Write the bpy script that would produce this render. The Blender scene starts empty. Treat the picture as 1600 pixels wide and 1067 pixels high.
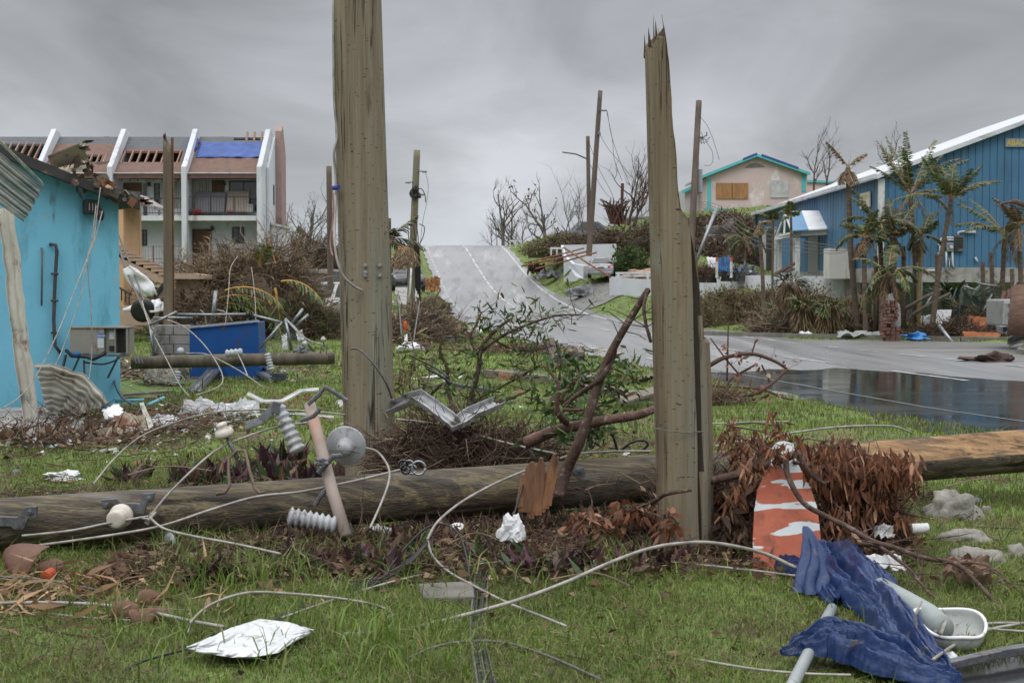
import bpy,math,random
import numpy as np
from mathutils import Vector,Matrix,noise
S=bpy.context.scene
COL=S.collection
R=math.radians
# camera, sky, sun, exposure
F=50/36*1600
HOR=450.0 # picture row of eye level
TILT=math.atan((533.5-HOR)/F)
EYE=Vector((0,0,1.7))
cam=bpy.data.cameras.new('camera');cam.lens=50;cam.sensor_width=36
cam.clip_start=0.1;cam.clip_end=3000
camo=bpy.data.objects.new('camera',cam);COL.objects.link(camo)
camo.location=EYE;camo.rotation_euler=(math.pi/2-TILT,0,0)
S.camera=camo
cam.dof.use_dof=True;cam.dof.focus_distance=13.0;cam.dof.aperture_fstop=9.0
W=bpy.data.worlds.new('World');S.world=W;W.use_nodes=True
nt=W.node_tree;nt.nodes.clear()
def wn(t,**k):
    n=nt.nodes.new(t)
    for a,b in k.items():setattr(n,a,b)
    return n
wo=wn('ShaderNodeOutputWorld');bg=wn('ShaderNodeBackground')
sky=wn('ShaderNodeTexSky',sky_type='NISHITA',sun_disc=False)
sky.sun_elevation=R(50);sky.sun_rotation=R(200)
skd=wn('ShaderNodeMix',data_type='RGBA',blend_type='MULTIPLY');skd.inputs[0].default_value=1
nt.links.new(sky.outputs[0],skd.inputs[6]);skd.inputs[7].default_value=(.1,.1,.1,1)
tc=wn('ShaderNodeTexCoord');sep=wn('ShaderNodeSeparateXYZ')
nt.links.new(tc.outputs['Generated'],sep.inputs[0])
rp=wn('ShaderNodeValToRGB');e=rp.color_ramp.elements
e[0].position=0.0;e[0].color=(.50,.525,.57,1)
e[1].position=1.0;e[1].color=(2.3,2.33,2.36,1)
for p_,c_ in((.03,(.47,.495,.54)),(.09,(.41,.42,.445)),(.17,(.345,.352,.37)),(.25,(.36,.366,.38)),(.5,(1.35,1.37,1.4))):
    q=rp.color_ramp.elements.new(p_);q.color=(*c_,1)
nt.links.new(sep.outputs[2],rp.inputs[0])
mp=wn('ShaderNodeMapping');mp.inputs['Scale'].default_value=(1.0,1.0,2.1);mp.inputs['Location'].default_value=(3.1,.4,1.2)
nt.links.new(tc.outputs['Generated'],mp.inputs[0])
nz=wn('ShaderNodeTexNoise');nz.inputs['Scale'].default_value=5.0;nz.inputs['Detail'].default_value=5;nz.inputs['Roughness'].default_value=.52
nz.inputs['Distortion'].default_value=.6
nt.links.new(mp.outputs[0],nz.inputs['Vector'])
mr=wn('ShaderNodeMapRange');mr.inputs[1].default_value=.3;mr.inputs[2].default_value=.7;mr.inputs[3].default_value=.72;mr.inputs[4].default_value=1.26
nt.links.new(nz.outputs[0],mr.inputs[0])
mm=wn('ShaderNodeMix',data_type='RGBA',blend_type='MULTIPLY');mm.inputs[0].default_value=1
nt.links.new(rp.outputs[0],mm.inputs[6]);nt.links.new(mr.outputs[0],mm.inputs[7])
mx=wn('ShaderNodeMix',data_type='RGBA');mx.inputs[0].default_value=.06
nt.links.new(mm.outputs[2],mx.inputs[6]);nt.links.new(skd.outputs[2],mx.inputs[7])
dt=wn('ShaderNodeVectorMath',operation='DOT_PRODUCT');nt.links.new(tc.outputs['Generated'],dt.inputs[0]);dt.inputs[1].default_value=(.0,.975,.222)
m2=wn('ShaderNodeMapRange');m2.inputs[1].default_value=.965;m2.inputs[2].default_value=1.0;m2.inputs[3].default_value=1.0;m2.inputs[4].default_value=1.28;nt.links.new(dt.outputs['Value'],m2.inputs[0])
m3=wn('ShaderNodeMix',data_type='RGBA',blend_type='MULTIPLY');m3.inputs[0].default_value=1;nt.links.new(mx.outputs[2],m3.inputs[6]);nt.links.new(m2.outputs[0],m3.inputs[7]);nt.links.new(m3.outputs[2],bg.inputs[0]);bg.inputs[1].default_value=1.0
nt.links.new(bg.outputs[0],wo.inputs[0])
sl=bpy.data.lights.new('sun','SUN');sl.energy=0.7;sl.angle=R(25);sl.color=(1,.97,.93)
so=bpy.data.objects.new('sun',sl);COL.objects.link(so)
so.rotation_euler=(R(40),0,R(-20))
S.view_settings.view_transform='Standard';S.view_settings.look='None'
S.view_settings.exposure=0.1;S.view_settings.gamma=1
S.render.engine='CYCLES'
S.cycles.max_bounces=6;S.cycles.diffuse_bounces=2;S.cycles.transparent_max_bounces=8
RX,RY=1024,682
S.render.resolution_x=RX;S.render.resolution_y=RY
# pixel -> world helpers
ca,sa=math.cos(TILT),math.sin(TILT)
def ray(px,py):
    dx=(px-800)/F;dy=(533.5-py)/F
    return Vector((dx,ca+dy*sa,dy*ca-sa))
def P(px,py,Y):
    r=ray(px,py);return EYE+r*(Y/r.y)
def G(px,py,z=0.0):
    r=ray(px,py);return EYE+r*((z-EYE.z)/r.z)
def V3(*a):return Vector(a)
# terrain
ZR=([-50,76,82,88,95,103,112,122,129,133,137,141,148,165,200,300,900],
      [0,0,.22,.5,.92,1.5,2.35,3.85,4.95,5.5,5.8,5.85,5.6,4.4,1,-8,-40])
def zroad(y):return np.interp(y,*ZR)
CL=([-60,0,8,14,20,27,33,44,61,75,82,95,112,133,155,200,900],
      [30,17,13.6,11.2,9.4,8.15,7.05,5.1,3.4,1.7,.7,-.6,-2.1,-4.4,-6.8,-12,-90])
def xroad(y):return np.interp(y,*CL)
TX=[-400,-60,-25,-15,-10,-6,-2,2,5,8,12,20,35,400]
TY=[-60,42,48,56,63,68,80,90,100,110,122,135,170,400,900]
TZ=np.array([
 [0]*14,[0]*14,
 [.3,.3,.3,.2,0,0,0,0,0,0,0,0,0,0],
 [1.2,1.2,1.2,1.0,.2,0,0,0,0,.02,.05,.05,.05,0],
 [2.2,2.2,2.2,2.0,.6,0,0,0,0,.25,.3,.35,.4,.4],
 [2.3,2.3,2.3,2.1,1.5,.3,0,0,.05,.4,2.1,2.25,2.3,2.3],
 [2.5,2.5,2.5,2.3,1.6,.5,.1,.1,.25,.95,2.3,2.3,2.3,2.3],
 [3,3,3,2.8,2.0,.9,.4,.5,1.15,1.5,3.6,2.4,2.4,2.4],
 [3.6,3.6,3.6,3.4,3.0,1.6,1.2,1.3,2.2,2.5,5.4,5.6,5.6,5.6],
 [5,5,5,4.4,3.8,2.8,2.2,2.9,4.2,5.4,7.4,8,8,8],
 [6,6,5,4.8,4.4,4.2,3.8,5.0,6.3,6.9,7.6,8,8,8],
 [6,6,5.8,5.6,5.6,5.6,5.6,6.2,6.9,7.0,7.6,8,8,8],
 [4,4,4,4,4,4,4,4,4,4,4,4,4,4],
 [-15]*14,[-50]*14],dtype=float)
def _bil(x,y):
    x=np.clip(x,TX[0],TX[-1]);y=np.clip(y,TY[0],TY[-1])
    i=np.clip(np.searchsorted(TX,x)-1,0,len(TX)-2);j=np.clip(np.searchsorted(TY,y)-1,0,len(TY)-2)
    tx=np.array(TX,float);ty=np.array(TY,float)
    a=(x-tx[i])/(tx[i+1]-tx[i]);b=(y-ty[j])/(ty[j+1]-ty[j])
    a=a*a*(3-2*a)*.5+a*.5;b=b*b*(3-2*b)*.5+b*.5
    return TZ[j,i]*(1-a)*(1-b)+TZ[j,i+1]*a*(1-b)+TZ[j+1,i]*(1-a)*b+TZ[j+1,i+1]*a*b
def sst(x,a,b):
    t=np.clip((x-a)/(b-a),0,1);return t*t*(3-2*t)
def in_poly(x,y,poly):
    x=np.asarray(x,float);y=np.asarray(y,float);c=np.zeros(x.shape,bool);n=len(poly)
    for i in range(n):
        x1,y1=poly[i];x2,y2=poly[(i+1)%n]
        if y1==y2:continue
        k=((y1>y)!=(y2>y))&(x<(x2-x1)*(y-y1)/(y2-y1)+x1)
        c^=k
    return c
APRON=[(7.6,47.5),(12,46),(14.5,44.5),(40,44.5),(40,30),(9,26),(8.0,33),(6.3,44)]
POOL=[(1.84,6.2),(2.03,6.38),(2.32,6.57),(3.2,6.95),(6,7.45),(6,4.7),(1.5,4.7),(1.66,5.6)]
def gz(x,y,corridor=True):
    x=np.asarray(x,float);y=np.asarray(y,float)
    t=_bil(x,y)
    u=np.abs(x-xroad(y))
    k=1-sst(u,4.3,6.5)
    z=t*(1-k)+zroad(y)*k
    near=1-sst(y,20,45)
    bump=.035*np.sin(x*1.7+1.3*np.sin(y*.9))*np.cos(y*1.3+.7*x)+.02*np.sin(x*4.1+y*2.3)*np.sin(y*3.7)
    z=z+bump*sst(u,5.2,6.2)
    if corridor:
        z=z-.07*(1-sst(u,4.45,4.6))-.07*in_poly(x,y,APRON)
    z=np.where(in_poly(x,y,POOL),-.035,z)
    return z
def gh(x,y):return float(gz(np.array([x]),np.array([y]))[0])
def on(px,Y,dz=0.0):
    """point on the ground seen in picture column px at distance Y"""
    x=(px-800)/F*Y;return Vector((x,Y,gh(x,Y)+dz))
# materials
MC={}
def ramp(nt,stops,interp='LINEAR'):
    r=nt.nodes.new('ShaderNodeValToRGB');r.color_ramp.interpolation=interp
    el=r.color_ramp.elements
    while len(el)>1:el.remove(el[-1])
    el[0].position=stops[0][0];el[0].color=(*stops[0][1],1)
    for p,c in stops[1:]:
        q=el.new(p);q.color=(*c,1)
    return r
def noi(nt,vec,scale,detail=6,rough=.6,dist=0):
    n=nt.nodes.new('ShaderNodeTexNoise');n.inputs['Scale'].default_value=scale
    n.inputs['Detail'].default_value=detail;n.inputs['Roughness'].default_value=rough;n.inputs['Distortion'].default_value=dist
    nt.links.new(vec,n.inputs['Vector']);return n
def mat(name,c1,c2=None,scale=4,rough=.75,stretch=(1,1,1),bump=.25,bs=None,metal=0,spec=.4,dirt=None,dist=0.0,
        detail=6,rough2=None,stops=None,coat=0,alpha=None,island=None,trans=0,lo=.3,hi=.7):
    if name in MC:return MC[name]
    m=bpy.data.materials.new(name);m.use_nodes=True;t=m.node_tree
    b=t.nodes['Principled BSDF'];tc=t.nodes.new('ShaderNodeTexCoord');mp=t.nodes.new('ShaderNodeMapping')
    mp.inputs['Scale'].default_value=stretch;t.links.new(tc.outputs['Object'],mp.inputs[0]);vec=mp.outputs[0]
    b.inputs['Roughness'].default_value=rough;b.inputs['Metallic'].default_value=metal
    b.inputs['Specular IOR Level'].default_value=spec;b.inputs['Coat Weight'].default_value=coat
    if island:
        g=t.nodes.new('ShaderNodeNewGeometry')
        r=ramp(t,island);t.links.new(g.outputs['Random Per Island'],r.inputs[0]);out=r.outputs[0]
        n2=noi(t,tc.outputs['Object'],scale,3)
        hs=t.nodes.new('ShaderNodeHueSaturation');mrr=t.nodes.new('ShaderNodeMapRange')
        mrr.inputs[1].default_value=.3;mrr.inputs[2].default_value=.7;mrr.inputs[3].default_value=.7;mrr.inputs[4].default_value=1.3
        t.links.new(n2.outputs[0],mrr.inputs[0]);t.links.new(mrr.outputs[0],hs.inputs['Value']);t.links.new(out,hs.inputs['Color']);out=hs.outputs[0]
    else:
        n=noi(t,vec,scale,detail,.62,dist)
        if not stops:
            c2=c2 or tuple(x*.72 for x in c1);stops=[(lo,c2),(hi,c1)]
        r=ramp(t,stops);t.links.new(n.outputs[0],r.inputs[0]);out=r.outputs[0]
        if dirt:
            for dc,amt,dsc,dstr in(dirt if isinstance(dirt,list)else[dirt]):
                mp2=t.nodes.new('ShaderNodeMapping');mp2.inputs['Scale'].default_value=dstr;mp2.inputs['Location'].default_value=(3.3+amt*9,1.7,5.1)
                t.links.new(tc.outputs['Object'],mp2.inputs[0])
                n3=noi(t,mp2.outputs[0],dsc,8,.68)
                rr=ramp(t,[(max(0,.62-amt*.3),(0,0,0)),(min(1,.70-amt*.18),(1,1,1))]);t.links.new(n3.outputs[0],rr.inputs[0])
                x=t.nodes.new('ShaderNodeMix');x.data_type='RGBA';t.links.new(rr.outputs[0],x.inputs[0])
                t.links.new(out,x.inputs[6]);x.inputs[7].default_value=(*dc,1);out=x.outputs[2]
        if rough2 is not None:
            n4=noi(t,vec,scale*.6,5);mr=t.nodes.new('ShaderNodeMapRange');mr.inputs[1].default_value=.35;mr.inputs[2].default_value=.65
            mr.inputs[3].default_value=rough;mr.inputs[4].default_value=rough2
            t.links.new(n4.outputs[0],mr.inputs[0]);t.links.new(mr.outputs[0],b.inputs['Roughness'])
    t.links.new(out,b.inputs['Base Color'])
    if trans:
        b.inputs['Subsurface Weight'].default_value=0
        tr=t.nodes.new('ShaderNodeBsdfTranslucent');t.links.new(out,tr.inputs[0])
        ms=t.nodes.new('ShaderNodeMixShader');ms.inputs[0].default_value=trans
        t.links.new(b.outputs[0],ms.inputs[1]);t.links.new(tr.outputs[0],ms.inputs[2])
        t.links.new(ms.outputs[0],t.nodes['Material Output'].inputs[0])
    if bump and not island:
        nb=noi(t,vec,bs or scale*4,6);bp=t.nodes.new('ShaderNodeBump');bp.inputs['Strength'].default_value=bump;bp.inputs['Distance'].default_value=.02
        t.links.new(nb.outputs[0],bp.inputs['Height']);t.links.new(bp.outputs[0],b.inputs['Normal'])
    MC[name]=m;return m
white=mat('white_paint',(.66,.66,.66),(.48,.49,.50),1.3,.7,dirt=((.30,.28,.24),.25,1.6,(1,1,.35)),bump=.1)
whitew=mat('white_wall_paint',(.60,.62,.66),(.50,.52,.56),.6,.8,dirt=((.36,.35,.33),.22,.9,(1,1,.25)),bump=.1)
chalk=mat('chalky_white',(.72,.73,.74),(.52,.53,.55),6,.6,bump=.3,dirt=((.22,.17,.11),.15,5,(1,1,1)))
plastic=mat('white_plastic',(.74,.75,.77),(.6,.6,.6),7,.35,bump=.1,dirt=((.3,.25,.18),.1,9,(1,1,1)))
conc=mat('concrete',(.36,.35,.34),(.22,.21,.20),3,.8,bump=.4,bs=30,dirt=((.10,.09,.07),.3,2.2,(1,1,1)))
galv=mat('galvanised_steel',(.36,.38,.40),(.20,.21,.23),14,.42,metal=.7,bump=.15,dirt=((.12,.08,.05),.15,12,(1,1,1)))
galvd=mat('dark_steel',(.20,.21,.23),(.09,.095,.10),20,.5,metal=.6,bump=.2,dirt=((.11,.055,.03),.25,18,(1,1,1)))
rust=mat('rusty_steel',(.23,.10,.045),(.09,.035,.018),16,.85,bump=.5,dirt=((.30,.17,.09),.3,7,(1,1,1)))
black=mat('black_rubber',(.018,.018,.02),(.01,.01,.01),20,.45,bump=.1)
blackp=mat('black_paint',(.03,.03,.033),(.015,.015,.016),9,.45,bump=.1)
wire=mat('weathered_wire',(.42,.395,.36),(.17,.155,.14),9,.5,metal=.25,bump=.3,bs=160)
wired=mat('dull_wire',(.17,.16,.155),(.085,.08,.075),30,.5,metal=.3,bump=.3,bs=160)
glass=mat('dark_glass',(.025,.03,.035),(.015,.018,.02),2,.08,spec=.8,bump=0)
ply=mat('plywood',(.40,.22,.10),(.26,.13,.06),5,.8,stretch=(1,1,.25),bump=.2)
plyd=mat('wet_plywood',(.16,.085,.05),(.085,.05,.035),4,.75,stretch=(3,1,.4),bump=.2,dirt=((.05,.035,.03),.3,2,(1,1,1)))
raw=mat('raw_wood',(.42,.25,.12),(.22,.11,.05),9,.75,stretch=(1,1,.1),bump=.4,dirt=((.10,.05,.03),.3,6,(1,1,.1)))
timber=mat('grey_timber',(.20,.17,.135),(.09,.075,.06),8,.8,stretch=(1,1,.15),bump=.5)
rosewood=mat('red_brown_timber',(.22,.12,.10),(.12,.07,.06),5,.8,bump=.3)
bark=mat('bark',(.115,.070,.052),(.045,.028,.022),14,.85,stretch=(1,1,.6),bump=.8,bs=40,dirt=((.20,.15,.13),.25,22,(1,1,1)))
barkg=mat('grey_bark',(.17,.145,.12),(.07,.058,.05),5,.9,bump=.5)
palmb=mat('palm_bark',(.155,.115,.085),(.06,.042,.032),4,.9,stretch=(1,1,5),bump=.7,bs=9)
blue_tarp=mat('blue_tarp',(.012,.038,.135),(.006,.020,.078),5,.45,bump=.35,bs=30,spec=.4,dirt=[((.05,.07,.11),.22,6,(1,1,1)),((.10,.08,.06),.05,11,(1,1,1))])
blue_tarp2=mat('roof_tarp',(.035,.09,.32),(.022,.06,.22),1.4,.5,bump=.3,bs=4)
lgreen=mat('green_leaves',(.06,.12,.02),island=[(0,(.018,.04,.012)),(.35,(.035,.085,.02)),(.7,(.07,.14,.03)),(.93,(.14,.17,.05)),(1,(.20,.13,.05))],scale=3,rough=.45,trans=.25)
lbrown=mat('dead_leaves',(.2,.1,.05),island=[(0,(.035,.022,.015)),(.35,(.085,.048,.030)),(.65,(.15,.085,.050)),(.88,(.24,.15,.09)),(1,(.34,.25,.16))],scale=5,rough=.7,trans=.15)
lrust=mat('rusty_leaves',(.2,.1,.05),island=[(0,(.06,.026,.015)),(.35,(.15,.06,.032)),(.7,(.26,.11,.058)),(.9,(.34,.17,.10)),(1,(.42,.27,.18))],scale=9,rough=.55,trans=.25)
lpalm=mat('palm_leaves',(.1,.12,.03),island=[(0,(.03,.05,.018)),(.4,(.055,.10,.025)),(.72,(.10,.15,.04)),(.88,(.17,.14,.06)),(1,(.22,.16,.09))],scale=1.5,rough=.5,trans=.2)
ldry=mat('dry_fronds',(.1,.12,.03),island=[(0,(.07,.045,.028)),(.4,(.16,.105,.06)),(.75,(.27,.19,.11)),(.9,(.13,.13,.055)),(1,(.34,.27,.18))],scale=1.5,rough=.7,trans=.15)
twigm=mat('twigs',(.1,.07,.05),island=[(0,(.035,.022,.016)),(.5,(.085,.05,.034)),(.85,(.15,.095,.065)),(1,(.22,.16,.12))],scale=3,rough=.85)
twigl=mat('pale_twigs',(.1,.07,.05),island=[(0,(.07,.045,.03)),(.5,(.17,.115,.08)),(1,(.32,.25,.18))],scale=3,rough=.85)
# mesh builder
def rootloc(p):
    while p.parent:p=p.parent
    return p.location.copy()
def setp(o,label=None,cat=None,group=None,kind=None):
    if label:o['label']=label
    if cat:o['category']=cat
    if group:o['group']=group
    if kind:o['kind']=kind
    return o
def thing(name,label,cat,loc=(0,0,0),group=None):
    o=bpy.data.objects.new(name,None);COL.objects.link(o);o.location=loc;o.empty_display_size=.1
    return setp(o,label,cat,group)
class MB:
    def __init__(s):s.v=[];s.f=[];s.m=[]
    def add(s,vs,fs,mi=0):
        k=len(s.v);s.v.extend([tuple(p)for p in vs]);s.f.extend([tuple(i+k for i in f)for f in fs]);s.m.extend([mi]*len(fs));return s
    def box(s,c,d,rz=0,mi=0,rot=None):
        x,y,z=d[0]/2,d[1]/2,d[2]/2
        M=rot if rot is not None else Matrix.Rotation(rz,3,'Z')
        vs=[Vector(c)+M@Vector((a*x,b*y,e*z))for a in(-1,1)for b in(-1,1)for e in(-1,1)]
        return s.add(vs,[(0,1,3,2),(4,6,7,5),(0,4,5,1),(2,3,7,6),(0,2,6,4),(1,5,7,3)],mi)
    def beam(s,a,b,w,h,mi=0,up=(0,0,1)):
        a=Vector(a);b=Vector(b);d=b-a;L=d.length
        if L<1e-6:return s
        x=d.normalized();u=Vector(up)
        if abs(x.dot(u))>.97:u=Vector((1,0,0))
        y=u.cross(x).normalized();z=x.cross(y)
        M=Matrix((x,y,z)).transposed()
        return s.box((a+b)/2,(L,w,h),rot=M,mi=mi)
    def poly(s,pts,off,mi=0):
        n=len(pts);o=Vector(off);vs=[Vector(p)for p in pts]+[Vector(p)+o for p in pts]
        fs=[tuple(range(n)),tuple(range(2*n-1,n-1,-1))]+[(i,i+n,(i+1)%n+n,(i+1)%n)for i in range(n)]
        return s.add(vs,fs,mi)
    def tube(s,pts,r,n=8,mi=0,cap=True,wob=0,rnd=None):
        pts=[Vector(p)for p in pts];N=len(pts)
        rr=list(r)if hasattr(r,'__len__')else[r]*N
        if len(rr)!=N:rr=list(np.interp(np.linspace(0,1,N),np.linspace(0,1,len(rr)),rr))
        vs=[];pu=None
        for i,p in enumerate(pts):
            d=(pts[min(i+1,N-1)]-pts[max(i-1,0)])
            d=d.normalized()if d.length>1e-9 else Vector((0,0,1))
            if pu is None:
                pu=Vector((0,0,1))if abs(d.z)<.9 else Vector((1,0,0))
            u=(pu-d*pu.dot(d));u=u.normalized()if u.length>1e-6 else d.orthogonal().normalized()
            w=d.cross(u);pu=u
            for k in range(n):
                a=2*math.pi*k/n;q=rr[i]
                if wob:q*=1+wob*(noise.noise(Vector((p.x*3+k*1.7,p.y*3,p.z*2.2))))
                vs.append(p+(u*math.cos(a)+w*math.sin(a))*q)
        fs=[(i*n+k,i*n+(k+1)%n,(i+1)*n+(k+1)%n,(i+1)*n+k)for i in range(N-1)for k in range(n)]
        if cap:fs+=[tuple(range(n-1,-1,-1)),tuple(range((N-1)*n,N*n))]
        return s.add(vs,fs,mi)
    def lathe(s,base,axis,prof,n=20,mi=0):
        base=Vector(base);a=Vector(axis).normalized();u=a.orthogonal().normalized();w=a.cross(u);vs=[]
        for r,t in prof:
            for k in range(n):
                g=2*math.pi*k/n;vs.append(base+a*t+(u*math.cos(g)+w*math.sin(g))*max(r,1e-4))
        N=len(prof)
        fs=[(i*n+k,i*n+(k+1)%n,(i+1)*n+(k+1)%n,(i+1)*n+k)for i in range(N-1)for k in range(n)]
        fs+=[tuple(range(n-1,-1,-1)),tuple(range((N-1)*n,N*n))]
        return s.add(vs,fs,mi)
    def grid(s,fn,nu,nv,mi=0,thick=0):
        """fn(u,v)->point ; thick gives the sheet a second face"""
        vs=[Vector(fn(i/nu,j/nv))for i in range(nu+1)for j in range(nv+1)]
        q=lambda i,j:i*(nv+1)+j
        fs=[(q(i,j),q(i+1,j),q(i+1,j+1),q(i,j+1))for i in range(nu)for j in range(nv)]
        if not thick:return s.add(vs,fs,mi)
        ns=[Vector()for _ in vs]
        for f in fs:
            nn=(vs[f[1]]-vs[f[0]]).cross(vs[f[3]]-vs[f[0]])
            for i in f:ns[i]+=nn
        K=len(vs);vs2=vs+[v-n_.normalized()*thick if n_.length>1e-12 else v for v,n_ in zip(vs,ns)]
        fs2=fs+[tuple(K+i for i in reversed(f))for f in fs]
        for i in range(nu):
            fs2+=[(q(i,0),q(i,0)+K,q(i+1,0)+K,q(i+1,0)),(q(i+1,nv),q(i+1,nv)+K,q(i,nv)+K,q(i,nv))]
        for j in range(nv):
            fs2+=[(q(0,j+1),q(0,j+1)+K,q(0,j)+K,q(0,j)),(q(nu,j),q(nu,j)+K,q(nu,j+1)+K,q(nu,j+1))]
        return s.add(vs2,fs2,mi)
    def leaf(s,b,d,L,w,up=None,mi=0,droop=0):
        b=Vector(b);d=Vector(d).normalized();side=d.cross(up or Vector((random.uniform(-1,1),random.uniform(-1,1),random.uniform(-1,1))))
        side=side.normalized()if side.length>1e-5 else d.orthogonal()
        cu=side.cross(d)*random.uniform(-.22,.22)*L;p1=b+d*L*.3+cu*.6;p2=b+d*L*.7+cu-Vector((0,0,droop*L*.5));t=b+d*L+cu*.3+Vector((0,0,-droop*L));k=side*w/2
        return s.add([b,p1+k,p2+k*.75,t,p2-k*.75,p1-k],[(0,1,5),(1,2,4,5),(2,3,4)],mi)
    def build(s,name,mats,parent=None,smooth=False,bevel=0,loc=None):
        me=bpy.data.meshes.new(name)
        if parent is not None:L=rootloc(parent)
        elif loc is not None:L=Vector(loc)
        else:
            a=np.array(s.v);L=Vector((float((a[:,0].min()+a[:,0].max())/2),float((a[:,1].min()+a[:,1].max())/2),float(a[:,2].min())))
        a=np.array(s.v,dtype=float)-np.array(L)
        me.from_pydata(a.tolist(),[],s.f)
        if not isinstance(mats,(list,tuple)):mats=[mats]
        for m in mats:me.materials.append(m)
        if len(mats)>1:me.polygons.foreach_set('material_index',s.m)
        if smooth:me.polygons.foreach_set('use_smooth',[True]*len(me.polygons))
        me.update()
        o=bpy.data.objects.new(name,me);COL.objects.link(o)
        if parent is not None:o.parent=parent
        else:o.location=L
        if smooth=='auto':
            md=o.modifiers.new('n','EDGE_SPLIT');md.split_angle=R(38)
        if bevel:
            b=o.modifiers.new('bevel','BEVEL');b.width=bevel;b.segments=2;b.limit_method='ANGLE'
        return o
    def top(s,name,mats,label,cat,group=None,**k):
        return setp(s.build(name,mats,**k),label,cat,group)
def struct(mb,name,mats,**k):return setp(mb.build(name,mats,**k),kind='structure')
def npmesh(name,V,loops,starts,mats,midx=None,parent=None,loc=(0,0,0),smooth=False):
    me=bpy.data.meshes.new(name);L=rootloc(parent)if parent is not None else Vector(loc)
    V=np.asarray(V,np.float32)-np.array(L,np.float32)
    me.vertices.add(len(V));me.vertices.foreach_set('co',V.ravel())
    me.loops.add(len(loops));me.loops.foreach_set('vertex_index',np.asarray(loops,np.int32))
    me.polygons.add(len(starts));me.polygons.foreach_set('loop_start',np.asarray(starts,np.int32))
    for m in(mats if isinstance(mats,(list,tuple))else[mats]):me.materials.append(m)
    if midx is not None:me.polygons.foreach_set('material_index',np.asarray(midx,np.int32))
    if smooth:me.polygons.foreach_set('use_smooth',np.ones(len(starts),bool))
    me.update(calc_edges=True);me.validate()
    o=bpy.data.objects.new(name,me);COL.objects.link(o)
    if parent is not None:o.parent=parent
    else:o.location=L
    return o
def blades(B,H,Wd,rs,lean=.5):
    """curved grass blades: base points (n,3), heights, widths"""
    n=len(B);a=rs.uniform(0,2*np.pi,n);l=lean*rs.uniform(.2,1.6,n)*H;b=rs.uniform(0,2*np.pi,n)
    d=np.stack([np.cos(a),np.sin(a),np.zeros(n)],1);s=np.stack([np.cos(b),np.sin(b),np.zeros(n)],1)*(Wd/2)[:,None]
    up=np.array([0,0,1.0]);Z=H[:,None]*up
    mid=B+d*(l*.3)[:,None]+Z*.58;tip=B+d*l[:,None]+Z*(1-.25*np.minimum(1.6,l/H))[:,None]
    V=np.stack([B-s,B+s,mid+s*.8,mid-s*.8,tip],1).reshape(-1,3)
    k=np.arange(n)[:,None]*5
    loops=(k+np.array([0,1,2,3,3,2,4])).ravel();st=(np.arange(n)[:,None]*7+np.array([0,4])).ravel()
    return V,loops,st
def quads(B,D,L,Wd,rs):
    """loose leaves: diamond per base point, direction D"""
    n=len(B);D=D/np.linalg.norm(D,axis=1)[:,None];r=rs.normal(size=(n,3));s=np.cross(D,r);s/=np.linalg.norm(s,axis=1)[:,None]+1e-9
    mid=B+D*(L*.45)[:,None];cup=np.cross(s,D)*(L*.12)[:,None]
    V=np.stack([B,mid+s*(Wd/2)[:,None]+cup,B+D*L[:,None],mid-s*(Wd/2)[:,None]+cup],1).reshape(-1,3)
    return V,np.arange(n*4),np.arange(n)*4
def sticks(A,B,r0,rs,bend=.15):
    """thin three sided twigs from A to B with one bend"""
    n=len(A);M=(A+B)/2+rs.normal(size=(n,3))*(np.linalg.norm(B-A,axis=1)*bend)[:,None]
    D=B-A;r=rs.normal(size=(n,3));u=np.cross(D,r);u/=np.linalg.norm(u,axis=1)[:,None]+1e-9;w=np.cross(D,u);w/=np.linalg.norm(w,axis=1)[:,None]+1e-9
    rings=[]
    for c,q in((A,1.),(M,.8),(B,.35)):
        for g in(0,2.094,4.189):rings.append(c+(u*math.cos(g)+w*math.sin(g))*(r0*q)[:,None])
    V=np.stack(rings,1).reshape(-1,3);f=[]
    for i in(0,3):
        for k in range(3):f+=[i+k,i+(k+1)%3,i+3+(k+1)%3,i+3+k]
    k=np.arange(n)[:,None]*9
    return V,(k+np.array(f)).ravel(),np.arange(n*6)*4
def merge(parts):
    """parts: list of (V,loops,starts,mat index)"""
    V=[];L=[];St=[];M=[];v0=0;l0=0
    for v,l,s,m in parts:
        V.append(v);L.append(np.asarray(l)+v0);St.append(np.asarray(s)+l0);M.append(np.full(len(s),m));v0+=len(v);l0+=len(l)
    return np.concatenate(V),np.concatenate(L),np.concatenate(St),np.concatenate(M)
def text(body,size,mt,parent,M4,name='lettering',depth=.004,sx=1.0):
    cu=bpy.data.curves.new(name,'FONT');cu.body=body;cu.size=size;cu.extrude=depth;cu.offset=size*.012
    to=bpy.data.objects.new('tmp',cu);COL.objects.link(to)
    me=bpy.data.meshes.new_from_object(to);bpy.data.objects.remove(to)
    me.transform(Matrix.Diagonal((sx,1,1,1)));me.transform(M4);me.transform(Matrix.Translation(-rootloc(parent)))
    me.materials.clear();me.materials.append(mt)
    o=bpy.data.objects.new(name,me);COL.objects.link(o);o.parent=parent;return o
rng=np.random.RandomState(7);random.seed(11)
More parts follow.
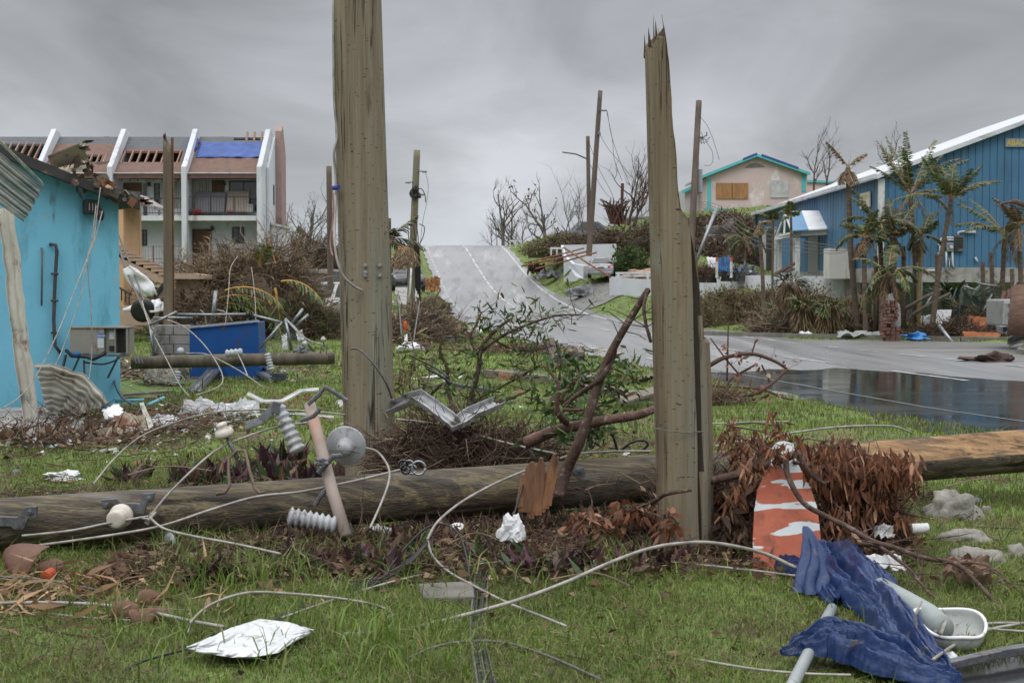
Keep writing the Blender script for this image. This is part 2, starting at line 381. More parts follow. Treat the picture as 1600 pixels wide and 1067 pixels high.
# ground
def axis(*seg):
    out=[]
    for a,b,n in seg:out+=list(np.linspace(a,b,n,endpoint=False))
    return np.array(out+[seg[-1][1]])
gx=axis((-400,-60,12),(-60,-16,44),(-16,16,200),(16,60,88),(60,400,12))
gy=axis((-15,4,8),(4,30,170),(30,70,130),(70,145,150),(145,900,40))
X,Y=np.meshgrid(gx,gy,indexing='ij');Z=gz(X,Y)
far=sst(Y,50,75)*(1-sst(np.abs(X-xroad(Y)),60,200))*sst(np.abs(X-xroad(Y)),5.2,8)
Z=Z+far*.12*(np.sin(X*2.3+Y)*np.cos(Y*1.9-X))
V=np.stack([X,Y,Z],-1).reshape(-1,3);nx,ny=X.shape
i,j=np.meshgrid(np.arange(nx-1),np.arange(ny-1),indexing='ij');q=(i*ny+j).ravel()
loops=np.stack([q,q+ny,q+ny+1,q+1],1).ravel()
gm=mat('ground',(.075,.105,.026),(.10,.066,.038),.9,.9,bump=.6,bs=26,stops=[(.28,(.10,.070,.040)),(.38,(.12,.115,.042)),(.48,(.095,.155,.030)),(.68,(.135,.21,.040))],
         dirt=((.085,.055,.038),.35,2.3,(1,1,1)))
setp(npmesh('ground',V,loops,np.arange(len(q))*4,gm,smooth=True),kind='structure')
def ribbon(y0,y1,u0,u1,dz,step=.75,wob=0.0,taper=False):
    m=MB();ys=np.arange(y0,y1+step*.5,step)
    cols=np.linspace(0,1,max(2,int(abs(u1-u0)/1.2)+2));n=len(cols)
    vs=[]
    for y in ys:
        for c in cols:
            u=u0+(u1-u0)*c
            if wob and c in(0,1):u+=wob*noise.noise(Vector((y*.6,u,0)))*2+wob*.6*noise.noise(Vector((y*3.1,u,4)))
            if taper:u*=float(np.interp(y,[70,110],[1,.87]))
            x=float(xroad(y))+u;vs.append((x,y,float(zroad(y))+dz))
    fs=[(a*n+b,a*n+b+1,(a+1)*n+b+1,(a+1)*n+b)for a in range(len(ys)-1)for b in range(n-1)]
    return m.add(vs,fs)
asph=mat('wet_asphalt',(.21,.21,.215),(.14,.14,.145),.5,.20,stretch=(1,.05,1),bump=.08,bs=60,rough2=.42,spec=.7,dirt=[((.10,.10,.105),.35,.9,(1.3,.03,1)),((.30,.30,.30),.25,.7,(1.2,.05,1)),((.07,.065,.06),.02,6,(1,1,1))])
roadm=ribbon(-12,330,-4.62,4.62,0,.75,.12,True)
struct(roadm,'road',asph,loc=(0,0,0),smooth=True)
ap=MB();ap.poly([(x,y,-.004)for x,y in[(7.4,48.2),(12,46.6),(14.5,45),(40,45),(40,29.5),(9,25.5),(8,33),(6.3,44)]],(0,0,-.1))
struct(ap,'driveway',mat('driveway_asphalt',(.17,.165,.155),(.11,.108,.10),.5,.4,bump=.2,bs=50,rough2=.6,stretch=(.3,1,1),dirt=((.07,.068,.066),.35,1.2,(.3,1,1))),loc=(0,0,0))
paint=mat('road_paint',(.56,.57,.58),(.36,.36,.36),7,.4,bump=.1,dirt=((.17,.17,.175),.5,5,(1,.5,1)))
m=MB()
def strip(y0,y1,u,w,dz=.012):
    r=ribbon(y0,y1,u-w/2,u+w/2,dz,min(.75,y1-y0));m.add(r.v,r.f)
y=8
while y<150:
    d=3.0
    strip(y,y+d,.0 if y<60 else 0,.13 if y<60 else.16);y+=6 if y<85 else 3.6
pass
y=30.6
while y<150:strip(y,y+.9,-3.55,.14 if y<70 else.2);y+=1.5
y=22
while y<60:strip(y,y+1.6,3.5,.13);y+=2.6
strip(60,150,3.55,.17)
struct(m,'road_markings',paint,loc=(0,0,0))
m=MB();strip(6,30.4,-3.5,.05);struct(m,'road_markings',mat('faded_paint',(.24,.245,.25),(.13,.13,.135),5,.3,bump=0),loc=(0,0,0))
# pavement slabs left of the road
m=MB()
for y0 in np.arange(58,118,3.1):
    if random.random()<.12:continue
    u0=-7.1+random.uniform(-.3,.1);u1=-5.45+random.uniform(-.1,.15)
    a=[]
    for(u,yy)in((u0,y0),(u1,y0),(u1,y0+2.9),(u0,y0+2.9)):
        a.append((xroad(yy)+u,yy,gh(xroad(yy)+u,yy)+.10+random.uniform(0,.03)))
    m.poly(a,(0,0,-.3))
struct(m,'pavement',conc,loc=(0,0,0))
# standing water
wat=mat('standing_water',(.024,.025,.027),(.016,.017,.018),.8,.04,bump=.05,bs=3.0,stretch=(.5,1.2,1),spec=.6,rough2=.22)
pts=[G(1085,590),G(1105,581),G(1150,583),G(1205,577),G(1260,579),G(1310,575),G(1370,580),G(1440,583),G(1500,590),G(1600,596),V3(14,26.5,0),V3(14,14,0),V3(6.6,14.2,0),G(1445,676),G(1390,660),G(1330,640),G(1290,633),G(1235,613),G(1180,606),G(1130,596)]
m=MB();out=[]
for k in range(len(pts)):
    a,b=pts[k],pts[(k+1)%len(pts)]
    for s in range(5):
        p=a.lerp(b,s/5);w=.16 if p.x<12 else 0
        out.append((p.x+w*noise.noise(p*2.1),p.y+2.4*w*noise.noise(p*1.3+V3(5,0,0)),.007))
m.add(out,[tuple(range(len(out)))])
struct(m,'puddle',wat,loc=(0,0,0))
m=MB();m.poly([(x,y,-.006)for x,y in[(1.84,6.2),(1.92,6.26),(2.03,6.38),(2.16,6.46),(2.32,6.57),(2.7,6.7),(3.2,6.95),(6,7.45),(6,4.7),(1.5,4.7),(1.66,5.6)]],(0,0,-.02))
struct(m,'puddle',wat,loc=(0,0,0))
# kerb by the driveway, palms side and right hand island
m=MB()
kp=[(6.9,51.5),(9.5,48.9),(12.2,47.2),(14.4,45.6),(17,45.2)]
for a,b in zip(kp[:-1],kp[1:]):m.beam((*a,.0),(*b,.0),.16,.28)
kp=[(14.0,38.6),(13.2,36.9),(13.0,35.0),(14.5,33.4),(20,32.5)]
for a,b in zip(kp[:-1],kp[1:]):m.beam((*a,.0),(*b,.0),.18,.26)
struct(m,'kerb',mat('kerb_concrete',(.22,.21,.19),(.10,.095,.08),3,.8,bump=.5,bs=20),loc=(0,0,0))
ISL=[(14.0,38.6),(13.2,36.9),(13.0,35.0),(14.5,33.4),(24,32.4),(24,40.5)]
m=MB();m.poly([(x,y,.11)for x,y in ISL],(0,0,-.15));struct(m,'verge',gm,loc=(0,0,0))
# grass (nobody could count it)
SKIP=[[(-9,17.5),(-5.5,20.2),(-5.8,30),(-12,30)]]
def grass_pts(n,y0,y1,xr,rs):
    t=rs.uniform(0,1,n);Y=y0+(y1-y0)*(t**.8 if y1<30 else t);X=rs.uniform(-1,1,n)*(.385*Y+1.3)if xr is None else rs.uniform(xr[0],xr[1],n)
    u=X-xroad(Y);keep=(np.abs(u)>4.62+.12*np.sin(Y*5)+.1*np.sin(Y*13.1))
    keep&=~in_poly(X,Y,APRON)&~in_poly(X,Y,POOL)
    for s in SKIP:keep&=~in_poly(X,Y,s)
    # patchiness
    pn=.5+.27*np.sin(X*1.9+2.1*np.sin(Y*1.1))+.23*np.sin(X*4.7+Y*3.1)*np.sin(Y*2.7-X)
    lit=np.exp(-((Y-(9.35+.1*X))/.95)**2)*np.clip((X+1.9)*2,0,1)*np.clip((2.0-X)*2,0,1)*.9
    lit=np.maximum(lit,.62*np.exp(-((X+2.6)/.6)**2-((Y-7.9)/.45)**2))
    pr=np.clip(.45+.8*pn,.3,1)*(1-lit);keep&=rs.uniform(0,1,n)<pr
    return X[keep],Y[keep],pn[keep]
G1=[(0,(.055,.075,.016)),(.3,(.10,.16,.025)),(.62,(.16,.235,.042)),(.84,(.235,.29,.07)),(.94,(.26,.23,.10)),(1,(.22,.15,.085))]
gmat=mat('grass_blades',(.1,.15,.03),island=G1,scale=.7,rough=.55,trans=.3)
G2=[(0,(.085,.06,.032)),(.3,(.18,.135,.075)),(.55,(.19,.19,.065)),(.8,(.14,.16,.04)),(1,(.32,.26,.16))]
gmat2=mat('dry_grass_blades',(.1,.15,.03),island=G2,scale=.9,rough=.6,trans=.25)
def make_grass(name,specs,label):
    parts=[]
    for k,(n,y0,y1,xr,h,w,mi,lean)in enumerate(specs):
        rs=np.random.RandomState(100+k+len(name));X,Y,pn=grass_pts(n,y0,y1,xr,rs)
        if mi==1:
            kk=rs.uniform(0,1,len(X))<(1.15-pn);X=X[kk];Y=Y[kk];pn=pn[kk]
        B=np.stack([X,Y,gz(X,Y)-.004],1);H=h*rs.uniform(.45,1.35,len(X))*(.7+.5*pn);Wd=w*rs.uniform(.6,1.3,len(X))
        V,L,St=blades(B,H,Wd,rs,lean);parts.append((V,L,St,mi))
    V,L,St,M=merge(parts)
    return setp(npmesh(name,V,L,St,[gmat,gmat2],M),label,'grass',None,'stuff')
make_grass('grass',[
    (185000,5.6,9.5,None,.055,.0052,0,1.0),(140000,5.6,10.5,None,.05,.005,1,1.3),(5000,5.8,11,None,.15,.007,0,.8),
    (110000,9.5,15,None,.06,.007,0,.8),(28000,9.5,16,None,.06,.007,1,1.0),(2500,10,16,None,.16,.009,0,.6),
    (95000,15,27,None,.075,.012,0,.6),(14000,15,27,None,.07,.011,1,.8),
    (60000,27,48,None,.10,.022,0,.5),(6000,27,48,None,.10,.022,1,.6)],'patchy green and straw coloured grass covering the open ground')
def far_grass(n,y0,y1,h,w):
    rs=np.random.RandomState(n);Y=rs.uniform(y0,y1,n);X=rs.uniform(-.38,.38,n)*Y;u=np.abs(X-xroad(Y));k=(u>4.7)&~in_poly(X,Y,APRON)
    X=X[k];Y=Y[k];B=np.stack([X,Y,gz(X,Y)-.01],1);return blades(B,h*rs.uniform(.5,1.4,len(X)),w*rs.uniform(.6,1.3,len(X)),rs,.5)
a=far_grass(52000,48,90,.09,.04);b=far_grass(36000,90,140,.13,.07)
V,L,St,M=merge([(*a,0),(*b,0)])
setp(npmesh('distant_grass',V,L,St,[gmat],M),'short green grass on the far verges and banks beside the rising road','grass',None,'stuff')
# island tufts on the right
rs=np.random.RandomState(5);X=rs.uniform(13,22,9000);Y=rs.uniform(32.5,40.5,9000);k=in_poly(X,Y,ISL);X=X[k];Y=Y[k]
V,L,St=blades(np.stack([X,Y,np.full(len(X),.1)],1),.22*rs.uniform(.4,1.4,len(X)),np.full(len(X),.02),rs,.6)
setp(npmesh('verge_grass',V,L,St,gmat2),'long straw coloured grass on the kerbed verge at the far right','grass',None,'stuff')
# litter of leaves and twigs
def litter(name,n_leaf,n_tw,fx,lm,tm,ll,label,seed,zup=.05,tl=.18,tr=.0022,lw=.38):
    rs=np.random.RandomState(seed)
    X,Y=fx(n_leaf,rs);B=np.stack([X,Y,gz(X,Y)+rs.uniform(0,zup,len(X))],1)
    D=rs.normal(size=(len(X),3))*[1,1,.35];L_=ll*rs.uniform(.4,1.3,len(X));A=quads(B,D,L_,L_*lw*rs.uniform(.7,1.4,len(X)),rs)
    X,Y=fx(n_tw,rs);B=np.stack([X,Y,gz(X,Y)+rs.uniform(0,zup,len(X))],1);D=rs.normal(size=(len(X),3))*[1,1,.25];D/=np.linalg.norm(D,axis=1)[:,None]
    T=sticks(B,B+D*(tl*rs.uniform(.3,1.3,len(X)))[:,None],tr*rs.uniform(.5,1.6,len(X)),rs)
    V,L,St,M=merge([(*A,0),(*T,1)])
    return setp(npmesh(name,V,L,St,[lm,tm],M),label,'debris',None,'stuff')
def strip_zone(x0,x1,off,sd):
    def f(n,rs):
        X=x0+(x1-x0)*rs.beta(1.3,1.6,n);Y=9.55+.11*X+off+rs.normal(size=n)*sd;return X,Y
    return f
litter('leaf_litter',12000,9000,strip_zone(-2.4,2.6,-.55,.42),lbrown,twigm,.075,'brown dead leaves and twigs heaped along the fallen pole',3,.09)
def everywhere(n,rs):
    Y=rs.uniform(5.8,24,n);X=rs.uniform(-.37,.37,n)*Y;k=(np.abs(X-xroad(Y))>4.7)&(rs.uniform(0,1,n)<.5+.5*np.sin(X*2+Y));return X[k],Y[k]
litter('scattered_leaves',3000,3000,everywhere,lbrown,twigm,.05,'thinly scattered brown leaves and twigs lying in the grass',4,.05)
litter('broken_debris',1700,2200,lambda n,rs:(rs.normal(size=n)*.75-4.6,rs.normal(size=n)*1.3+16.6),mat('mixed_scraps',(.3,.2,.1),island=[(0,(.05,.035,.025)),(.4,(.14,.075,.045)),(.62,(.26,.17,.10)),(.8,(.42,.41,.38)),(.9,(.12,.22,.26)),(1,(.6,.6,.58))],rough=.8),twigm,.085,'mixed broken scraps spread over the grass right of the turquoise building',23,.10,tl=.35,tr=.005,lw=.5)
litter('broken_debris',1500,2400,lambda n,rs:(rs.uniform(-4.5,3.4,n),11.3+rs.normal(size=n)*.55),lbrown,twigm,.07,'brown twigs and leaves on the grass behind the fallen pole',24,.07,tl=.3,tr=.003)
litter('broken_debris',1200,1800,lambda n,rs:(rs.normal(size=n)*1.7-7.6,rs.normal(size=n)*1.8+29),MC['mixed_scraps'],twigl,.16,'scraps and sticks scattered behind the second fallen pole',25,.10,tl=.5,tr=.007)
litter('broken_debris',700,1500,lambda n,rs:(rs.normal(size=n)*.9+.2,rs.normal(size=n)*.9+15),lbrown,twigl,.09,'twigs and brown leaves on the lawn round the oleander shrub',26,.08,tl=.35,tr=.004)
def bl(n,rs):return rs.normal(size=n)*.55-2.75,rs.normal(size=n)*.35+7.7
litter('wood_splinters',900,500,bl,mat('splinters',(.3,.2,.1),island=[(0,(.09,.05,.03)),(.5,(.25,.15,.08)),(1,(.42,.28,.16))],rough=.8),twigl,.22,'pale splintered wood strips strewn at the lower left',5,.06,lw=.10)
# white scraps, a great many tiny pieces
rs=np.random.RandomState(9);ps=[]
n=130;Yp=rs.uniform(13,40,n);Xp=rs.uniform(-.33,.12,n)*Yp
k=np.abs(Xp-xroad(Yp))>4.8;Xp=Xp[k];Yp=Yp[k];B=np.stack([Xp,Yp,gz(Xp,Yp)+.02],1);D=rs.normal(size=B.shape)*[1,1,.3]
A=quads(B,D,.10*rs.uniform(.4,1.3,len(B)),.07*rs.uniform(.5,1.3,len(B)),rs)
n=260;Yp=rs.uniform(48,100,n);Xp=rs.uniform(-.3,.3,n)*Yp;k=(np.abs(Xp-xroad(Yp))>4.8)&(np.abs(Xp-xroad(Yp))<22);Xp=Xp[k];Yp=Yp[k]
B=np.stack([Xp,Yp,gz(Xp,Yp)+.06],1);D=rs.normal(size=B.shape)*[1,1,.3];C_=quads(B,D,.3*rs.uniform(.3,1.3,len(B)),.16*rs.uniform(.5,1.3,len(B)),rs)
V,L,St,M=merge([(*A,0),(*C_,0)])
setp(npmesh('paper_scraps',V,L,St,[chalk],M),'small white scraps of foam and paper scattered in the grass','litter',None,'stuff')
# plant helpers
def frond(mb,base,d,L,droop=.9,n=26,ll=.55,w=.045,mi=0,rmi=1,rr=.018,hang=.5,rs=random):
    """feather palm leaf: curved rachis with leaflets both sides"""
    d=Vector(d).normalized();p=Vector(base);pts=[p.copy()];dirs=[d.copy()]
    K=9
    for i in range(K):
        d=(d+Vector((0,0,-droop/K*(1+.6*i/K)))).normalized();p=p+d*(L/K);pts.append(p.copy());dirs.append(d.copy())
    mb.tube(pts,[rr,rr*.25],n=4,mi=rmi,cap=False)
    for i in range(n):
        t=.14+.86*i/(n-1);q=t*K;k=min(int(q),K-1);f=q-k
        c=pts[k].lerp(pts[k+1],f);dd=dirs[k]
        s=dd.cross(Vector((0,0,1)));s=s.normalized()if s.length>.05 else Vector((1,0,0))
        l=ll*(math.sin(math.pi*min(1,t*.85+.1))*.8+.25)*rs.uniform(.75,1.15)
        for sg in(-1,1):
            v=(dd*rs.uniform(.5,.9)+s*sg*rs.uniform(.6,1)+Vector((0,0,-hang*rs.uniform(.2,1.3)))).normalized()
            mb.leaf(c,v,l,w,up=dd.cross(v),mi=mi,droop=hang*.25)
def fan(mb,base,d,L,n=16,w=.06,mi=0,spread=1.2,rs=random,fold=.3):
    d=Vector(d).normalized();s=d.cross(Vector((0,0,1)));s=s.normalized()if s.length>.1 else Vector((1,0,0));u=s.cross(d)
    stem=Vector(base)+d*L*.45;mb.tube([base,stem],[.014,.01],n=4,mi=1,cap=False)
    for i in range(n):
        a=spread*(2*i/(n-1)-1);v=d*math.cos(a)+s*math.sin(a)+u*rs.uniform(-fold,fold)
        mb.leaf(stem,v,L*.6*rs.uniform(.8,1.1),w,up=u,mi=mi,droop=rs.uniform(.1,.45))
def branch(mb,p,d,L,r,depth,rs,up=.15,spread=.7,kids=3,tips=None,n=6,jit=.28,seg=4,mi=0):
    pts=[Vector(p)];dd=Vector(d).normalized()
    for i in range(seg):
        dd=(dd+Vector((rs.uniform(-jit,jit),rs.uniform(-jit,jit),rs.uniform(-jit,jit)+up*.3))).normalized();pts.append(pts[-1]+dd*(L/seg))
    mb.tube(pts,[r,r*.45],n=max(3,n),mi=mi,cap=depth==0)
    if tips is not None and depth<=1:tips.extend([(q.copy(),dd.copy())for q in pts[1:]])
    if depth<=0:return
    for k in range(kids):
        i=rs.randint(1,seg);o=Vector((rs.gauss(0,1),rs.gauss(0,1),rs.gauss(.15,.6))).normalized()
        branch(mb,pts[i],dd*(1-spread*.5)+o*spread,L*rs.uniform(.45,.75),r*.5,depth-1,rs,up,spread,kids,tips,n-1,jit,seg,mi)
def heap(name,c,rad,n_st,n_lf,sm,lm,label,cat,seed,sl=.5,sr=.006,ll=.2,lw=.03,core=(.05,.035,.025),kind='stuff',fronds=0,frm=None,upb=.4,group=None,pw=2.0):
    """a brushwood heap: dark core mound plus thousands of sticks and leaves in its volume"""
    rs=np.random.RandomState(seed);c=np.array(c,float);rad=np.array(rad,float)
    def vol(n,lo=.45):
        u=rs.normal(size=(n,3));u/=np.linalg.norm(u,axis=1)[:,None];u[:,2]=np.abs(u[:,2]);r=rs.uniform(lo,1.05,n)**.6
        r*=.85+.2*np.sin(u[:,0]*5+seed)*np.cos(u[:,1]*4+seed)+.12*rs.normal(size=n)
        return c+u*r[:,None]*rad
    A=vol(n_st);D=rs.normal(size=(n_st,3))+(A-c)/rad*.8;D[:,2]=D[:,2]*.6+upb*rs.uniform(-.3,1,n_st);D/=np.linalg.norm(D,axis=1)[:,None]
    parts=[(*sticks(A,A+D*(sl*rs.uniform(.3,1.4,n_st))[:,None],sr*rs.uniform(.5,2.,n_st),rs),0)]
    if n_lf:
        B=vol(n_lf,.6);D=rs.normal(size=(n_lf,3))+(B-c)/rad;parts.append((*quads(B,D,ll*rs.uniform(.5,1.5,n_lf),lw*rs.uniform(.6,1.4,n_lf),rs),1))
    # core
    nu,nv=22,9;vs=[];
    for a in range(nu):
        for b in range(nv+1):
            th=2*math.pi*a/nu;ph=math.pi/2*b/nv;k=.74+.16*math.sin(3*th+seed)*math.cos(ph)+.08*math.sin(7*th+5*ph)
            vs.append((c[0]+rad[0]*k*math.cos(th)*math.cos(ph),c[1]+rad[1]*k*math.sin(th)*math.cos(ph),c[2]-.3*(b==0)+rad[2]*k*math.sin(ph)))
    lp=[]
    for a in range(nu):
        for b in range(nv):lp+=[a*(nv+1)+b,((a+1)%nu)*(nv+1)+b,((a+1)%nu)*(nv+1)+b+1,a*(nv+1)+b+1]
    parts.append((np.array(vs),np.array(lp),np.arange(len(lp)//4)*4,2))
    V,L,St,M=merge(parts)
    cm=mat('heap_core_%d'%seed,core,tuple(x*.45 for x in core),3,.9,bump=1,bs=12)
    return setp(npmesh(name,V,L,St,[sm,lm or sm,cm],M,loc=tuple(c)),label,cat,group,kind)
# wooden pole material and builder
def wood_mat(name,base,dark,tint,scale=1.0,dkamt=.2,rough=.8):
    """weathered round timber: broad vertical tints, fine grain, long checks and short nicks"""
    m=bpy.data.materials.new(name);m.use_nodes=True;t=m.node_tree;b=t.nodes['Principled BSDF'];tc=t.nodes.new('ShaderNodeTexCoord')
    def nz(sx,sz,det=4,off=0):
        mp=t.nodes.new('ShaderNodeMapping');mp.inputs['Scale'].default_value=(sx,sx,sz);mp.inputs['Location'].default_value=(off,off*.7,off*.3);t.links.new(tc.outputs['Object'],mp.inputs[0]);return noi(t,mp.outputs[0],1,det,.6,.15).outputs[0]
    def mixc(fac,a,c,bt='MIX'):
        x=t.nodes.new('ShaderNodeMix');x.data_type='RGBA';x.blend_type=bt
        if isinstance(fac,float):x.inputs[0].default_value=fac
        else:t.links.new(fac,x.inputs[0])
        t.links.new(a,x.inputs[6])
        if isinstance(c,tuple):x.inputs[7].default_value=(*c,1)
        else:t.links.new(c,x.inputs[7])
        return x.outputs[2]
    def thr(src,a,c,inv=False):
        r=ramp(t,[(a,(0,0,0)),(c,(1,1,1))]);t.links.new(src,r.inputs[0]);return r.outputs[0]
    pale=tuple(x*1.15 for x in base)
    r=ramp(t,[(.32,dark),(.42,tuple(.6*p+.4*q for p,q in zip(base,dark))),(.50,base),(.58,tint),(.66,pale)]);t.links.new(nz(3.4,.22,5),r.inputs[0]);col=r.outputs[0]
    g=ramp(t,[(.3,(.78,.78,.78)),(.7,(1.14,1.13,1.11))]);t.links.new(nz(75,1.6,5,3),g.inputs[0]);col=mixc(1.0,col,g.outputs[0],'MULTIPLY')
    col=mixc(thr(nz(3.2,.9,6,8),.58,.70),col,(.085,.055,.032))
    col=mixc(thr(nz(2.4,1.3,6,14),.60,.72),col,(.20,.215,.175))
    ck=ramp(t,[(.478,(0,0,0)),(.496,(1,1,1)),(.504,(1,1,1)),(.522,(0,0,0))]);t.links.new(nz(17,.32,3,21),ck.inputs[0])
    gate=thr(nz(4,.5,3,30),.54,.60);cm=t.nodes.new('ShaderNodeMath');cm.operation='MULTIPLY';t.links.new(ck.outputs[0],cm.inputs[0]);t.links.new(gate,cm.inputs[1])
    col=mixc(cm.outputs[0],col,(.025,.019,.014))
    nk=thr(nz(20,75,2,40),.665,.695);col=mixc(nk,col,(.03,.02,.014))
    t.links.new(col,b.inputs['Base Color']);b.inputs['Roughness'].default_value=rough;b.inputs['Specular IOR Level'].default_value=.3
    h=t.nodes.new('ShaderNodeMath');h.operation='SUBTRACT';t.links.new(g.outputs[0],h.inputs[0]);t.links.new(cm.outputs[0],h.inputs[1])
    bp=t.nodes.new('ShaderNodeBump');bp.inputs['Strength'].default_value=.5;bp.inputs['Distance'].default_value=.01;t.links.new(h.outputs[0],bp.inputs['Height']);t.links.new(bp.outputs[0],b.inputs['Normal'])
    return m
wpole=wood_mat('treated_pine',(.225,.19,.138),(.125,.093,.063),(.19,.20,.158))
wpole2=wood_mat('treated_pine_brown',(.215,.175,.12),(.115,.084,.055),(.185,.18,.138),dkamt=.26)
wfar=mat('far_pole_wood',(.16,.125,.10),(.075,.056,.045),3,.85,stretch=(1,1,.12),bump=.3)
def standing_pole(a,b,r0,r1,name,m,label,seed,top=None,n=40,seg=90,parent=None,wob=.02,group=None):
    """a = foot, b = head ; real wood column with checks, head broken when top(theta)->drop is given"""
    a=Vector(a);b=Vector(b);d=(b-a);L=d.length;d.normalize();u=d.orthogonal().normalized();w=d.cross(u);vs=[]
    u=Vector((1,0,0));u=(u-d*u.dot(d)).normalized();w=d.cross(u)
    for i in range(seg+1):
        t=i/seg
        for k in range(n):
            th=2*math.pi*k/n;R_=r0+(r1-r0)*t;zz=L*t
            R_*=1+wob*noise.noise(Vector((math.cos(th)*1.5,math.sin(th)*1.5,zz*.6+seed)))+.012*noise.noise(Vector((th*9,seed,zz*.4)))
            ck=noise.noise(Vector((math.cos(th)*6+seed,math.sin(th)*6,zz*.35)))
            if ck>.5:R_*=1-.10*min(1,(ck-.5)*5)
            if top:
                lim=L-top(th);
                if zz>lim:zz=lim+.02*math.sin(k*5)
            vs.append(a+d*zz+(u*math.cos(th)+w*math.sin(th))*R_)
    fs=[(i*n+k,i*n+(k+1)%n,(i+1)*n+(k+1)%n,(i+1)*n+k)for i in range(seg)for k in range(n)]
    fs.append(tuple(range(seg*n,seg*n+n)))
    mb=MB();mb.add(vs,fs)
    if parent is None:
        return setp(mb.build(name,m,smooth=True,loc=a),label,'utility pole',group)
    return mb.build(name,m,parent,smooth=True)
# turquoise building, far left
A0=Vector((-5.6,20.3,0));dW=Vector((-.805,-.593,0));nW=Vector((.593,-.805,0))
def WP(t,z,off=0):return A0+dW*t+nW*off+Vector((0,0,z))
turq=mat('turquoise_render',(.175,.49,.66),(.15,.42,.58),.9,.85,bump=.2,bs=60,dirt=[((.11,.33,.44),.2,2.2,(1,1,.25)),((.30,.36,.36),.04,7,(1,1,1)),((.10,.16,.16),.06,3,(1,1,.2))])
bld=thing('turquoise_building','turquoise rendered building with a torn dark roof edge at the far left','building',A0)
m=MB();top=lambda t:2.94+.34*t
m.poly([WP(0,-.1),WP(4.2,-.1),WP(4.2,top(4.2)),WP(0,top(0))],-nW*.25)
m.poly([WP(0,-.1,-.25),WP(0,-.1,-6),WP(0,2.94,-6),WP(0,2.94,-.25)],dW*.25)
m.build('wall',turq,bld)
m=MB();m.poly([WP(-.2,top(-.2)-.07,.30),WP(4.3,top(4.3)-.07,.30),WP(4.3,top(4.3)+.12,.30),WP(-.2,top(-.2)+.05,.30)],-nW*.06)
m.build('fascia',mat('dark_fascia',(.045,.045,.045),(.02,.02,.02),3,.6,bump=.4,dirt=((.22,.16,.11),.12,5,(1,1,1))),bld)
m=MB();m.poly([WP(-.2,top(-.2)-.03,.23),WP(4.3,top(4.3)-.03,.23),WP(4.3,top(4.3)+.04,.23),WP(-.2,top(-.2)+.02,.23)],-nW*6.4)
m.build('roof',mat('grey_roofing',(.10,.10,.10),(.05,.05,.05),2,.8,bump=.5,dirt=((.20,.10,.05),.3,4,(1,1,1))),bld)
# torn roofing at the eave corner
m=MB();random.seed(3)
for k in range(16):
    t=random.uniform(-.15,.45);c=WP(t,top(t)+.04+random.uniform(-.07,.12),.3+random.uniform(-.1,.1));m.box(c,(random.uniform(.05,.25),.02,random.uniform(.03,.12)),rot=Matrix.Rotation(random.uniform(-.8,.8),3,'Y')@Matrix.Rotation(random.uniform(-1,1),3,'Z'),mi=k%3)
m.build('torn_roofing',[galvd,rust,mat('torn_underlay',(.10,.09,.08),(.1,.08,.06),6)],bld)
# conduits on the wall
m=MB();c=lambda px,py,o=.05:wallpt(px,py,o)
def wallpt(px,py,off=0):
    r=ray(px,py);o=A0+nW*off;t=(o-EYE).dot(nW)/r.dot(nW);return EYE+r*t
m.tube([wallpt(65,388),wallpt(66,388,.05),wallpt(65,478,.05)],.013,8);m.build('pipe',wired,bld,smooth=True)
m=MB();m.tube([wallpt(79,382),wallpt(80,382,.07),wallpt(87,383,.08),wallpt(89,392,.08),wallpt(86,440,.07),wallpt(84,500,.07),wallpt(86,540,.08),wallpt(95,552,.12)],.024,8)
for py in(428,470,520):m.box(wallpt(85.5,py,.07),(.09,.05,.03))
m.build('conduit',mat('dark_conduit',(.06,.06,.065),(.03,.03,.03),8,.5),bld,smooth=True)
# wall lamp box
m=MB();c=wallpt(142,324,.10);m.box(c,(.20,.14,.20),rz=.5);m.build('vent_box',blackp,bld,bevel=.015)
m=MB()
for k in range(3):m.box(c+nW*.075+dW*(-.04+.045*k),(.012,.03,.10),rz=.5)
m.build('slot',mat('pale_slots',(.3,.3,.3)),bld)
# lamp bracket with bulb
lm_=thing('wall_lamp','small black wall lamp hanging under the eave of the turquoise building','lamp',wallpt(156,330,.1))
m=MB();m.tube([wallpt(150,321,.05),wallpt(155,322,.16),wallpt(158,328,.17)],.02,6);m.build('arm',blackp,lm_)
m=MB();m.lathe(wallpt(157,327,.17),(0,0,-1),[(.02,0),(.05,.03),(.055,.10),(.03,.16)],10);m.build('lamp_shade',blackp,lm_,smooth=True)
# air conditioner
ac=thing('air_conditioner','beige air conditioning unit on steel brackets on the turquoise wall','air conditioner',P(148,556,19.4))
beige=mat('beige_enamel',(.24,.235,.205),(.20,.195,.17),3,.5,bump=.05,dirt=((.14,.10,.07),.12,6,(1,1,.4)))
yf=19.40;x0=P(103,0,yf).x;x1=P(157,0,yf).x;x2=P(173.5,0,yf).x;x3=P(194,0,yf).x;zt=P(0,513,yf).z;zb=P(0,552.5,yf).z
m=MB();m.box(((x0+x1)/2,yf+.17,(zt+zb)/2),(x1-x0,.34,zt-zb));m.box(((x1+x2)/2,yf+.20,(zt+zb)/2),(x2-x1,.28,zt-zb))
m.box(((x2+x3)/2,yf+.22,(zt+zb)/2),(x3-x2,.25,zt-zb));m.box(((x0+x3)/2,yf+.165,zt+.012),(x3-x0+.02,.37,.02));m.box((x3-.012,yf+.02,(zt+zb)/2),(.022,.05,zt-zb));m.box((x2+.006,yf+.02,(zt+zb)/2),(.015,.05,zt-zb))
m.build('casing',beige,ac,bevel=.004)
m=MB()
for k in range(11):m.box((x2+.02+(x3-x2-.045)*k/10,yf+.085,(zt+zb)/2),(.006,.02,zt-zb-.03))
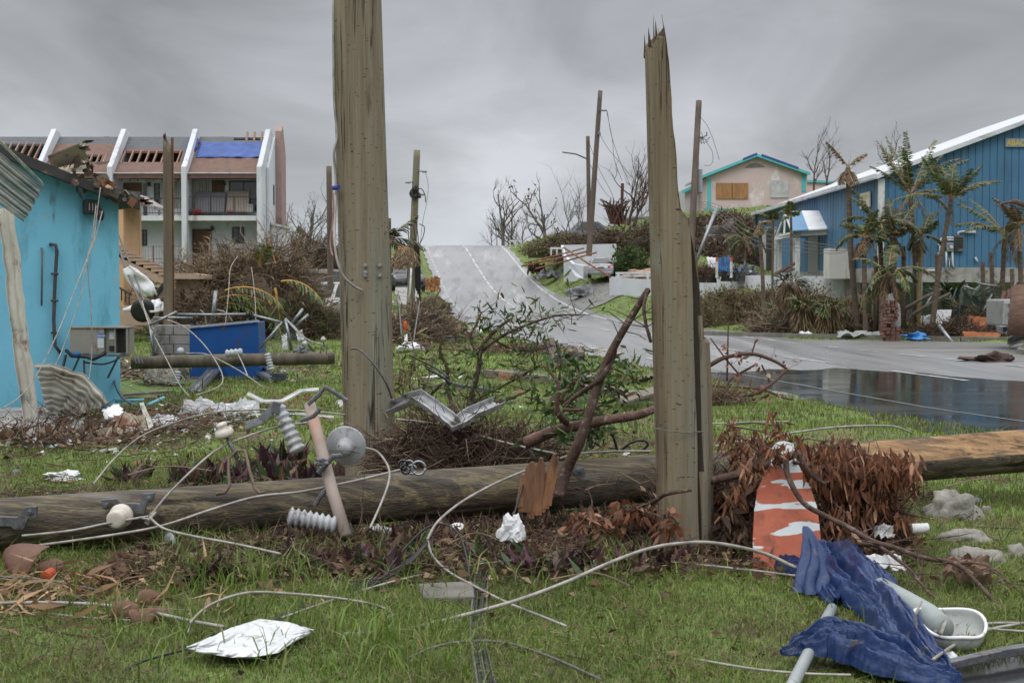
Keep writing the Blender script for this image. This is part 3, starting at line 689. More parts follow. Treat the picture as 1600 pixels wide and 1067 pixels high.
for k in range(7):m.box(((x2+x3)/2,yf+.09,zb+.03+(zt-zb-.06)*k/6),(x3-x2-.03,.01,.004))
m.build('grille',blackp,ac)
m=MB();m.box(((x1+x2)/2+.02,yf+.052,zb+.07),(.075,.01,.07));m.build('opening',black,ac)
stk=mat('sticker',(.5,.55,.58),(.4,.44,.48),20);lab=MB();lab.box((x1-.047,yf-.003,P(0,535,yf).z),(.085,.004,.15));lab.build('label',stk,ac);lab=MB();lab.box((x2-.05,yf+.054,P(0,524,yf).z),(.075,.006,.11));lab.build('label',stk,ac)
lab=MB();lab.box((x1-.047,yf-.007,P(0,524.5,yf).z),(.085,.004,.052));lb=lab.build('badge',mat('blue_badge',(.03,.12,.5),(.03,.1,.42),5,.4,bump=0),ac)
text('BOHN',.036,white,ac,Matrix.Translation((x1-.086,yf-.0095,P(0,524.5,yf).z-.013))@Matrix.Rotation(R(90),4,'X'),depth=.0008)
m=MB()
for xx in(x0+.12,x2+.04):m.beam((xx,yf+.02,zb-.03),(xx,yf+.45,zb-.03),.03,.03);m.beam((xx,yf+.03,zb-.04),(xx-.28,yf+.5,zb-.36),.022,.022)
m.beam((x0,yf+.03,zb-.025),(x3+.02,yf+.0,zb-.025),.03,.03)
m.build('bracket',galvd,ac)
m=MB();m.tube([P(104,548,19.5),P(112,556,19.3),P(135,557,19.25),P(146,561,19.25),P(156,556,19.25),P(165,551,19.3)],.028,7);m.build('pipe',black,ac,smooth=True)
m=MB();m.lathe(P(114,553,19.25),(1,0,0),[(.02,0),(.035,.02),(.035,.08),(.02,.1)],10);m.build('valve',mat('blue_cap',(.03,.13,.32)),ac,smooth=True)
def cable(name,pts,r,mt,label,sag=0,n=6,sub=6,cat='cable',group=None,parent=None):
    pts=[Vector(p)for p in pts];out=[]
    for i in range(len(pts)-1):
        p0,p1,p2,p3=pts[max(i-1,0)],pts[i],pts[i+1],pts[min(i+2,len(pts)-1)]
        for s in range(sub):
            t=s/sub;out.append(.5*((2*p1)+(p2-p0)*t+(2*p0-5*p1+4*p2-p3)*t*t+(3*p1-p0-3*p2+p3)*t**3))
    out.append(pts[-1]);mb=MB();mb.tube(out,r,n)
    o=mb.build(name,mt,parent,smooth=True)
    return o if parent is not None else setp(o,label,cat,group)
cable('cable',[P(103,555,19.6),P(98,575,19.5),P(92,600,19.4)],.018,black,'short black cable hanging down the wall left of the air conditioner')
cable('cable',[P(131,563,19.3),P(133,590,19.2),P(142,618,19.1),P(162,635,19)],.014,black,'black cable hanging from below the air conditioner to the ground')
cable('cable',[P(132,566,19.3),P(160,569,19.2),P(182,562,19.2),P(194,552,19.35)],.012,black,'black cable looping under the grille end of the air conditioner')
def wires(specs,mt,group,r,prefix,cat='wire'):
    for lab,pts in specs:cable('fallen_wire',[P(*p)for p in pts],r,mt,lab,group=group,cat=cat)
wires([('pale wire slanting from the wall lamp down to the left across the turquoise wall',[(136,405,18.9),(120,445,18.6),(90,520,18),(55,590,17),(28,622,16),(4,638,15.5)]),
       ('pale wire hanging straight down in front of the air conditioner',[(150,322,19.3),(143,380,19.1),(137,410,19),(143,500,19),(142,570,18.9),(128,645,18.2)]),
       ('pale wire running from the lamp box past the left of the air conditioner',[(160,330,19.3),(148,375,19.1),(137,408,19),(124,470,18.8),(96,550,18.4),(78,585,18)]),
       ('thin pale wire dropping from the eave corner behind the wall lamp',[(157,293,19.6),(152,330,19.5),(146,375,19.3),(136,406,19.1)]),
       ('thin pale wire slanting from the eave past the rusty column',[(35,600,18),(40,625,17),(60,655,16),(75,665,15.8)])],wire,None,.0075,'a')
# hanging corrugated sheet, top left
cream=mat('cream_sheet_metal',(.52,.50,.44),(.38,.37,.32),2.2,.5,bump=.2,dirt=[((.16,.065,.03),.22,5,(1,1,.6)),((.13,.15,.13),.2,2,(1,1,1))])
sheetg=mat('grey_green_sheet',(.23,.235,.21),(.10,.12,.105),1.4,.45,bump=.15,metal=.2,dirt=((.06,.09,.085),.4,1.6,(.35,1,1)))
def quadsheet(c00,c10,c11,c01,ribs,amp,nu,nv,name,mt,label,cat,thick=.004,along='u',crumple=0,seed=0,sub=1,smooth='auto',edge=0,parent=None):
    c00,c10,c11,c01=map(Vector,(c00,c10,c11,c01));nn=(c10-c00).cross(c01-c00).normalized()
    def fn(u,v):
        uu,vv=u,v
        if edge:
            if v in(0,1):vv=v+(1 if v else-1)*edge*noise.noise(Vector((u*6,seed,v)))
            if u in(0,1):uu=u+(1 if u else-1)*edge*noise.noise(Vector((v*6,seed+3,u)))
        p=c00*(1-uu)*(1-vv)+c10*uu*(1-vv)+c11*uu*vv+c01*(1-uu)*vv
        t=uu if along=='u' else vv;z=0
        if ribs:s=math.sin(2*math.pi*t*ribs);z=amp*max(-.6,min(.6,s))/.6
        if crumple:z+=crumple*(noise.noise(Vector((u*3+seed,v*3,1)))+.6*abs(noise.noise(Vector((u*8+seed,v*7,2))))+.25*noise.noise(Vector((u*21,v*17,seed))))
        return p+nn*z
    mb=MB();mb.grid(fn,nu,nv,thick=thick);o=mb.build(name,mt,parent,smooth=smooth)
    return o if parent is not None else setp(o,label,cat)
quadsheet(P(-40,205,16.2),P(66,293,16.0),P(38,347,15.9),P(-40,290,16.1),5,.018,8,60,'corrugated_sheet',sheetg,'grey green corrugated roof sheet hanging loose over the far left wall','metal sheet',along='v',crumple=.03,seed=2,edge=.02)
m=MB();m.grid(lambda u,v:P(-30+96*u+3*math.sin(v*3),188+96*u+14*v-8*v*v,16.0+.08*v),14,6,thick=.004)
m.top('ridge_cap',cream,'narrow cream metal cap along the top edge of the hanging corrugated sheet','metal trim',smooth='auto')
# curled cream panel on the roof
def curl(u,v):
    px=78+55*u+4*v;py=245-22*u+34*v+9*u*v
    y=19.8+.25*math.sin(v*3.1);p=P(px,py,y);p+=Vector((0,-.12*math.sin(v*9),.05*math.sin(v*9)))
    if u>.9:p+=Vector((.07*noise.noise(Vector((v*12,1,0))),0,.12*noise.noise(Vector((v*9,4,0)))))
    return p
m=MB();m.grid(curl,20,22,thick=.006)
m.top('bent_roof_panel',mat('rust_spotted_cream',(.42,.40,.32),(.34,.32,.25),3,.5,bump=.2,dirt=((.17,.05,.02),.3,6,(1,1,1))),'curled cream roof panel with rust spots sticking up behind the turquoise building eave','metal sheet',smooth='auto')
m=MB();random.seed(8)
for k in range(30):
    p=P(126+random.uniform(-10,22),235+random.uniform(-15,58)+0,19.7+random.uniform(-.2,.2));m.leaf(p,(random.uniform(-1,1),random.uniform(-.4,.4),random.uniform(-1,.6)),random.uniform(.08,.25),random.uniform(.04,.12))
m.top('torn_roofing',mat('torn_dark',(.09,.06,.04),(.04,.03,.025),9,.8,dirt=((.3,.25,.2),.2,9,(1,1,1))),'ragged dark scraps of roofing felt caught at the torn end of the curled panel','roofing')
# bent column of folded metal
def folded(pts,w,name,mt,label,cat='metal trim',up=(0,-1,0),lip=.35,thick=.004,sub=5,twist=0,jag=0):
    pts=[Vector(p)for p in pts];prof=[(-.5,-lip),(-.5,0),(-.1,0),(0,-.12),(.1,0),(.5,0),(.5,-lip)]
    P2=[];
    for i in range(len(pts)-1):
        for s in range(sub):P2.append(pts[i].lerp(pts[i+1],s/sub))
    P2.append(pts[-1]);N=len(P2)
    def fn(u,v):
        i=min(int(round(u*(N-1))),N-1);a=P2[max(i-1,0)];b=P2[min(i+1,N-1)];d=(b-a).normalized();uu=Vector(up);s=d.cross(uu).normalized();f=s.cross(d)
        tw=twist*u;s,f=s*math.cos(tw)+f*math.sin(tw),f*math.cos(tw)-s*math.sin(tw)
        k=min(int(round(v*6)),6);x,y=prof[k];ww=w(u)if callable(w)else w
        j=jag*noise.noise(Vector((u*13,v*5,7)))
        return P2[i]+s*(x*ww+j)+f*(-y*ww+j)
    mb=MB();mb.grid(fn,N-1,6,thick=thick);return mb.top(name,mt,label,cat,smooth='auto')
folded([P(8,325,17.4),P(20,400,17.3),P(26,470,17.2),P(36,550,17.1),P(52,668,17)],.18,'metal_column',cream,'rust streaked cream metal strip leaning upright against the turquoise wall',jag=.02)
# cream corrugated sheet and rust at the foot of the wall
def fansheet(u,v):
    a=(-.1+1.25*v);rr_=.12+.78*u;c=P(72,672,17.6);x=rr_*math.sin(a);z=rr_*math.cos(a)*.92
    return c+Vector((-.05+x,.35*(1-u)+.03*noise.noise(Vector((u*5,v*5,0))),z))+Vector((0,-.016*max(-1,min(1,1.7*math.sin(u*62))),0))+.05*Vector((noise.noise(Vector((u*4,v*6,3))),0,noise.noise(Vector((u*4,v*6,8)))))
m=MB();m.grid(fansheet,110,26,thick=.004);m.top('crumpled_sheet',cream,'cream corrugated sheet crumpled like a fan at the foot of the turquoise wall','metal sheet',smooth='auto')
quadsheet(P(92,672,16.6),P(132,652,16.7),P(127,672,16.2),P(96,692,16.1),3,.012,12,30,'crumpled_sheet',sheetg,'small grey green ribbed sheet lying below the fan shaped cream sheet','metal sheet',along='v',edge=.03)
rusty_sheet=mat('rust_eaten_sheet',(.34,.31,.24),(.22,.17,.11),4,.6,bump=.3,dirt=((.13,.045,.02),.55,3.5,(1,1,1)))
quadsheet(P(160,668,16.2),P(196,642,16.6),P(230,652,16.5),P(238,688,15.9),0,0,16,16,'metal_sheet',rusty_sheet,'cream panel eaten by rust lying in grass right of the turquoise building','metal sheet',crumple=.10,seed=5,edge=.06)
quadsheet(P(218,630,16.6),P(224,628,16.6),P(240,665,16.0),P(233,672,16.0),0,0,3,12,'metal_trim',cream,'bent cream metal trim standing at the right end of the rusty panel','metal trim',crumple=.02,seed=6)
quadsheet(P(160,640,16.6),P(185,634,16.9),P(196,650,16.5),P(165,655,16.3),0,0,10,10,'foam_board',chalk,'grey white foam board resting against the rusty panel','foam board',crumple=.05,seed=15,edge=.05,thick=.03)
slab=MB();slab.poly([V3(-7.8,14.6,-.05),V3(-5.9,15.0,-.05),V3(-5.55,17.0,-.05),V3(-5.9,19.6,-.05),V3(-8,18.5,-.05)],(0,0,.14));slab.build('concrete_slab',conc);setp(bpy.context.scene.objects['concrete_slab'],kind='structure')
bpy.context.scene.objects['concrete_slab'].name='pavement'
heap('rubble',(-4.95,15.4,0),(1.15,.55,.13),260,420,twigm,mat('rubble_flakes',(.3,.2,.1),island=[(0,(.07,.035,.02)),(.4,(.2,.12,.07)),(.7,(.30,.24,.17)),(1,(.5,.5,.48))],rough=.8),'broken brown rubble and flakes below the fan shaped sheet','rubble',21,sl=.3,sr=.006,ll=.12,lw=.07,core=(.09,.06,.04))
def stick(name,a,b,w,h,mt,label,cat,up=(0,0,1),bevel=0,group=None):
    mb=MB();mb.beam(a,b,w,h,up=up);return mb.top(name,mt,label,cat,group=group,bevel=bevel)
folded([P(-20,704,14.8),P(60,700,14.8),P(120,698,14.8)],.14,'gutter',blackp,'long black gutter lying in grass at the far left','gutter',up=(0,0,1))
folded([P(75,712,14.3),P(130,709,14.3),P(183,702,14.4)],.05,'foam_strip',chalk,'thin white broken foam strip in the grass below the rubble','foam strip',up=(0,0,1),jag=.02)
def lump(name,c,rad,mt,label,cat,seed=0,amp=.35,nu=24,nv=14,flat=.0,smooth=True,parent=None,freq=1.6,kind=None):
    c=Vector(c);rad=Vector(rad)if hasattr(rad,'__len__')else Vector((rad,)*3)
    def fn(u,v):
        th=2*math.pi*u;ph=math.pi*(v-.5);d=Vector((math.cos(th)*math.cos(ph),math.sin(th)*math.cos(ph),math.sin(ph)))
        k=1+amp*noise.noise(d*freq+Vector((seed,0,0)))+amp*.5*noise.noise(d*freq*2.6+Vector((0,seed,0)))+amp*.22*noise.noise(d*freq*7+Vector((0,0,seed)))
        return c+Vector((d.x*rad.x,d.y*rad.y,max(d.z,-.35)*rad.z))*k
    mb=MB();mb.grid(fn,nu,nv);o=mb.build(name,mt,parent,smooth=smooth)
    return o if parent is not None else setp(o,label,cat,None,kind)
lump('crumpled_paper',G(98,748)+V3(0,0,.02),(.17,.1,.04),chalk,'crumpled white paper in the grass behind the fallen pole at the far left','paper',3,.9,smooth=False)
# planks by the corner of the turquoise building
random.seed(5)
for k,(a,b,lab)in enumerate([((178,640),(262,627),'long grey plank lowest in the pile right of the turquoise building'),((180,628),(240,622),'short brown plank on the pile right of the turquoise building'),((184,618),(262,612),'weathered plank highest in the pile right of the turquoise building')]):
    stick('plank',P(*a,21+.5*k),P(*b,21.5+.5*k),.14,.04,timber if k!=1 else plyd,lab,'plank',group='planks by the turquoise corner')
m=MB();m.tube([P(180,626,20),P(225,625,20)],.022,8);m.top('pipe',mat('pale_blue_pvc',(.16,.42,.5)),'short pale blue plastic pipe lying in front of the planks','pipe',smooth=True)
m=MB();m.tube([P(232,632,18.5),P(256,621,19.2)],.022,8);m.top('pipe',MC['pale_blue_pvc'],'pale blue plastic pipe slanting in the grass right of the plank pile','pipe',smooth=True)
cable('hose',[P(178,592,20.3),P(184,610,20),P(196,625,19.6),P(214,634,19)],.02,mat('blue_grey_hose',(.09,.13,.18)),'blue grey hose curving off the corner of the turquoise building',cat='hose')
# white apartment block
YA=69.0
def PZ(py,Y):return P(0,py,Y).z
def PX(px,Y):return(px-800)/F*Y
def wbox(mb,x0,y0,x1,y1,Y,d,mi=0,dy=0):
    """box seen as the picture rectangle x0..x1, y0..y1 at distance Y, depth d behind it"""
    a=P(x0,y0,Y);b=P(x1,y1,Y);mb.box(((a.x+b.x)/2,Y+d/2+dy,(a.z+b.z)/2),(abs(b.x-a.x),d,abs(a.z-b.z)),mi=mi);return mb
apt=thing('apartment_block','white two storey apartment block with a broken brown shingle roof and blue tarpaulin','apartment block',(PX(300,YA),YA,2.0))
zb0=1.6;YF=70.1;YB=73.2
ze=PZ(271,YA);zr_=ze+2.05;YR=YA+2.8
def rp_(px,s,dz=0):
    """roof point under front column px, s=0 eave, 1 ridge"""
    return Vector((PX(px,YA),YA+(YR-YA)*s,ze+(zr_-ze)*s+dz))
party=[63,175,290,407]
shing=mat('brown_shingles',(.20,.125,.10),(.13,.08,.065),3,.85,stretch=(1,1,4),bump=.5,bs=20,dirt=((.09,.08,.08),.22,.5,(1,1,1)))
shingg=mat('grey_shingles',(.13,.14,.15),(.085,.09,.10),4,.85,stretch=(1,1,4),bump=.5,bs=20)
wallm=MB()
for px in[-60]+party:
    x=PX(px,YA);wallm.box((x,YF+1.6,(zb0+ze)/2),(.28,3.0,ze-zb0-.02))
wallm.box(((PX(-60,YA)+PX(407,YA))/2,YF+.1,(zb0+ze)/2-.05),(PX(407,YA)-PX(-60,YA)-.25,.18,ze-zb0-.3))
wallm.box(((PX(-60,YA)+PX(407,YA))/2,YB,(zb0+ze)/2),(PX(407,YA)-PX(-60,YA),.2,ze-zb0))
wallm.build('wall',whitew,apt)
# party walls above the roof and their front piers
for px in party:
    m=MB();x=PX(px,YA);w=.25
    prof=[(YA-.30,zb0),(YA-.30,ze+.30),(YA+.05,ze+.52),(YR-.5,zr_+.34),(YR+.2,zr_+.16),(YR+.2,ze-.1),(YA+.9,ze-.1),(YA+.9,zb0)]
    m.poly([(x-w/2+.03,y,z)for y,z in prof],(w,0,0));m.build('party_wall',whitew,apt,bevel=.02)
# gable end, right
m=MB();x=PX(407,YA)+.17
m.poly([(x,YA+.9,zb0),(x,YB,zb0),(x,YB,ze),(x,YR+.1,zr_),(x,YA+.9,ze+.35)],(.12,0,0));m.build('gable_wall',whitew,apt)
m=MB();w_=PX(429,YA+8)
m.poly([(x+.125,YA+2.9,ze-2),(x+.125,YA+2.9,zr_+.3),(x+.125,YA+3.4,zr_+.62),(x+.125,YA+4.3,ze+1.2),(x+.125,YA+4.3,zb0)],(.3,0,0))
m.build('pink_party_wall',mat('pink_render',(.36,.25,.235),(.28,.19,.175),2,.85,bump=.2),apt)
m=MB();m.poly([(x+.14,YA+1.2,zb0),(x+.14+.95,YA+1.2,zb0),(x+.14+.95,YA+1.2,PZ(356,YA)),(x+.14,YA+1.2,PZ(349,YA))],(0,.2,0));m.build('side_wall',whitew,apt)
m=MB();m.beam((x+.14,YA+1.2,PZ(349,YA)+.04),(x+1.12,YA+1.2,PZ(356,YA)+.04),.3,.09);m.build('coping',white,apt)
m=MB();m.box((x+.13,YA+2.3,PZ(305,YA+2.3)),(.03,.3,1.0));m.build('window',glass,apt)
# roof per bay
def bay(i,a,b,parts):
    for nm,s0,s1,f0,f1,mt,dz in parts:
        p0=a+(b-a)*f0;p1=a+(b-a)*f1;m=MB()
        m.poly([rp_(p0,s0,dz),rp_(p1,s0,dz),rp_(p1,s1,dz),rp_(p0,s1,dz)],(0,0,-.10));m.build(nm,mt,apt)
bay(0,-50,60,[('roof',0,.4,0,1,shing,0),('roof',.8,1,0,1,shingg,0)])
bay(1,66,172,[('roof',0,.30,0,1,shing,0),('roof',.30,.5,0,.15,shing,0),('roof',.30,.5,.36,.56,shing,.003),('roof',.30,.5,.8,1,shing,0),('roof',.5,.80,0,1,shing,.006),('roof',.80,1,0,1,shingg,0)])
bay(2,178,287,[('roof',0,.30,0,1,shing,0),('roof',.60,.66,0,.6,rosewood,0),('roof',.60,.66,.6,1,shing,0),('roof',.66,1,0,1,shingg,0),('roof',.3,.60,.90,1,shing,0)])
bay(3,293,404,[('roof',0,.42,0,1,shing,0),('roof',.42,.80,0,1,shing,-.004),('roof',.80,1,0,.52,shingg,0),('roof',.80,.9,.52,1,shingg,0)])
rw_=mat('rafter_wood',(.34,.21,.16),(.22,.13,.10),6);m=MB()
for px in(372,384,396):m.beam(rp_(px,.9,-.05),rp_(px,1.0,-.02)+V3(0,0,.25),.1,.1);m.build('rafter',rw_,apt);m=MB()
for a,b in((178,287),):
    for k in range(9):
        px=a+6+(b-a-8)*k/8;m.beam(rp_(px,.28,-.06),rp_(px,.62,-.06),.06,.14);m.beam(rp_(px,.34,-.06),rp_(px,.34,-1.0),.06,.06)
rw_=mat('rafter_wood',(.34,.21,.16),(.22,.13,.10),6);m.build('rafters',rw_,apt);m=MB()
for k in range(10):px=68+11*k;m.beam(rp_(px,.28,-.06),rp_(px,.52,-.06),.06,.14)
m.build('rafters',rw_,apt);m=MB()
for k in range(9):px=-40+12*k;m.beam(rp_(px,.38,-.06),rp_(px,.85,-.06),.06,.14)
m.build('rafters',rw_,apt)
m=MB();
for a,b in((-50,61),(66,172),(178,287),(293,404)):m.beam((PX(a,YA),YA-.04,ze-.14),(PX(b,YA),YA-.04,ze-.14),.06,.22)
m.build('fascia',mat('brown_fascia',(.13,.07,.06),(.09,.05,.045),4),apt)
m=MB()
for a,b in((66,172),(178,287),(293,404)):m.beam((PX(a,YA),YA-.09,ze+.01),(PX(b,YA),YA-.09,ze+.01),.05,.05)
m.build('drip_edge',white,apt)
m=MB();m.poly([rp_(-60,1,-.03),rp_(407,1,-.03),rp_(407,1,-.03)+V3(0,2.9,-2.05),rp_(-60,1,-.03)+V3(0,2.9,-2.05)],(0,0,-.1));m.build('back_roof',shingg,apt)
m=MB();m.box(((PX(-60,YA)+PX(407,YA))/2,YF+2.8,ze-.42),(PX(407,YA)-PX(-60,YA)-.2,5.3,.06));m.build('ceiling',mat('attic',(.10,.09,.08),(.05,.045,.04),2),apt)
m=MB();
for px,w in((243,14),(266,9),(215,10)):m.box((PX(px,YA+1.3),YA+1.3,ze+.1),(w/32,.5,.5))
m.build('insulation',mat('insulation',(.45,.45,.46),(.3,.3,.3),6),apt)
# pink chimney-like ends of the back party walls
for px in(160,250,340):
    m=MB();m.poly([P(px-5,232,YR+.25),P(px+3,232,YR+.25),P(px+8,213,YR+.6),P(px+2,213,YR+.6)],(0,.5,0));m.build('back_party_wall',MC['pink_render'],apt)
# balcony slab, railings
m=MB()
for a,b in((66,172),(178,287),(293,404)):m.box(((PX(a,YA)+PX(b,YA))/2,YA+.72,PZ(341,YA)),(PX(b,YA)-PX(a,YA)-.1,1.55,.24))
m.build('balcony_slab',white,apt)
def railing(nm,x0,x1,y0,y1,Y,parent,mt,n=None,posts=()):
    m=MB();a=P(x0,y0,Y);b=P(x1,y1,Y);L=abs(b.x-a.x);n=n or int(L/.13)
    m.beam((a.x,Y,a.z),(b.x,Y,a.z),.04,.045);m.beam((a.x,Y,b.z+.06),(b.x,Y,b.z+.06),.03,.03)
    for k in range(n+1):
        xx=a.x+(b.x-a.x)*k/n;m.beam((xx,Y,a.z),(xx,Y,b.z),.016,.016,up=(0,1,0))
    for p in posts:xx=PX(p,Y);m.beam((xx,Y,a.z+.05),(xx,Y,b.z-.05),.05,.05,up=(0,1,0))
    return m.build(nm,mt,parent)
railb=mat('dark_railing',(.05,.04,.04),(.03,.025,.025),6,.6)
railg=mat('grey_railing',(.25,.25,.26),(.15,.15,.16),6,.6)
railing('railing',181,286,310,335,YA+.05,apt,railb,posts=(231,250));railing('railing',296,402,307.5,333.5,YA+.05,apt,railb,posts=(330,367))
railing('railing',181,283,385,413,YA+.05,apt,railg);railing('railing',327,402,381.5,410,YA+.05,apt,railg,posts=(328,))
m=MB();wbox(m,238,384,240.5,418,YA-.3,.08);m.build('post',rosewood,apt)
# openings
def window(parent,x0,y0,x1,y1,Y,nx=1,ny=2,fm=None,gm_=None,proud=.06,name='window'):
    m=MB();a=P(x0,y0,Y);b=P(x1,y1,Y);t=.05
    cx=(a.x+b.x)/2;cz=(a.z+b.z)/2;w=b.x-a.x;h=a.z-b.z
    m.box((cx,Y-proud/2,a.z-t/2),(w,proud,t));m.box((cx,Y-proud/2,b.z+t/2),(w,proud,t));m.box((a.x+t/2,Y-proud/2,cz),(t,proud,h-2*t));m.box((b.x-t/2,Y-proud/2,cz),(t,proud,h-2*t))
    for k in range(1,nx):m.box((a.x+w*k/nx,Y-proud*.4,cz),(.035,proud*.7,h-2*t))
    for k in range(1,ny):m.box((cx,Y-proud*.35,b.z+h*k/ny),(w-2*t,proud*.5,.03))
    fo=m.build(name,fm or blackp,parent)
    g=MB();g.box((cx,Y-.012,cz),(w-2*t,.02,h-2*t));g.build('pane',gm_ or glass,fo);return fo
fw=YF+.01
window(apt,241,287,250,319,fw,1,4);window(apt,358,283,404,330,fw,2,1);window(apt,363,355,381.5,380,fw,2,3);window(apt,218,359,230,384,fw,2,3)
curt=mat('curtains',(.58,.57,.54),(.34,.34,.33),1.2,.9,stretch=(7,1,.1),bump=0)
for a,b in((252,288),(297,331)):
    m=MB();m.grid(lambda u,v:P(a+(b-a)*u,283+41*v,fw-.05+.04*math.sin(u*60)),60,3,thick=.01);m.build('curtain',curt,apt)
m=MB();wbox(m,331,282,351,302,fw,.03,dy=-.06);m.build('window_board',plyd,apt)
m=MB();wbox(m,193,286,222,322,fw,.03,dy=-.06);m.build('window_board',plyd,apt)
m=MB();wbox(m,224,287,230,340,fw,.03,dy=-.06);m.build('door',glass,apt)
m=MB();wbox(m,300,358,331,410,fw,.05,dy=-.08);m.build('door',plyd,apt)
for px,py in((350.5,287),(332,357),(233,288)):
    m=MB();m.box(P(px,py,fw-.12),(.12,.14,.2));m.tube([P(px-3,py-2,fw),P(px-3,py-3,fw-.15),P(px,py-2,fw-.15)],.025,6);m.build('wall_light',blackp,apt)
# things on the block
def mattress(x0,y0,x1,y1,Y,mt,label,lean=.35,skew=0):
    m=MB();a=P(x0,y1,Y);b=P(x1,y1,Y);c=P(x1+skew,y0,Y+lean);d=P(x0+skew,y0,Y+lean);m.poly([a,b,c,d],(0,.2,0));m.top('mattress',mt,label,'mattress',bevel=.04)
mattress(303,300,350,333,YA+.55,mat('grey_mattress',(.20,.19,.21),(.16,.155,.17),3,.9),'grey mattress leaning against curtains behind the upper balcony railing',skew=3)
mattress(353,298,388,332,YA+.65,mat('beige_mattress',(.36,.31,.26),(.28,.24,.20),3,.9),'beige mattress leaning behind the upper balcony railing beside the grey one',skew=2)
m=MB();wbox(m,384,319,395,332.5,YA+.3,.4);wbox(m,384.5,322,394.5,322.6,YA+.29,.02,mi=1);m.top('cooler_box',[mat('cream_box',(.42,.43,.38)),galvd],'pale green cooler box at the right end of the upper balcony','cooler box',bevel=.02)
for c,px,w in(((.35,.03,.03),306,.28),((.06,.14,.3),299,.2),((.35,.10,.18),360,.16)):
    lump('bundle_of_clothes',(PX(px,YA+.3),YA+.3,PZ(336,YA)+.12),(w,.22,w*.6),mat('cloth_%d'%px,c),{306:'red bundle of clothes on the upper balcony floor',299:'blue bundle of clothes by the balcony pier',360:'pink bundle of clothes under the beige mattress'}[px],'clothes',px,.8)
def tarp(u,v):
    p=rp_(300+106*u,.40+.42*v,.05);p.z+=.05*noise.noise(Vector((u*9,v*4,2)))+.03*abs(noise.noise(Vector((u*4,v*12,2))));p.x+=.06*noise.noise(Vector((v*6,u>.5,1)));p.y+=.12*noise.noise(Vector((u*7,3,1)));return p
m=MB();m.grid(tarp,50,16,thick=.01);m.top('roof_tarpaulin',blue_tarp2,'flat blue tarpaulin covering the hole in the right hand roof bay','tarpaulin',smooth=True)
def bunch(u,v):
    a=P(291+12*u,256-30*u,YA+.8+1.4*u);th=2*math.pi*v;r_=.17+.12*u+.07*noise.noise(Vector((u*6,math.cos(th)*2,math.sin(th)*2)));return a+Vector((math.cos(th)*r_,0,math.sin(th)*r_*.8+.15))
m=MB();m.grid(bunch,24,12);m.top('bunched_tarpaulin',blue_tarp2,'bunched blue tarpaulin hanging over the party wall','tarpaulin',smooth=True)
# pram on the ground floor
pr=thing('pushchair','black folding pushchair standing behind the ground floor railing','pushchair',(PX(348,YA-.4),YA-.4,PZ(412,YA-.4)))
m=MB();wbox(m,343,384,358,402,YA-.4,.4);m.build('seat',black,pr,bevel=.08)
m=MB();wbox(m,341,381,352,389,YA-.45,.5);m.build('hood',blackp,pr,bevel=.09)
for px in(341,356):
    m=MB();m.lathe(P(px,406,YA-.45),(0,1,0),[(.14,0),(.17,.02),(.17,.05),(.14,.07)],14);m.build('wheel',black,pr)
m=MB();m.tube([P(341,404,YA-.4),P(352,390,YA-.4),P(361,380,YA-.4)],.02,5);m.build('handle',galvd,pr)
lump('clothes_heap',(PX(388,YA-.6),YA-.6,PZ(410,YA)),(.35,.3,.25),mat('dark_red_cloth',(.16,.03,.04),(.05,.02,.02),3),'dark red heap of belongings against the ground floor railing','belongings',4,.8)
# orange stair house
org=mat('orange_render',(.62,.40,.225),(.52,.33,.18),1.2,.85,bump=.15,dirt=((.40,.27,.17),.12,1.4,(1,1,.3)))
orgd=mat('beige_render',(.42,.31,.235),(.33,.245,.18),1.5,.85,bump=.15,dirt=((.22,.17,.13),.15,3,(1,1,1)))
oh=thing('orange_house','orange rendered house with a torn flat roof seen beside the turquoise building','house',(PX(190,48),48,0))
xl,xr_=PX(120,48),PX(194,48);zt=PZ(300,48)
m=MB();m.poly([(xl,48,-.2),(xr_,48,-.2),(xr_,48,PZ(296,48)),(PX(170,48),48,PZ(290,48)),(xl,48,PZ(290,48))],(0,.25,0))
m.poly([(xr_-.02,48.26,-.2),(xr_-.02,50.1,-.2),(xr_-.02,50.1,zt-.1),(xr_-.02,48.26,zt-.02)],(-.25,0,0));m.poly([(xr_-.02,50.1,-.2),(PX(219,50.1),50.1,-.2),(PX(219,50.1),50.1,zt-.2),(xr_-.02,50.1,zt-.1)],(0,.3,0))
m.build('wall',org,oh)
m=MB();m.poly([P(164,298,47.8),P(200,300,47.8),P(236,321,48.3),P(236,326,48.3),P(196,307,47.8),P(164,306,47.8)],(0,2.4,0));m.build('roof',conc,oh)
m=MB();random.seed(2)
for k in range(26):
    p=P(170+random.uniform(0,60),0,47.7);f=(p.x-PX(170,47.7))/(PX(236,47.7)-PX(170,47.7));p.z=PZ(296+20*f+random.uniform(-3,3),47.7);m.box(p,(random.uniform(.1,.4),.06,random.uniform(.03,.12)),rot=Matrix.Rotation(random.uniform(-.3,.7),3,'Y'))
m.build('torn_roofing',mat('rust_felt',(.16,.06,.035),(.07,.035,.025),6),oh)
window(oh,203,315,206.5,356,50.05,1,1);window(oh,204,410,208,436,50.05,1,1)
m=MB();wbox(m,196,312,199,345,50.0,.06);m.build('window_frame',white,oh)
stair=thing('outdoor_staircase','beige concrete staircase climbing from the landing to the orange house','staircase',(PX(230,46),46,0))
n=9
for k in range(n):
    px=168+(262-168)*k/(n-1);py=384+(428-384)*k/(n-1)
    m=MB();p=P(px,py,46);m.box((p.x,46.5,p.z),(.36,1.1,.07));m.box((p.x+.05,46.5,p.z-.1),(.2,1.05,.14));m.build('step',orgd,stair)
m=MB();m.poly([P(163,392,46),P(163,402,46),P(262,448,46),P(268,438,46)],(0,1.0,0));m.build('stringer',orgd,stair)
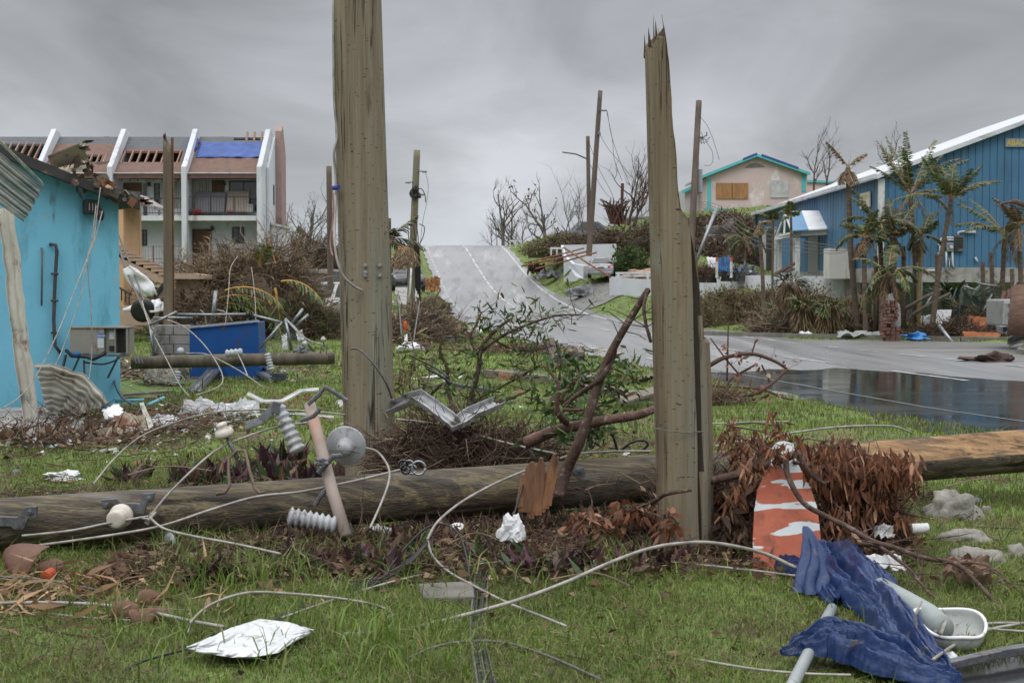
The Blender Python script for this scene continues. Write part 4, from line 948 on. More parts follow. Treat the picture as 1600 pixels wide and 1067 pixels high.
m=MB();m.poly([P(257,428,45.6),P(300,427,45.6),P(322,430,45.6),P(322,436,45.6),P(257,436,45.6)],(0,1.9,0));m.build('landing',orgd,stair)
m=MB();m.poly([P(270,436,46),P(312,436,46),P(305,500,46),P(290,500,46),P(288,452,46),P(282,452,46),P(282,500,46),P(270,500,46)],(0,.25,0));m.poly([P(300,436,46.3),P(313,436,46.3),P(313,510,46.3),P(300,510,46.3)],(0,.3,0));m.build('support_wall',orgd,stair)
n=7
for k in range(n):
    px=262-(262-214)*k/(n-1);py=440+(482-440)*k/(n-1);p=P(px,py,45.2);m=MB();m.box((p.x,45.2,p.z),(.34,.9,.07));m.build('step',orgd,stair)
m=MB();m.poly([P(266,436,45.0),P(268,452,45.0),P(226,492,45.0),P(208,494,45),P(212,480,45)],(0,.7,0));m.build('stringer',orgd,stair)
m=MB();p=P(195,478,44.6);m.box((p.x,44.8,p.z-.05),(.9,.9,.1));m.box((p.x+.2,44.9,p.z-.35),(1.3,1.2,.5));m.build('base',orgd,stair)
m=MB()
for a,b in(((176,448),(176,488)),((184,450),(184,486)),((180,449),(180,487)),((190,453),(190,470)),((196,456),(196,472)),((202,459),(202,474))):m.beam(P(*a,44.3),P(*b,44.3),.035,.035,up=(0,1,0))
m.beam(P(175,450,44.3),P(182,447,44.3),.05,.05);m.beam(P(182,447,44.3),P(206,461,44.3),.05,.05);m.build('handrail',blackp,stair)
# white sheet on a fallen cable, cable bundle on the stairs
cable('fallen_cable',[P(163,322,36),P(180,372,36),P(205,440,35),P(228,490,34),P(245,525,33)],.03,wired,'grey cable slanting from the turquoise eave past the white plastic sheet')
cable('fallen_cable',[P(168,322,36.5),P(190,380,36),P(214,440,35),P(225,470,34)],.02,wired,'thinner grey cable close to the one with the white plastic sheet')
def sh(u,v):
    a=P(201+36*v-6*u*(1-v),418+44*v,35.2);w=.10+.32*math.sin(math.pi*min(1,v*.75+.12));return a+Vector((w*(u-.5)*1.3,.12*noise.noise(Vector((u*3,v*3,1))),w*(u-.5)*.3+.06*noise.noise(Vector((u*6,v*5,1)))))
m=MB();m.grid(sh,10,18,thick=.01);m.top('plastic_sheet',chalk,'white plastic sheet wrapped on the slanting cable in front of the beige stairs','plastic sheet',smooth=True)
for k,lb_ in enumerate(('nearest the handrail','in the middle','on the right')):
    cable('cable_bundle',[P(263+k,434+k*3,44),P(248+k,452+2*k,44),P(236+2*k,470,44),P(222+k*3,490,43.5)],.035,black,'thick black cable hanging over the lower stair flight, the strand '+lb_,group='black cables on the stairs')
m=MB();m.lathe(P(222,486,43),(0,1,.2),[(.22,0),(.36,.02),(.36,.2),(.2,.24)],16);m.top('tyre',black,'black tyre lying at the foot of the beige stairs','tyre',smooth=True)
lump('white_rubbish',P(232,482,43.4),(.5,.3,.22),chalk,'white rubbish bag heap beside the tyre','rubbish',5,.9)
# slim broken poles at left
def jag(th):return.28*(1+math.sin(th*1.3+1))+.1*math.sin(th*5)
standing_pole(P(263,538,43),P(261,206,43),.145,.125,'utility_pole',mat('grey_brown_pole',(.19,.155,.115),(.085,.065,.045),2,.85,stretch=(1.6,1.6,.14),bump=.5,dirt=((.10,.05,.04),.3,2,(2,2,.1))),'tall thin broken pole in front of the white apartment block',3,top=jag,n=14,seg=40)
m=MB();m.poly([P(267,215,43.1),P(270,215,43.1),P(272,500,43.1),P(268,500,43.1)],(0,.1,0));m.build('split_strip',rust,bpy.context.scene.objects['utility_pole'])
standing_pole(on(517,62),P(514,260,62),.14,.12,'utility_pole',wfar,'slim pole at the left of the largest pole, seen far off',4,n=12,seg=20)
standing_pole(on(607,60),P(606,341,60),.15,.14,'utility_pole',wfar,'short pole peeping out right behind the largest pole',5,n=12,seg=20)
cable('fallen_cable',[P(519,290,61.8),P(521,330,61.6),P(516,380,61.5),P(520,400,61)],.035,mat('pink_cable',(.3,.16,.15)),'pinkish cable hanging on the slim far pole')
# middle distance, left
Y0=47.0
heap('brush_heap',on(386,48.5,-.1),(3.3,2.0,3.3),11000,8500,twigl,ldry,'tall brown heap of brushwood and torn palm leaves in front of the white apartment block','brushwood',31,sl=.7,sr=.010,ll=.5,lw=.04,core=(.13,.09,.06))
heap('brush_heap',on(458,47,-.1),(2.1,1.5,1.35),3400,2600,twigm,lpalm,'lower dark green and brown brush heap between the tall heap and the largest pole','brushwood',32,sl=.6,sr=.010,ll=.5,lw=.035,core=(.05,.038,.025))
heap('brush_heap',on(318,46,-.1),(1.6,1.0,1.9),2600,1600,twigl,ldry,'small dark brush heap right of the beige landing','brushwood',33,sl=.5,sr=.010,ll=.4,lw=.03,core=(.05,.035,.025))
random.seed(21)
m=MB()
fr=[((308,488),(1,-.2,.9),2.6),((306,490),(1,-.2,.62),2.9),((303,492),(1,-.3,.75),2.4),((330,470),(1,-.3,.5),2.2),((350,470),(1,-.3,.2),2.2),((420,470),(.3,-.4,-.3),1.6),((430,450),(.2,-.4,-.6),1.8),((440,440),(.8,-.4,.2),1.8),((405,415),(.2,-.5,.8),1.4),((350,455),(.9,-.3,.4),2.3),((330,500),(1,-.4,.15),2.4)]
for(px,py),d,L in fr:frond(m,P(px,py,46.2),d,L,droop=1.0,n=24,ll=.5,w=.05,mi=0,rmi=1,rr=.045)
m.top('palm_fronds',[lpalm,mat('yellow_midrib',(.42,.25,.06),(.3,.16,.04),5)],'yellow stalked palm fronds sprawled over the tall brush heap','palm fronds')
m=MB();frond(m,P(430,412,47),(-.2,0,1.0),1.6,droop=-.5+1.4,n=18,ll=.3,w=.04,rr=.03);m.top('palm_frond',[ldry,raw],'single dry palm frond sticking up from the top of the tall brush heap','palm frond')
# wire hoops over the heap
cable('fallen_wire',[P(352,508,40),P(357,460,41),P(360,420,42),P(372,400,43)],.011,wire,'pale bent wire standing in front of the tall brush heap, the left one of two')
cable('fallen_wire',[P(393,418,43),P(398,460,42),P(400,505,41)],.011,wire,'pale bent wire standing in front of the tall brush heap, the right one of two')
# blue bin panel and block wall
YB_=26.4
bn=thing('blue_bin','blue steel bin tipped on its side with its castors in the air','bin',P(350,597,YB_))
bluep=mat('blue_enamel',(.012,.075,.27),(.008,.055,.21),2.5,.4,bump=.1,dirt=((.06,.05,.04),.13,3,(1,1,1)))
m=MB();m.poly([P(296,513,YB_),P(403,503,YB_),P(407,600,YB_),P(296,603,YB_)],(0,.75,0));m.build('body',bluep,bn,bevel=.015)
m=MB();m.beam(P(294,511,YB_-.03),P(405,501,YB_-.03),.06,.03);m.build('rim',mat('pale_rim',(.35,.38,.42)),bn)
for px,py in((300,500),(308,497),(387,492),(396,493)):
    m=MB();m.lathe(P(px,py,YB_+.1),(1,.2,0),[(.03,-.02),(.062,-.018),(.062,.018),(.03,.02)],12);w_=m.build('castor',black,bn);m=MB();m.beam(P(px,py,YB_+.1),P(px,py+10,YB_+.1),.04,.03);m.build('fork',galvd,w_)
m=MB();m.box(P(349,511,YB_-.005),(.08,.01,.06));m.build('rust_patch',rust,bn)
blk=mat('concrete_block',(.30,.29,.28),(.20,.19,.18),2,.85,bump=.4,bs=30,dirt=((.12,.11,.10),.3,3,(1,1,.4)))
m=MB();random.seed(3)
for r_ in range(5):
    for k in range(2):
        x0=234+k*31+(0 if r_%2 else 6);a=P(x0,508+r_*15,27.2);b=P(min(296,x0+31-(0 if k else 0)),508+(r_+1)*15,27.2);m.box(((a.x+b.x)/2,27.4,(a.z+b.z)/2),(b.x-a.x-.012,.4,a.z-b.z-.012))
m.top('block_wall',blk,'stub of grey concrete block wall left of the blue bin','wall')
# bent fence frame
ff=thing('fence_frame','bent galvanised pipe frame of a collapsed fence around the blue bin','fence',P(240,560,25.5))
for a,b,r_ in(((242,560),(234,508),.022),((234,508),(276,487),.024),((240,497),(300,497),.02),((276,491),(384,491),.022),((397,493),(440,504),.022),((441,503),(405,545),.024),((446,499),(455,547),.026),((446,498),(492,550),.022),((337,455),(331,505),.035),((473,483),(456,505),.028),((481,492),(462,510),.028)):
    m=MB();m.tube([P(*a,25.6),P((a[0]+b[0])/2+random.uniform(-1,1),(a[1]+b[1])/2+random.uniform(-1,1),25.5),P(*b,25.6)],r_,8);m.build('pipe',galv,ff,smooth=True)
m=MB();m.grid(lambda u,v:P(446-40*v+46*v*u,500+45*v,25.7+.1*u),1,1)
m=MB();m2_=MB()
for k in range(14):
    t=k/13;m.tube([P(446+(405-446)*t,500+45*t,25.6),P(446+(490-446)*(1-t)*.5+20,548,25.6)],.004,3,cap=False);m2_.tube([P(236+6*math.sin(k),510+4*k,25.6),P(244+10*math.cos(k*2),516+3.5*k,25.5),P(240,565,25.6)],.006,3,cap=False)
m.build('wire_mesh',wired,ff);m2_.build('wire_mesh',wired,ff)
quadsheet(P(440,525,25.9),P(448,520,25.9),P(450,545,25.8),P(442,547,25.8),0,0,4,10,'cloth_scrap',chalk,'white cloth scrap hanging in the bent fence frame','cloth',crumple=.05,seed=3)
quadsheet(P(462,520,25.2),P(472,515,25.2),P(475,532,25.2),P(466,533,25.2),0,0,6,10,'cloth_scrap',chalk,'white plastic scrap caught on the right pipe of the fence frame','cloth',crumple=.08,seed=4)
# second fallen pole
dpole=wood_mat('dark_wet_pole',(.105,.088,.066),(.038,.030,.022),(.13,.11,.08),dkamt=.25,rough=.7)
fp=thing('fallen_pole','smaller dark utility pole lying across the grass in front of the blue bin','utility pole',P(365,562,25))
m=MB();a,b=P(206,567,25),P(523,559,25.3);pts=[a.lerp(b,k/20)for k in range(21)];m.tube(pts,.112,18,wob=.06);m.build('shaft',dpole,fp,smooth=True)
gl=mat('grey_porcelain',(.42,.43,.45),(.30,.31,.33),9,.25,bump=.05,dirt=((.12,.11,.10),.2,10,(1,1,1)))
glw=mat('cream_porcelain',(.60,.56,.50),(.48,.44,.38),8,.28,bump=.05,dirt=((.28,.14,.07),.18,4,(1,1,1)))
def ribbed(base,axis,L,r,nrib=8,taper=.9):
    mb=MB();prof=[(r*.55,0)]
    for k in range(nrib):
        t=L*(k+.1)/nrib;q=r*(1+(taper-1)*k/nrib);prof+=[(q*.72,t),(q,t+L/nrib*.25),(q,t+L/nrib*.45),(q*.74,t+L/nrib*.8)]
    prof.append((r*.5,L));mb.lathe(base,axis,prof,22);return mb
ribbed(P(352,553,24.8),(1,.1,.12),.30,.075,4).build('insulator',gl,fp,smooth=True)
ribbed(P(424,578,24.8),(-.25,0,1),.30,.062,6).build('insulator',gl,fp,smooth=True)
m=MB();m.lathe(P(282,549,24.8),(.3,-1,.3),[(.02,-.03),(.06,0),(.065,.03),(.03,.06)],16);m.build('insulator',gl,fp,smooth=True)
m=MB();m.lathe(P(505,530,24.9),(0,0,1),[(.02,-.05),(.05,0),(.05,.01),(.02,.03),(.03,.05)],14);m.build('insulator',glw,fp,smooth=True)
m=MB();m.tube([P(505,531,24.9),P(506,541,24.9)],.014,6);m.tube([P(500,553,24.9),P(503,541,24.9),P(511,541,24.9),P(510,554,24.9)],.012,6);m.build('insulator_pin',galvd,fp)
lump('bracket',P(470,548,24.9),(.12,.08,.09),galvd,'','',4,.5,parent=fp,smooth=False);lump('lamp_head',P(476,537,24.9),(.05,.05,.05),gl,'','',5,.1,parent=fp)
m=MB()
for k in range(3):m.tube([P(208+5*k,555,24.85),P(213+5*k,567,24.8),P(209+5*k,577,24.9)],.012,5)
m.build('wire_wrap',wired,fp)
wires([('pale wire looping from the fence frame over the blue bin down to the grass',[(262,500,25.3),(290,512,25),(320,540,24.5),(343,575,24.0),(348,595,23.5),(338,606,23),(305,618,22)]),
       ('pale wire slanting from the far left over the second fallen pole into the grass',[(222,470,27),(234,510,26),(262,565,24.5),(280,600,23),(298,622,22)]),
       ('pale wire from the left insulator over the second fallen pole to the grass',[(290,552,24.7),(320,553,24.6),(350,566,24.2),(380,583,23.5),(411,605,22.5)]),
       ('pale wire hoop standing above the blue bin at its middle',[(313,484,25.6),(320,492,25.6),(321,506,25.6)]),
       ('pale wire hoop rising over the right half of the blue bin',[(338,484,25.6),(352,488,25.6),(363,502,25.6)]),
       ('pale wire from the middle insulator hanging to the grass',[(371,552,24.7),(379,568,24.4),(388,590,23.8)]),
       ('pale wire from the right insulator along the pole to the grass',[(505,538,24.8),(480,530,25),(455,505,25.4)])],wire,'loose wires round the second fallen pole',.011,'b')
# rubbish under the second pole
def crumple(name,c,w,h,mt,label,cat,seed,amp=.12,thick=.008,tilt=.4,rz=0,n=26,smooth='auto'):
    c=Vector(c);Mr=Matrix.Rotation(rz,3,'Z')@Matrix.Rotation(tilt,3,'X')
    def fn(u,v):
        a=(u-.5)*w*(1+.25*noise.noise(Vector((v*4,seed,0))));b=(v-.5)*h*(1+.25*noise.noise(Vector((u*4,seed,5))))
        z=amp*(abs(noise.noise(Vector((u*3+seed,v*3,1))))*1.6+.7*abs(noise.noise(Vector((u*7,v*7+seed,3))))+.25*noise.noise(Vector((u*19,v*17,seed))))
        return c+Mr@Vector((a,b,z))
    mb=MB();mb.grid(fn,n,n,thick=thick);return mb.top(name,mt,label,cat,smooth=smooth)
crumple('crumpled_sheet',G(262,598)+V3(0,0,.08),.75,.5,cream,'crumpled cream sheet metal on the grass left of the blue bin','metal sheet',3,.25,tilt=.5)
ribbed(P(275,600,24),(.1,.1,1),.22,.07,5).top('insulator',gl,'grey ribbed insulator standing on the crumpled cream sheet','insulator',smooth=True)
folded([G(305,612),G(340,592)+V3(0,0,.2),G(385,585)+V3(0,0,.2),G(430,600)+V3(0,0,.05)],.2,'gutter',galv,'bent grey metal gutter in the grass below the blue bin','gutter',up=(0,-.5,1),jag=.02)
m=MB();c=G(436,599);
for k in range(3):m.box(c+V3(0,0,.05+.055*k),(.26,.2,.035),rz=-.3)
m.box(c+V3(0,0,.1),(.2,.15,.18),rz=-.3);m.top('metal_box',galvd,'small dark ribbed metal box at the right end of the bent grey gutter','box')
litter('brown_litter',900,500,lambda n,rs:(rs.normal(size=n)*1.3-4.0,rs.normal(size=n)*1.6+20),lrust,twigl,.1,'brown scraps scattered in the grass left of the largest pole',17,.05)
# flat rubbish in the middle of the lawn
crumple('plastic_sheet',G(345,652)+V3(0,0,.05),1.0,.28,chalk,'crumpled white mesh sheet in the grass behind the pin insulator','plastic sheet',7,.18,tilt=.5,rz=.1)
folded([G(345,668)+V3(0,0,.04),G(400,658)+V3(0,0,.08),G(460,652)+V3(0,0,.04),G(520,656)+V3(0,0,.03)],.05,'foam_strip',chalk,'long white foam strip lying across the grass behind the insulators','foam strip',up=(0,0,1),jag=.02)
folded([P(386,616,17),P(410,628,17),P(440,628,16.8),P(470,612,17),P(498,609,17)],.06,'metal_trim',plastic,'zigzag bent white metal trim behind the pole tube','metal trim',up=(0,-.4,1),jag=.01)
folded([P(612,640,10.9),P(655,622,10.7),P(714,666,10.3),P(735,650,10.5),P(778,632,10.9)],.10,'gutter',mat('white_aluminium',(.52,.53,.55),(.34,.35,.37),6,.5,metal=.3,dirt=((.12,.10,.08),.35,8,(1,1,1))),'kinked grey aluminium gutter between the two standing poles','gutter',up=(0,-.7,.6),jag=.012,lip=.5)
# boards in the grass, centre
stick('timber_board',G(765,590)+V3(0,0,.08),G(880,603)+V3(0,0,.08),.3,.16,timber,'grey timber beam in the grass left of the black chair','timber',bevel=.01)
stick('timber_board',G(880,606)+V3(0,0,.08),G(1010,628)+V3(0,0,.05),.35,.12,timber,'weathered grey boards ending at the broken pole','timber',bevel=.01)
for k in range(4):stick('plank',G(965+3*k,632+5*k)+V3(0,0,.10+.02*k),G(1025,618+6*k)+V3(0,0,.12+.03*k),.12,.035,timber,['topmost','second from top','third from top','lowest'][k]+' of the short grey planks left of the broken pole','plank',group='short grey planks')
stick('plank',G(640,596)+V3(0,0,.03),G(700,590)+V3(0,0,.05),.16,.03,plastic,'white board lying in the grass right of the largest pole','plank')
stick('pipe',G(640,607)+V3(0,0,.03),G(755,608)+V3(0,0,.03),.05,.04,galv,'long pale pipe lying in the grass below the white board','pipe')
stick('pipe',P(711,601,22),P(772,611,21.5),.05,.05,galvd,'dark grey pipe lying between the oleander stems','pipe')
lump('stone',G(915,600)+V3(0,0,.05),(.2,.14,.13),conc,'pale stone in the grass beside the black chair','stone',3,.4)
crumple('board_scrap',G(800,596)+V3(0,0,.03),.5,.3,mat('orange_board',(.30,.14,.07)),'orange brown board scrap beside the grey timber beam','board',4,.1)
# vehicles -----------------------------------------------------------
silver=mat('silver_paint',(.33,.34,.36),(.27,.28,.30),2,.3,metal=.5,bump=0,coat=.5,dirt=((.18,.17,.15),.18,3,(1,1,1)))
wcar=mat('white_car_paint',(.66,.66,.68),(.58,.58,.6),2,.3,bump=0,coat=.4,dirt=((.3,.28,.25),.1,3,(1,1,1)))
redl=mat('tail_lamp_red',(.42,.01,.02),(.25,.005,.01),20,.15,bump=0,coat=.6)
def car(name,label,cat,loc,rz,L=4.6,Wd=1.78,H=1.42,paintm=silver,suv=False,pitch=0.0,group=None):
    """body lofted along local x (rear at -L/2); local z up"""
    root=thing(name,label,cat,(0,0,0),group)
    if suv:sta=[(-.5,.55,.95),(-.485,.72,1.0),(-.42,.98,1.0),(-.2,1.02,1),(.1,1.02,1),(.2,.98,1),(.42,.82,.97),(.485,.66,.88),(.5,.5,.8)]
    else:sta=[(-.5,.62,.90),(-.488,.80,.96),(-.46,.95,.98),(-.34,.99,1),(-.1,.96,1),(.16,.95,1),(.3,.88,.99),(.45,.72,.93),(.49,.6,.84),(.5,.48,.78)]
    vs=[];K=9
    for t,zt_,w in sta:
        hw=Wd/2*w;z0=.22
        sec=[(-hw*.80,z0),(-hw*.97,z0+.08),(-hw,.5),(-hw*.985,zt_-.16),(-hw*.93,zt_-.04),(-hw*.55,zt_+.015),(0,zt_+.03)]
        sec=sec+[(-a,b)for a,b in sec[-2::-1]];K=len(sec)
        vs+=[(t*L,a,b)for a,b in sec]
    n=len(sta);fs=[(i*K+k,i*K+(k+1)%K,(i+1)*K+(k+1)%K,(i+1)*K+k)for i in range(n-1)for k in range(K)]+[tuple(range(K-1,-1,-1)),tuple(range((n-1)*K,n*K))]
    m=MB();m.add(vs,fs);m.build('body',paintm,root,smooth='auto')
    # cabin
    if suv:cab=[(-.47,1.0,.84),(-.43,H-.06,.74),(-.3,H,.76),(.02,H,.75),(.2,.98,.84)]
    else:cab=[(-.33,.96,.82),(-.19,H-.05,.68),(-.08,H,.70),(.06,H-.02,.69),(.24,.92,.82)]
    def cabin(off,sel=None):
        vs=[]
        for t,z,w in cab:vs+=[(t*L,-Wd/2*(w if z>1.1 else.90),z),(t*L,Wd/2*(w if z>1.1 else.90),z)]
        return vs
    vs=[]
    for t,z,w in cab:
        hi=z;hwt=Wd/2*w;hwb=Wd/2*.93
        vs+=[(t*L,-hwb,.93),(t*L,-hwt,hi-.05),(t*L,-hwt*.85,hi),(t*L,0,hi+.02),(t*L,hwt*.85,hi),(t*L,hwt,hi-.05),(t*L,hwb,.93)]
    K=7;n=len(cab);fs=[(i*K+k,i*K+k+1,(i+1)*K+k+1,(i+1)*K+k)for i in range(n-1)for k in range(K-1)]
    m=MB();m.add(vs,fs);m.build('cabin',paintm,root,smooth='auto')
    def lerp3(a,b,t):return tuple(a[i]+(b[i]-a[i])*t for i in range(3))
    # glass : rear, front, sides
    def pane(nm,a,b,c,d,inset=.09,out=(0,0,.012)):
        ce=[sum(q[i]for q in(a,b,c,d))/4 for i in range(3)];pts=[tuple(q[i]+(ce[i]-q[i])*inset*(1.0)+out[i]for i in range(3))for q in(a,b,c,d)]
        mm_=MB();mm_.poly(pts,tuple(-o_*.5 for o_ in out));mm_.build(nm,glass,root)
    c0,c1=cab[0],cab[1];bw=Wd/2*.82;tw=Wd/2*c1[2]*.9
    z0=.99 if not suv else 1.0
    pane('rear_window',(c0[0]*L,-bw,z0),(c0[0]*L,bw,z0),(c1[0]*L,tw,c1[1]),(c1[0]*L,-tw,c1[1]),out=(-.02,0,.022))
    c0,c1=cab[-1],cab[-2];tw=Wd/2*c1[2]*.9
    pane('windscreen',(c0[0]*L,-bw,.97),(c0[0]*L,bw,.97),(c1[0]*L,tw,c1[1]),(c1[0]*L,-tw,c1[1]),out=(.02,0,.022))
    for s in(-1,1):
        x0,x1,x2,x3=cab[0][0]*L+.35*(not suv)+.18*suv,cab[-1][0]*L-.4,cab[-2][0]*L,cab[1][0]*L+.12
        for f0,f1 in((.0,.46),(.52,1.0)):
            lb=lambda f:x0+(x1-x0)*f;lt=lambda f:x3+(x2-x3)*f
            pane('side_window',(lb(f0),s*Wd/2*.93,1.0),(lb(f1),s*Wd/2*.93,1.0),(lt(f1),s*Wd/2*.77,H-.1),(lt(f0),s*Wd/2*.77,H-.1),inset=.06,out=(0,s*.022,.01))
    for s in(-1,1):
        m=MB();m.poly([(-L*.497,s*Wd*.47,.66),(-L*.505,s*Wd*.25,.70),(-L*.497,s*Wd*.25,.83),(-L*.48,s*Wd*.45,.90),(-L*.44,s*Wd*.492,.84)],(.06,0,0))
        m.build('tail_lamp',redl,root,bevel=.01)
        for t in(-.31,.31):
            m=MB();m.lathe((t*L,s*(Wd/2-.19),.32),(0,s,0),[(.2,0),(.315,.02),(.325,.1),(.315,.19),(.22,.2)],22);wh=m.build('wheel',black,root,smooth='auto')
            m=MB();m.lathe((t*L,s*(Wd/2-.005),.32),(0,s,0),[(.21,0),(.20,.012),(.06,.0),(.05,.02),(.01,.02)],20)
            m.build('rim',galv,wh)
    m=MB();m.box((-L*.502,0,.70),(.02,.42,.12));m.build('number_plate',mat('plate',(.12,.13,.14)),root)
    m=MB();m.box((-L*.497,0,.36),(.10,Wd*.86,.14));m.box((-L*.503,0,.92),(.04,Wd*.5,.03));m.build('bumper',blackp if suv else paintm,root,bevel=.02)
    root.location=loc;root.rotation_euler=(0,pitch,rz);return root
car('silver_sedan','silver sedan parked between low white walls on the right of the hill road','car',(PX(943,96),98.6,PZ(434,96)-.02),R(86),L=4.6,Wd=1.80,H=1.42)
car('parked_car','silver grey car among brush behind the low white block wall at left','car',(PX(534,100),101,3.25),R(150),L=4.5,Wd=1.75,H=1.40)
sv=car('white_suv','white estate car with roof rails half hidden behind the brush heaps','car',(PX(507,62),62.8,PZ(441,62)-1.66),R(160),L=4.3,Wd=1.75,H=1.66,paintm=wcar,suv=True)
m=MB()
for s in(-1,1):m.tube([(-1.7,s*.6,1.63),(-1.6,s*.6,1.71),(.0,s*.6,1.71),(.1,s*.6,1.64)],.022,6)
o=m.build('roof_rail',blackp,None,loc=(0,0,0));o.parent=sv
car('wrecked_jeep','black wrecked car behind the white estate car and the largest pole','car',(PX(525,70),70.5,PZ(430,70)-1.5),R(185),L=4.0,Wd=1.75,H=1.7,paintm=blackp,suv=True)
car('wrecked_pickup','dark wrecked car between the largest pole and the leaning utility pole','car',(PX(632,78),79,PZ(412,78)-1.5),R(-80),L=4.4,Wd=1.8,H=1.6,paintm=mat('dirty_dark_paint',(.06,.06,.065),(.03,.03,.03),3,.4,dirt=((.4,.4,.4),.2,2,(1,1,1))),suv=True)
# low block wall behind the estate car
m=MB();m.poly([P(443,418,72),P(532,421,72),P(532,450,72),P(443,450,72)],(0,.25,0));m.beam(P(470,424,71.9),P(530,426,71.9),.4,.12);m.top('low_wall',conc,'pale low block wall behind the white estate car','wall')
m=MB();m.poly([P(516,472,58),P(545,474,58),P(545,500,58),P(514,500,58)],(0,.3,0));m.top('concrete_block',conc,'pale concrete block beside the largest pole below the white estate car','concrete block',bevel=.02)
# brush behind, left
heap('brush_heap',on(492,86,-.2),(2.6,1.5,2.5),1700,700,twigm,ldry,'wide brown thicket of broken branches right of the apartment block','brushwood',34,sl=1.1,sr=.02,ll=.5,lw=.05,core=(.06,.045,.035))
heap('brush_heap',on(465,95,0),(2.0,1.5,2.0),900,200,twigl,ldry,'broken branch heap behind the low block wall','brushwood',35,sl=1.0,sr=.02,ll=.4,lw=.05)
def bare_tree(name,base,H,r,seed,label,mt=None,lean=(0,0,1),kids=3,depth=3,spread=.6,leaves=0,lmat=None,trunk_frac=.45,group=None,ll=.14):
    rs=random.Random(seed);base=Vector(base);root=thing(name,label,'tree',base,group)
    mb=MB();d=Vector(lean).normalized();pts=[base-V3(0,0,.1)];dd=d.copy();n=6
    for i in range(n):dd=(dd+Vector((rs.uniform(-.13,.13),rs.uniform(-.13,.13),.06))).normalized();pts.append(pts[-1]+dd*H*trunk_frac/n)
    mb.tube(pts,[r,r*.62],8,wob=.1);mb.build('trunk',mt or barkg,root,smooth=True)
    bm_=MB();tips=[]
    for k in range(kids+2):
        i=rs.randint(2,n);o=Vector((rs.gauss(0,1),rs.gauss(0,.6),rs.uniform(.3,1.3))).normalized()
        branch(bm_,pts[i],o+dd*.3,H*rs.uniform(.3,.55),r*.5,depth-1,rs,.35,spread,kids,tips,5,.3,4)
    branch(bm_,pts[-1],dd,H*.55,r*.6,depth,rs,.3,spread,kids,tips,5,.25,5)
    if leaves:
        lb_=MB()
        for _ in range(leaves):
            p,q=rs.choice(tips);lb_.leaf(p+Vector((rs.gauss(0,.05),rs.gauss(0,.05),rs.gauss(0,.05))),(rs.gauss(0,1),rs.gauss(0,1),rs.gauss(0,1)),ll*rs.uniform(.6,1.4),ll*.45)
        lb_.build('leaves',lmat or lgreen,root)
    bm_.build('branches',mt or barkg,root);return root
bare_tree('bare_tree',on(474,84),5.6,.14,5,'fine twigged leafless tree against the sky right of the apartment block',leaves=90,lmat=lgreen,trunk_frac=.3,kids=4,depth=3)
bare_tree('bare_tree',on(452,80),4.0,.10,6,'smaller leafless tree touching the apartment block side wall',leaves=60,lmat=lgreen,trunk_frac=.3)
bare_tree('young_tree',on(427,66,.3),2.6,.04,8,'small green leaved sapling in front of the apartment block end wall',leaves=70,lmat=lgreen,trunk_frac=.4,ll=.12)
m=MB();m.poly([P(466,352,88),P(512,398,88),P(508,402,88),P(462,360,88)],(0,.3,0));m.top('fallen_tree',bark,'brown fallen tree trunk slanting across the thicket by the apartment block','fallen tree')
# palm seen behind the largest pole
pf=thing('palm_tree','low battered palm half hidden behind the right side of the largest pole','palm',on(604,56))
m=MB();m.tube([on(604,56),P(603,440,56),P(602,375,56)],[.16,.11],8);m.build('trunk',palmb,pf)
m=MB();random.seed(4)
for d,L in(((1,-.2,1.0),1.6),((1,.1,.5),1.6),((1,-.3,.05),1.7),((.9,-.5,-.1),1.5),((.8,.4,.2),1.4),((-.6,-.4,.5),1.4),((.2,-.6,.8),1.3)):frond(m,P(603,378,56),d,L,droop=1.0 if d[2]<.9 else.2,n=26,ll=.5,w=.055,rr=.03)
m.build('crown',[mat('dark_palm',(.1,.1,.03),island=[(0,(.02,.03,.015)),(.6,(.05,.07,.028)),(.85,(.09,.085,.035)),(1,(.2,.15,.09))],rough=.5),raw],pf)
m=MB()
for k in range(14):frond(m,P(625+random.uniform(-6,12),385,55.5),(random.uniform(-.3,1),-.3,-.2),1.0,droop=1.0,n=12,ll=.4,w=.04,rr=.02)
m.build('dead_fronds',[ldry,raw],pf)
# leaning utility pole with insulators
up=thing('utility_pole','leaning utility pole with dangling cables left of the hill road','utility pole',on(640,58))
standing_pole(on(640,58),P(651.5,235,58),.17,.135,'shaft',mat('pale_brown_pole',(.24,.22,.155),(.14,.12,.08),2,.85,stretch=(1.5,1.5,.14),bump=.4,dirt=((.08,.05,.03),.2,4,(2,2,.2))),'',6,n=14,seg=24,parent=up)  # pale olive brown wood with darker lengthwise streaks
def arm_ins(px,py,dx,Y=58):
    s=1 if dx>0 else-1
    mb=MB();mb.tube([P(px-s*6,py,Y-.1),P(px+dx,py,Y-.1)],.022,6);mb.build('arm',galvd,up)
    mb=ribbed(P(px+dx*.45,py,Y-.1),(s,0,0),.2,.065,4);mb.build('insulator',gl,up,smooth=True)
for px,py,dx in((654,268,12),(645,285,-9),(651,304,10)):arm_ins(px,py,dx)
lump('cable_knot',P(649,304,57.8),(.17,.15,.28),black,'','',7,.8,parent=up,smooth=False)
cabs=[[(664,267),(669,290),(666,320),(660,350),(655,400),(652,460)],[(648,298),(658,295),(664,305),(665,316)],[(646,352),(652,400),(656,440),(657,480)],[(655,350),(663,355),(661,370),(654,385)],[(649,340),(654,380),(652,430),(656,470)],[(637,350),(639,390),(636,440)]]
for k,c_ in enumerate(cabs):cable('cable',[P(x_,y_,57.7)for x_,y_ in c_],.018 if k else.008,black,'',parent=up)
